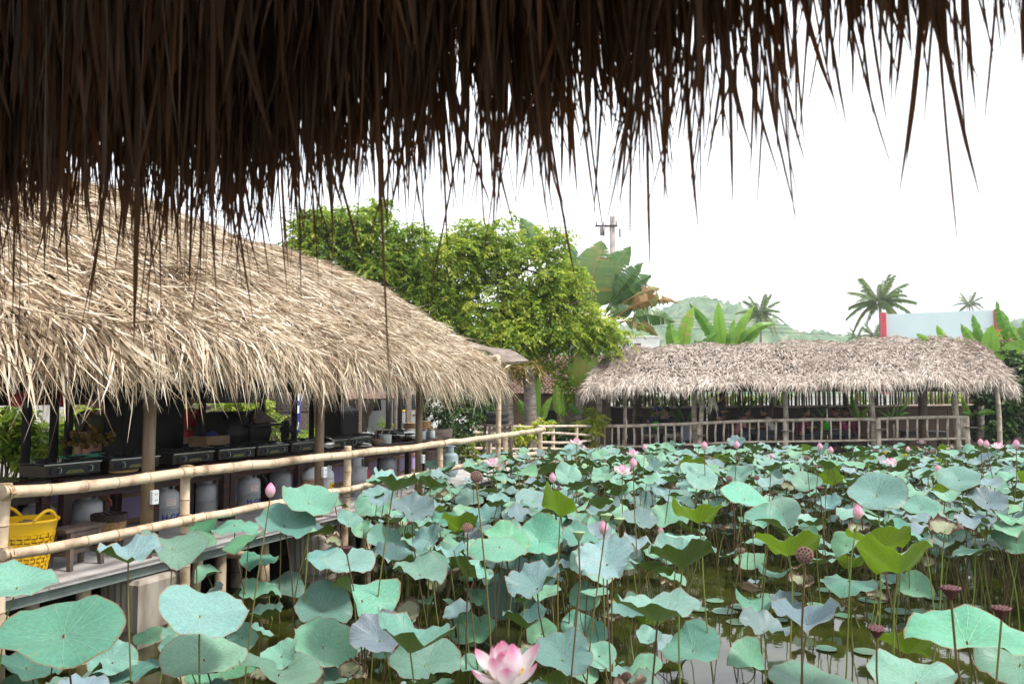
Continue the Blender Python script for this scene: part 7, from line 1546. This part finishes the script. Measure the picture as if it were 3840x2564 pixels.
# petals, flowers, buds, pods
def petal(L, W, cup, bend):
    n_, m_ = 9, 7; V = []; uv = []
    for i in range(n_):
        k = i / (n_ - 1); w_ = W * (math.sin(PI * min(.985, k * .90 + .10)) ** .8)
        for j in range(m_):
            u = j / (m_ - 1) * 2 - 1; r = L * k; V.append((u * w_ * .5, r * math.cos(bend * k * .8), r * math.sin(bend * k * .8) + cup * L * (u * u * .5 * w_ / W))); uv.append((j / (m_ - 1), k))
    F = [(i * m_ + j, i * m_ + j + 1, (i + 1) * m_ + j + 1, (i + 1) * m_ + j) for i in range(n_ - 1) for j in range(m_ - 1)]
    return mesh_np('petal', V, F, None, True, uv, [M['petal']])
PM = [petal(.125, .062, .42, .75), petal(.115, .066, .48, .9), petal(.10, .055, .5, 1.0)]
def make_stem(o, h, tint=.4):
    s = link('stem', random.choice(ST), o); s.scale = (1, 1, h); s.rotation_euler = (0, 0, random.uniform(0, 6.28))
def flower(pos, sc, lab, tilt=0.0, seed=0, opening=1.0):
    r = random.Random(seed); o = thing('lotus_flower', lab, 'lotus flower', (pos.x, pos.y, 0), 0, 'pink and white lotus flowers'); Mx = Matrix.Rotation(tilt, 4, 'X')
    for ring, (n_, el, pm_) in enumerate(((6, .05 + .3 * (1 - opening), 0), (6, .50 + .2 * (1 - opening), 1), (5, .95, 2))):
        for i in range(n_):
            b = link('petal', PM[pm_], o); a = 2 * PI * i / n_ + ring * .5 + r.uniform(-.15, .15); e = el + r.uniform(-.15, .2)
            b.matrix_local = Matrix.Translation((0, 0, pos.z)) @ Mx @ Matrix.Rotation(a, 4, 'Z') @ Matrix.Translation((0, .018 * sc, 0)) @ Matrix.Rotation(e, 4, 'X') @ Matrix.Scale(sc * r.uniform(.92, 1.08), 4)
    mb = MB(); mb.lathe([(.010, -.005), (.022, .03), (.024, .035), (0, .036)], 12); b = mb.build('receptacle', M['podgreen'], o, True); b.matrix_local = Matrix.Translation((0, 0, pos.z)) @ Mx @ Matrix.Scale(sc, 4)
    mb = MB()
    for i in range(36): a = i * 2.4; rr_ = .018 + .008 * (i % 3); mb.tube([(rr_ * math.cos(a), rr_ * math.sin(a), 0), (rr_ * 1.7 * math.cos(a), rr_ * 1.7 * math.sin(a), .036)], [.0012, .0028], 4)
    b = mb.build('stamens', M['stamen'], o, kind='stuff'); b.matrix_local = Matrix.Translation((0, 0, pos.z)) @ Mx @ Matrix.Scale(sc, 4)
    make_stem(o, pos.z); return o
def at2348(x, y, w_, real):
    px_, py_ = x * 1.6354, y * 1.6354; Y = real * FPX / (w_ * 1.6354); p = atY(px_, py_, Y)
    if p.z < .2 or p.z > 1.9: p = atZ(px_, py_, min(1.75, max(.3, p.z))) if py_ > 1540 else p
    return p
FL = [(1160, 1566, 175, 'large open pink lotus flower at the bottom edge with a yellow centre', .1, 1.0), (1427, 1088, 46, 'open white lotus flower with pink tips in the far half of the pond', .2, 1.0), (1365, 1106, 32, 'half open white lotus flower left of the fully open one', .4, .4), (1450, 1046, 32, 'pale pink lotus flower nearest the left part of the far railing', .1, 1.0), (1130, 1068, 38, 'pale pink lotus flower beside the lower left bamboo rail', .3, 1.0), (1322, 1020, 32, 'pink open lotus flower in front of the first far railing post', .1, 1.0), (2043, 1066, 34, 'flat wide white lotus flower above the fan like leaf', .2, 1.0), (2142, 1087, 24, 'white lotus flower left of the round reddish centred leaf', .2, .7), (2288, 1028, 30, 'pale pink open lotus flower at the far right', .2, 1.0), (2113, 1017, 20, 'small pink open lotus flower near the right end of the far railing', .1, 1.0), (1846, 1066, 28, 'white lotus flower right of a dry pod in the far half', .2, .8), (2240, 1046, 18, 'half closed pale lotus flower at the right before the shrubs', .2, .4), (2045, 1048, 18, 'tiny white lotus flower just above the flat wide one', .2, .6), (1335, 1030, 22, 'small pink lotus flower directly below the one at the first far post', .1, 1.0)]
for i, (x, y, w_, lab, tl_, op) in enumerate(FL):
    p = at2348(x, y, w_, .235); flower(p, 1.0, lab, tl_, i, op)
def bud(pos, sc, lab, seed):
    o = thing('lotus_bud', lab, 'lotus bud', (pos.x, pos.y, 0), 0, 'closed pink lotus buds'); r = random.Random(seed)
    for i in range(6):
        n_, m_ = 8, 5; V = []; ti = []; a0 = 2 * PI * i / 6 + r.uniform(-.1, .1)
        for a in range(n_):
            k = a / (n_ - 1); rad = .038 * math.sin(PI * (k * .86 + .12)) ** .9 * (1 + .05 * (i % 2)); hw = .75 * math.sin(PI * min(.97, k * .9 + .09)) ** .6
            for b_ in range(m_): an = a0 + (b_ / (m_ - 1) - .5) * 2 * hw; V.append((rad * math.cos(an), rad * math.sin(an), .115 * k)); ti.append(.15 + .75 * k)
        F = [(a * m_ + b_, a * m_ + b_ + 1, (a + 1) * m_ + b_ + 1, (a + 1) * m_ + b_) for a in range(n_ - 1) for b_ in range(m_ - 1)]
        q = link('petal', mesh_np('petal', V, F, ti, True, None, [M['budpink']]), o); q.location = (0, 0, pos.z); q.scale = (sc,) * 3; q.rotation_euler = (r.uniform(-.05, .05), 0, 0)
    make_stem(o, pos.z); return o
BU = [(620, 1124, 34, 'large pink lotus bud in front of the H-GAS cylinder'), (1967, 1174, 26, 'big pink pointed lotus bud below the fan like leaf'), (1267, 1095, 18, 'pink lotus bud left of the half open white flower'), (1452, 1062, 20, 'pink lotus bud touching the open white flower'), (1384, 1210, 24, 'pink lotus bud beside the green pods in mid pond'), (1515, 1218, 15, 'slim pink lotus bud right of the green pods'), (1615, 1022, 16, 'pink lotus bud near the middle of the far railing, left one'), (1690, 1020, 14, 'pink lotus bud beside the frilled blue leaf'), (1880, 1024, 14, 'pink lotus bud in front of the third shelf post'), (1905, 1032, 13, 'pale pink pointed lotus bud right of the third shelf post'), (2151, 1075, 14, 'pink lotus bud left of the round reddish centred leaf'), (2262, 1018, 14, 'pink lotus bud beside the far right flower'), (2248, 1014, 13, 'deep pink lotus bud left of the far right flower'), (1478, 1025, 12, 'pink lotus bud before the left balusters'), (2330, 1018, 16, 'pink lotus bud cut by the right edge'), (1755, 1068, 12, 'pink lotus bud tip in the far half by dry pods'), (2082, 1030, 11, 'small pink lotus bud left of the small far flower'), (1770, 1046, 11, 'slim pink lotus bud rising behind the cup shaped leaf'), (1243, 1106, 11, 'small pink lotus bud low behind the smooth bright leaf'), (988, 1128, 10, 'pink bud tip behind the brown pod at the deck end')]
for i, (x, y, w_, lab) in enumerate(BU):
    p = at2348(x, y, w_, .085); bud(p - Vector((0, 0, .05)), .95, lab, i)
def pod(pos, sc, mat, lab, face, shriv=False):
    o = thing('seed_pod', lab, 'seed pod', (pos.x, pos.y, 0), 0, 'lotus seed pods'); w = Vector((pos.x, pos.y, 0)).normalized(); R_ = Matrix.Rotation(math.atan2(-w.x, w.y), 4, 'Z') @ Matrix.Rotation(face, 4, 'X'); Tm = Matrix.Translation((0, 0, pos.z)) @ R_ @ Matrix.Scale(sc, 4)
    mb = MB(); n_ = 22; mb.lathe([(.008, -.055), (.016, -.045), (.034, -.012), (.046, .002), (.048, .008), (.045, .011), (0, .013)], n_)
    if shriv: mb.v = [(a * (1 + .16 * math.sin(8 * math.atan2(b_, a))), b_ * (1 + .16 * math.sin(8 * math.atan2(b_, a))), c) for a, b_, c in mb.v]
    b = mb.build('cone', M[mat], o, True); b.matrix_local = Tm
    mb = MB()
    for k, rr_, cnt in ((0, 0, 1), (1, .017, 6), (2, .034, 11)):
        for i in range(cnt): a = 2 * PI * i / cnt + k; mb.lathe([(.0062, 0), (.0052, .004), (0, .0045)], 8, (rr_ * math.cos(a), rr_ * math.sin(a), .0095))
    b = mb.build('seeds', M['hole'] if mat != 'podgreen' else M['podgreen'], o, kind='stuff'); b.matrix_local = Tm; make_stem(o, pos.z - .05 * sc)
PD = [(1845, 1273, 46, 'podbrown', 'large brown dry seed pod with dark holes facing the viewer at right', 1.15), (1092, 1093, 32, 'podbrown', 'round brown seed pod near the end of the left deck', 1.2), (1072, 1210, 28, 'podbrown', 'pinkish dry seed pod in front of the bright green leaf', .9), (795, 1256, 28, 'podmaroon', 'flat reddish seed pod by the third railing post stem', .1), (1672, 1098, 18, 'podbrown', 'small brown seed pod left of the wide slanted leaf', 1.1), (1735, 1095, 15, 'podbrown', 'small brown seed pod right of the wide teal cup', 1.1), (1390, 1182, 32, 'podgreen', 'larger green seed pod beside a pink bud', -.1), (1420, 1190, 28, 'podgreen', 'green seed pod with orange base right of the larger one', 0), (1327, 1222, 34, 'podgreen', 'pale green fluted seed pod in mid pond', -.1), (1697, 1145, 16, 'podgreen', 'small green pod facing the viewer beside the slanted leaf', 1.0), (1098, 1058, 13, 'podgreen', 'green pod above the round brown one', 1.1), (1155, 1104, 15, 'podgreen', 'green pod below the leaf with a dark underside near the deck end', 1.1), (1500, 1535, 26, 'podgreen', 'green seed pod at the bottom right of centre', 0), (1437, 1552, 30, 'podbrown', 'dry honeycomb seed pod hanging near the bottom', 1.5), (2180, 1350, 48, 'podmaroon', 'maroon umbrella shaped dry pod at the right', .05), (2296, 1396, 46, 'podmaroon', 'maroon dry pod near the right edge', .05), (2010, 1442, 40, 'podmaroon', 'dark maroon pod lying low over the water', .2), (1700, 1262, 20, 'podbrown', 'dark brown seed pod left of the two lobed leaf', .9), (1880, 1118, 20, 'podmaroon', 'flat maroon pod on the blue leaf before the fan like one', .1), (1850, 1050, 16, 'podbrown', 'brown pod in the far half beside white petals', 1.0), (2030, 1036, 12, 'stamen', 'yellow pod with fallen petals before the last shelf post', -.1), (2075, 1042, 13, 'stamen', 'yellow pod in front of the right part of the far railing', 0), (1900, 1037, 12, 'podgreen', 'pale green pod standing before the third shelf post', 0), (2250, 1012, 12, 'stamen', 'yellow pod at the far right among dark leaves', 0), (1340, 1068, 14, 'podgreen', 'green pod left of the half open white flower', 1.0), (1225, 1410, 24, 'podmaroon', 'small dark pod low behind the purple cup', .2), (925, 1412, 26, 'podmaroon', 'dark purple seed pod low over the water left of centre', .1), (710, 1215, 20, 'podbrown', 'shrivelled brown pod beside the round leaf at the deck edge', .6)]
for x, y, w_, mt, lab, fc in PD:
    p = at2348(x, y, w_, .098); pod(p, .88, mt, lab, fc, mt == 'podmaroon')
# ================================================================ NEAR THATCHED EAVE (the hut the picture is taken from)
SE = 1.95
nh = thing('thatched_hut', 'dark ragged thatch eave hanging down across the top of the view, close to the camera', 'hut', P(SE - 2.5, 0, DECK)); NO = np.array(nh.location)
TMIN, TMAX = -2.4, 4.6
def env(t):          # height of the bottom of the solid curtain along the eave (t grows to the left)
    return 3.33 + .07 * np.sin(t * 2.1 + .4) + .05 * np.sin(t * 5.3 + 1) - .02 * t + np.where(t < -.28, .17, 0) + np.clip((.10 - t) * .4, 0, .08) + np.clip((t - 1.6) * .08, 0, .06) - .05 * np.exp(-((t - 1.1) / .35) ** 2) - .06 * np.exp(-((t - .75) / .07) ** 2) + .05 * np.exp(-((t - .58) / .06) ** 2)
# roof sheet above the curtain, sloping up over the camera
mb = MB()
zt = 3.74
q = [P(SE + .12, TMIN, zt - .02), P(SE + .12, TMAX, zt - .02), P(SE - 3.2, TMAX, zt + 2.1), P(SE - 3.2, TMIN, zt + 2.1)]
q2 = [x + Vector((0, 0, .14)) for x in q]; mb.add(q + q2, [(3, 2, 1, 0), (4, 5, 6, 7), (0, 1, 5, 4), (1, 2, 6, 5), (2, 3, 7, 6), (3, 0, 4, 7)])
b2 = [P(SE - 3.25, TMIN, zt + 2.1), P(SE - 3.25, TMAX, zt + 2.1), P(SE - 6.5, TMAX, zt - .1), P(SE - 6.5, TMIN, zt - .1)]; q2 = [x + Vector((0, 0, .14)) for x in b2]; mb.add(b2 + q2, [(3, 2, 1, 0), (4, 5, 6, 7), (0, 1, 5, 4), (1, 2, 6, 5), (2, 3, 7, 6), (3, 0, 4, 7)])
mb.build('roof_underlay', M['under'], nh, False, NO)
for t in (TMIN + .3, TMAX - .3):
    for s in (SE - .45, SE - 6): mb = MB(); mb.tube([P(s, t, .1), P(s, t, 3.9)], .07, 9); mb.build('post', M['bamboo_dark'], nh, True, NO)
mb = MB(); mb.box(P(SE - 3.6, 1.1, DECK - .08), (6.6, 7.4, .12), ROT); mb.build('viewing_deck', M['plank'], kind='structure')
# curtain: clumps of strands
def curtain(N, s_lo, s_hi, z_top, mean_extra, tail, wr, seg=7, tint=.35, clumpn=230, tw=.7):
    ct = rng.uniform(TMIN, TMAX, clumpn); cext = rng.normal(0, .085, clumpn) - (rng.random(clumpn) < .14) * rng.uniform(.05, .26, clumpn); cl = rng.normal(0, .035, clumpn)
    ci = rng.integers(0, clumpn, N); t = ct[ci] + rng.normal(0, .06, N); s = rng.uniform(s_lo, s_hi, N)
    zb = env(t) + cext[ci] + mean_extra - np.minimum(rng.exponential(tail, N), 3.0 * tail) + rng.normal(0, .075, N)
    zt_ = z_top + rng.uniform(-.05, .12, N); L = np.clip(zt_ - zb, .08, 1.4)
    root = np.stack([U.x * s + Vv.x * t, U.y * s + Vv.y * t, zt_], -1)
    lean = np.array(Vv)[None] * (cl[ci] * .8 + rng.normal(0, .028, N) * np.where(rng.random(N) < .02, 3.5, 1))[:, None] + np.array(U)[None] * rng.normal(.03, .03, N)[:, None]
    d = norm(np.array([[0, 0, -1.0]]) + lean); sd = norm(np.array(Vv)[None] + np.array(U)[None] * rng.normal(0, .8, N)[:, None])
    prof = np.interp(np.linspace(0, 1, seg + 1), [0, .7, .86, 1], [1, 1, .8, .12])
    V, F = blades(root - NO, d, sd, L, rng.uniform(*wr, N), np.full(N, .02), seg, curl=rng.normal(0, .09, N), twist=rng.normal(0, tw, N), prof=prof)
    ti = np.clip(rng.normal(tint, .2, N) + (rng.random(N) < .06) * .5, 0, 1)
    return V, F, np.repeat(ti, (seg + 1) * 2), zb
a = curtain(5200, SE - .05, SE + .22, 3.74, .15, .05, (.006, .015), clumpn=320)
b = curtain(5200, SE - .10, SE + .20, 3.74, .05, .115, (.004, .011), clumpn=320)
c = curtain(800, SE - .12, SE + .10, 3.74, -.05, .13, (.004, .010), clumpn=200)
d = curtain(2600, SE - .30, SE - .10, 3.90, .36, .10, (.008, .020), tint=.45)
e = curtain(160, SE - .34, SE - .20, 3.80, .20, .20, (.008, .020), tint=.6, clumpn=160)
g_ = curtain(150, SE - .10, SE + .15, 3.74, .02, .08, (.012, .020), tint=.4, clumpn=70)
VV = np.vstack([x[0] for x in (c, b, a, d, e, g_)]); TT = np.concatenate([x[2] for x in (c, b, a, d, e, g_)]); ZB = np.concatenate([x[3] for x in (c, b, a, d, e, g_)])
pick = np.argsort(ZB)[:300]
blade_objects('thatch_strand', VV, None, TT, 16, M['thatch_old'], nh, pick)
# ================================================================ hazy air
mb = MB(); mb.box((0, 300, 43), (1996, 1390, 90)); hz = mb.build('haze', [], kind='stuff')
hm = bpy.data.materials.new('haze'); hm.use_nodes = True; n_ = hm.node_tree.nodes; n_.clear(); hv = n_.new('ShaderNodeVolumePrincipled'); ho_ = n_.new('ShaderNodeOutputMaterial')
hv.inputs['Color'].default_value = (.86, .93, .96, 1); hv.inputs['Density'].default_value = .0006; hv.inputs['Anisotropy'].default_value = .2
hm.node_tree.links.new(hv.outputs[0], ho_.inputs['Volume']); hz.data.materials.append(hm)
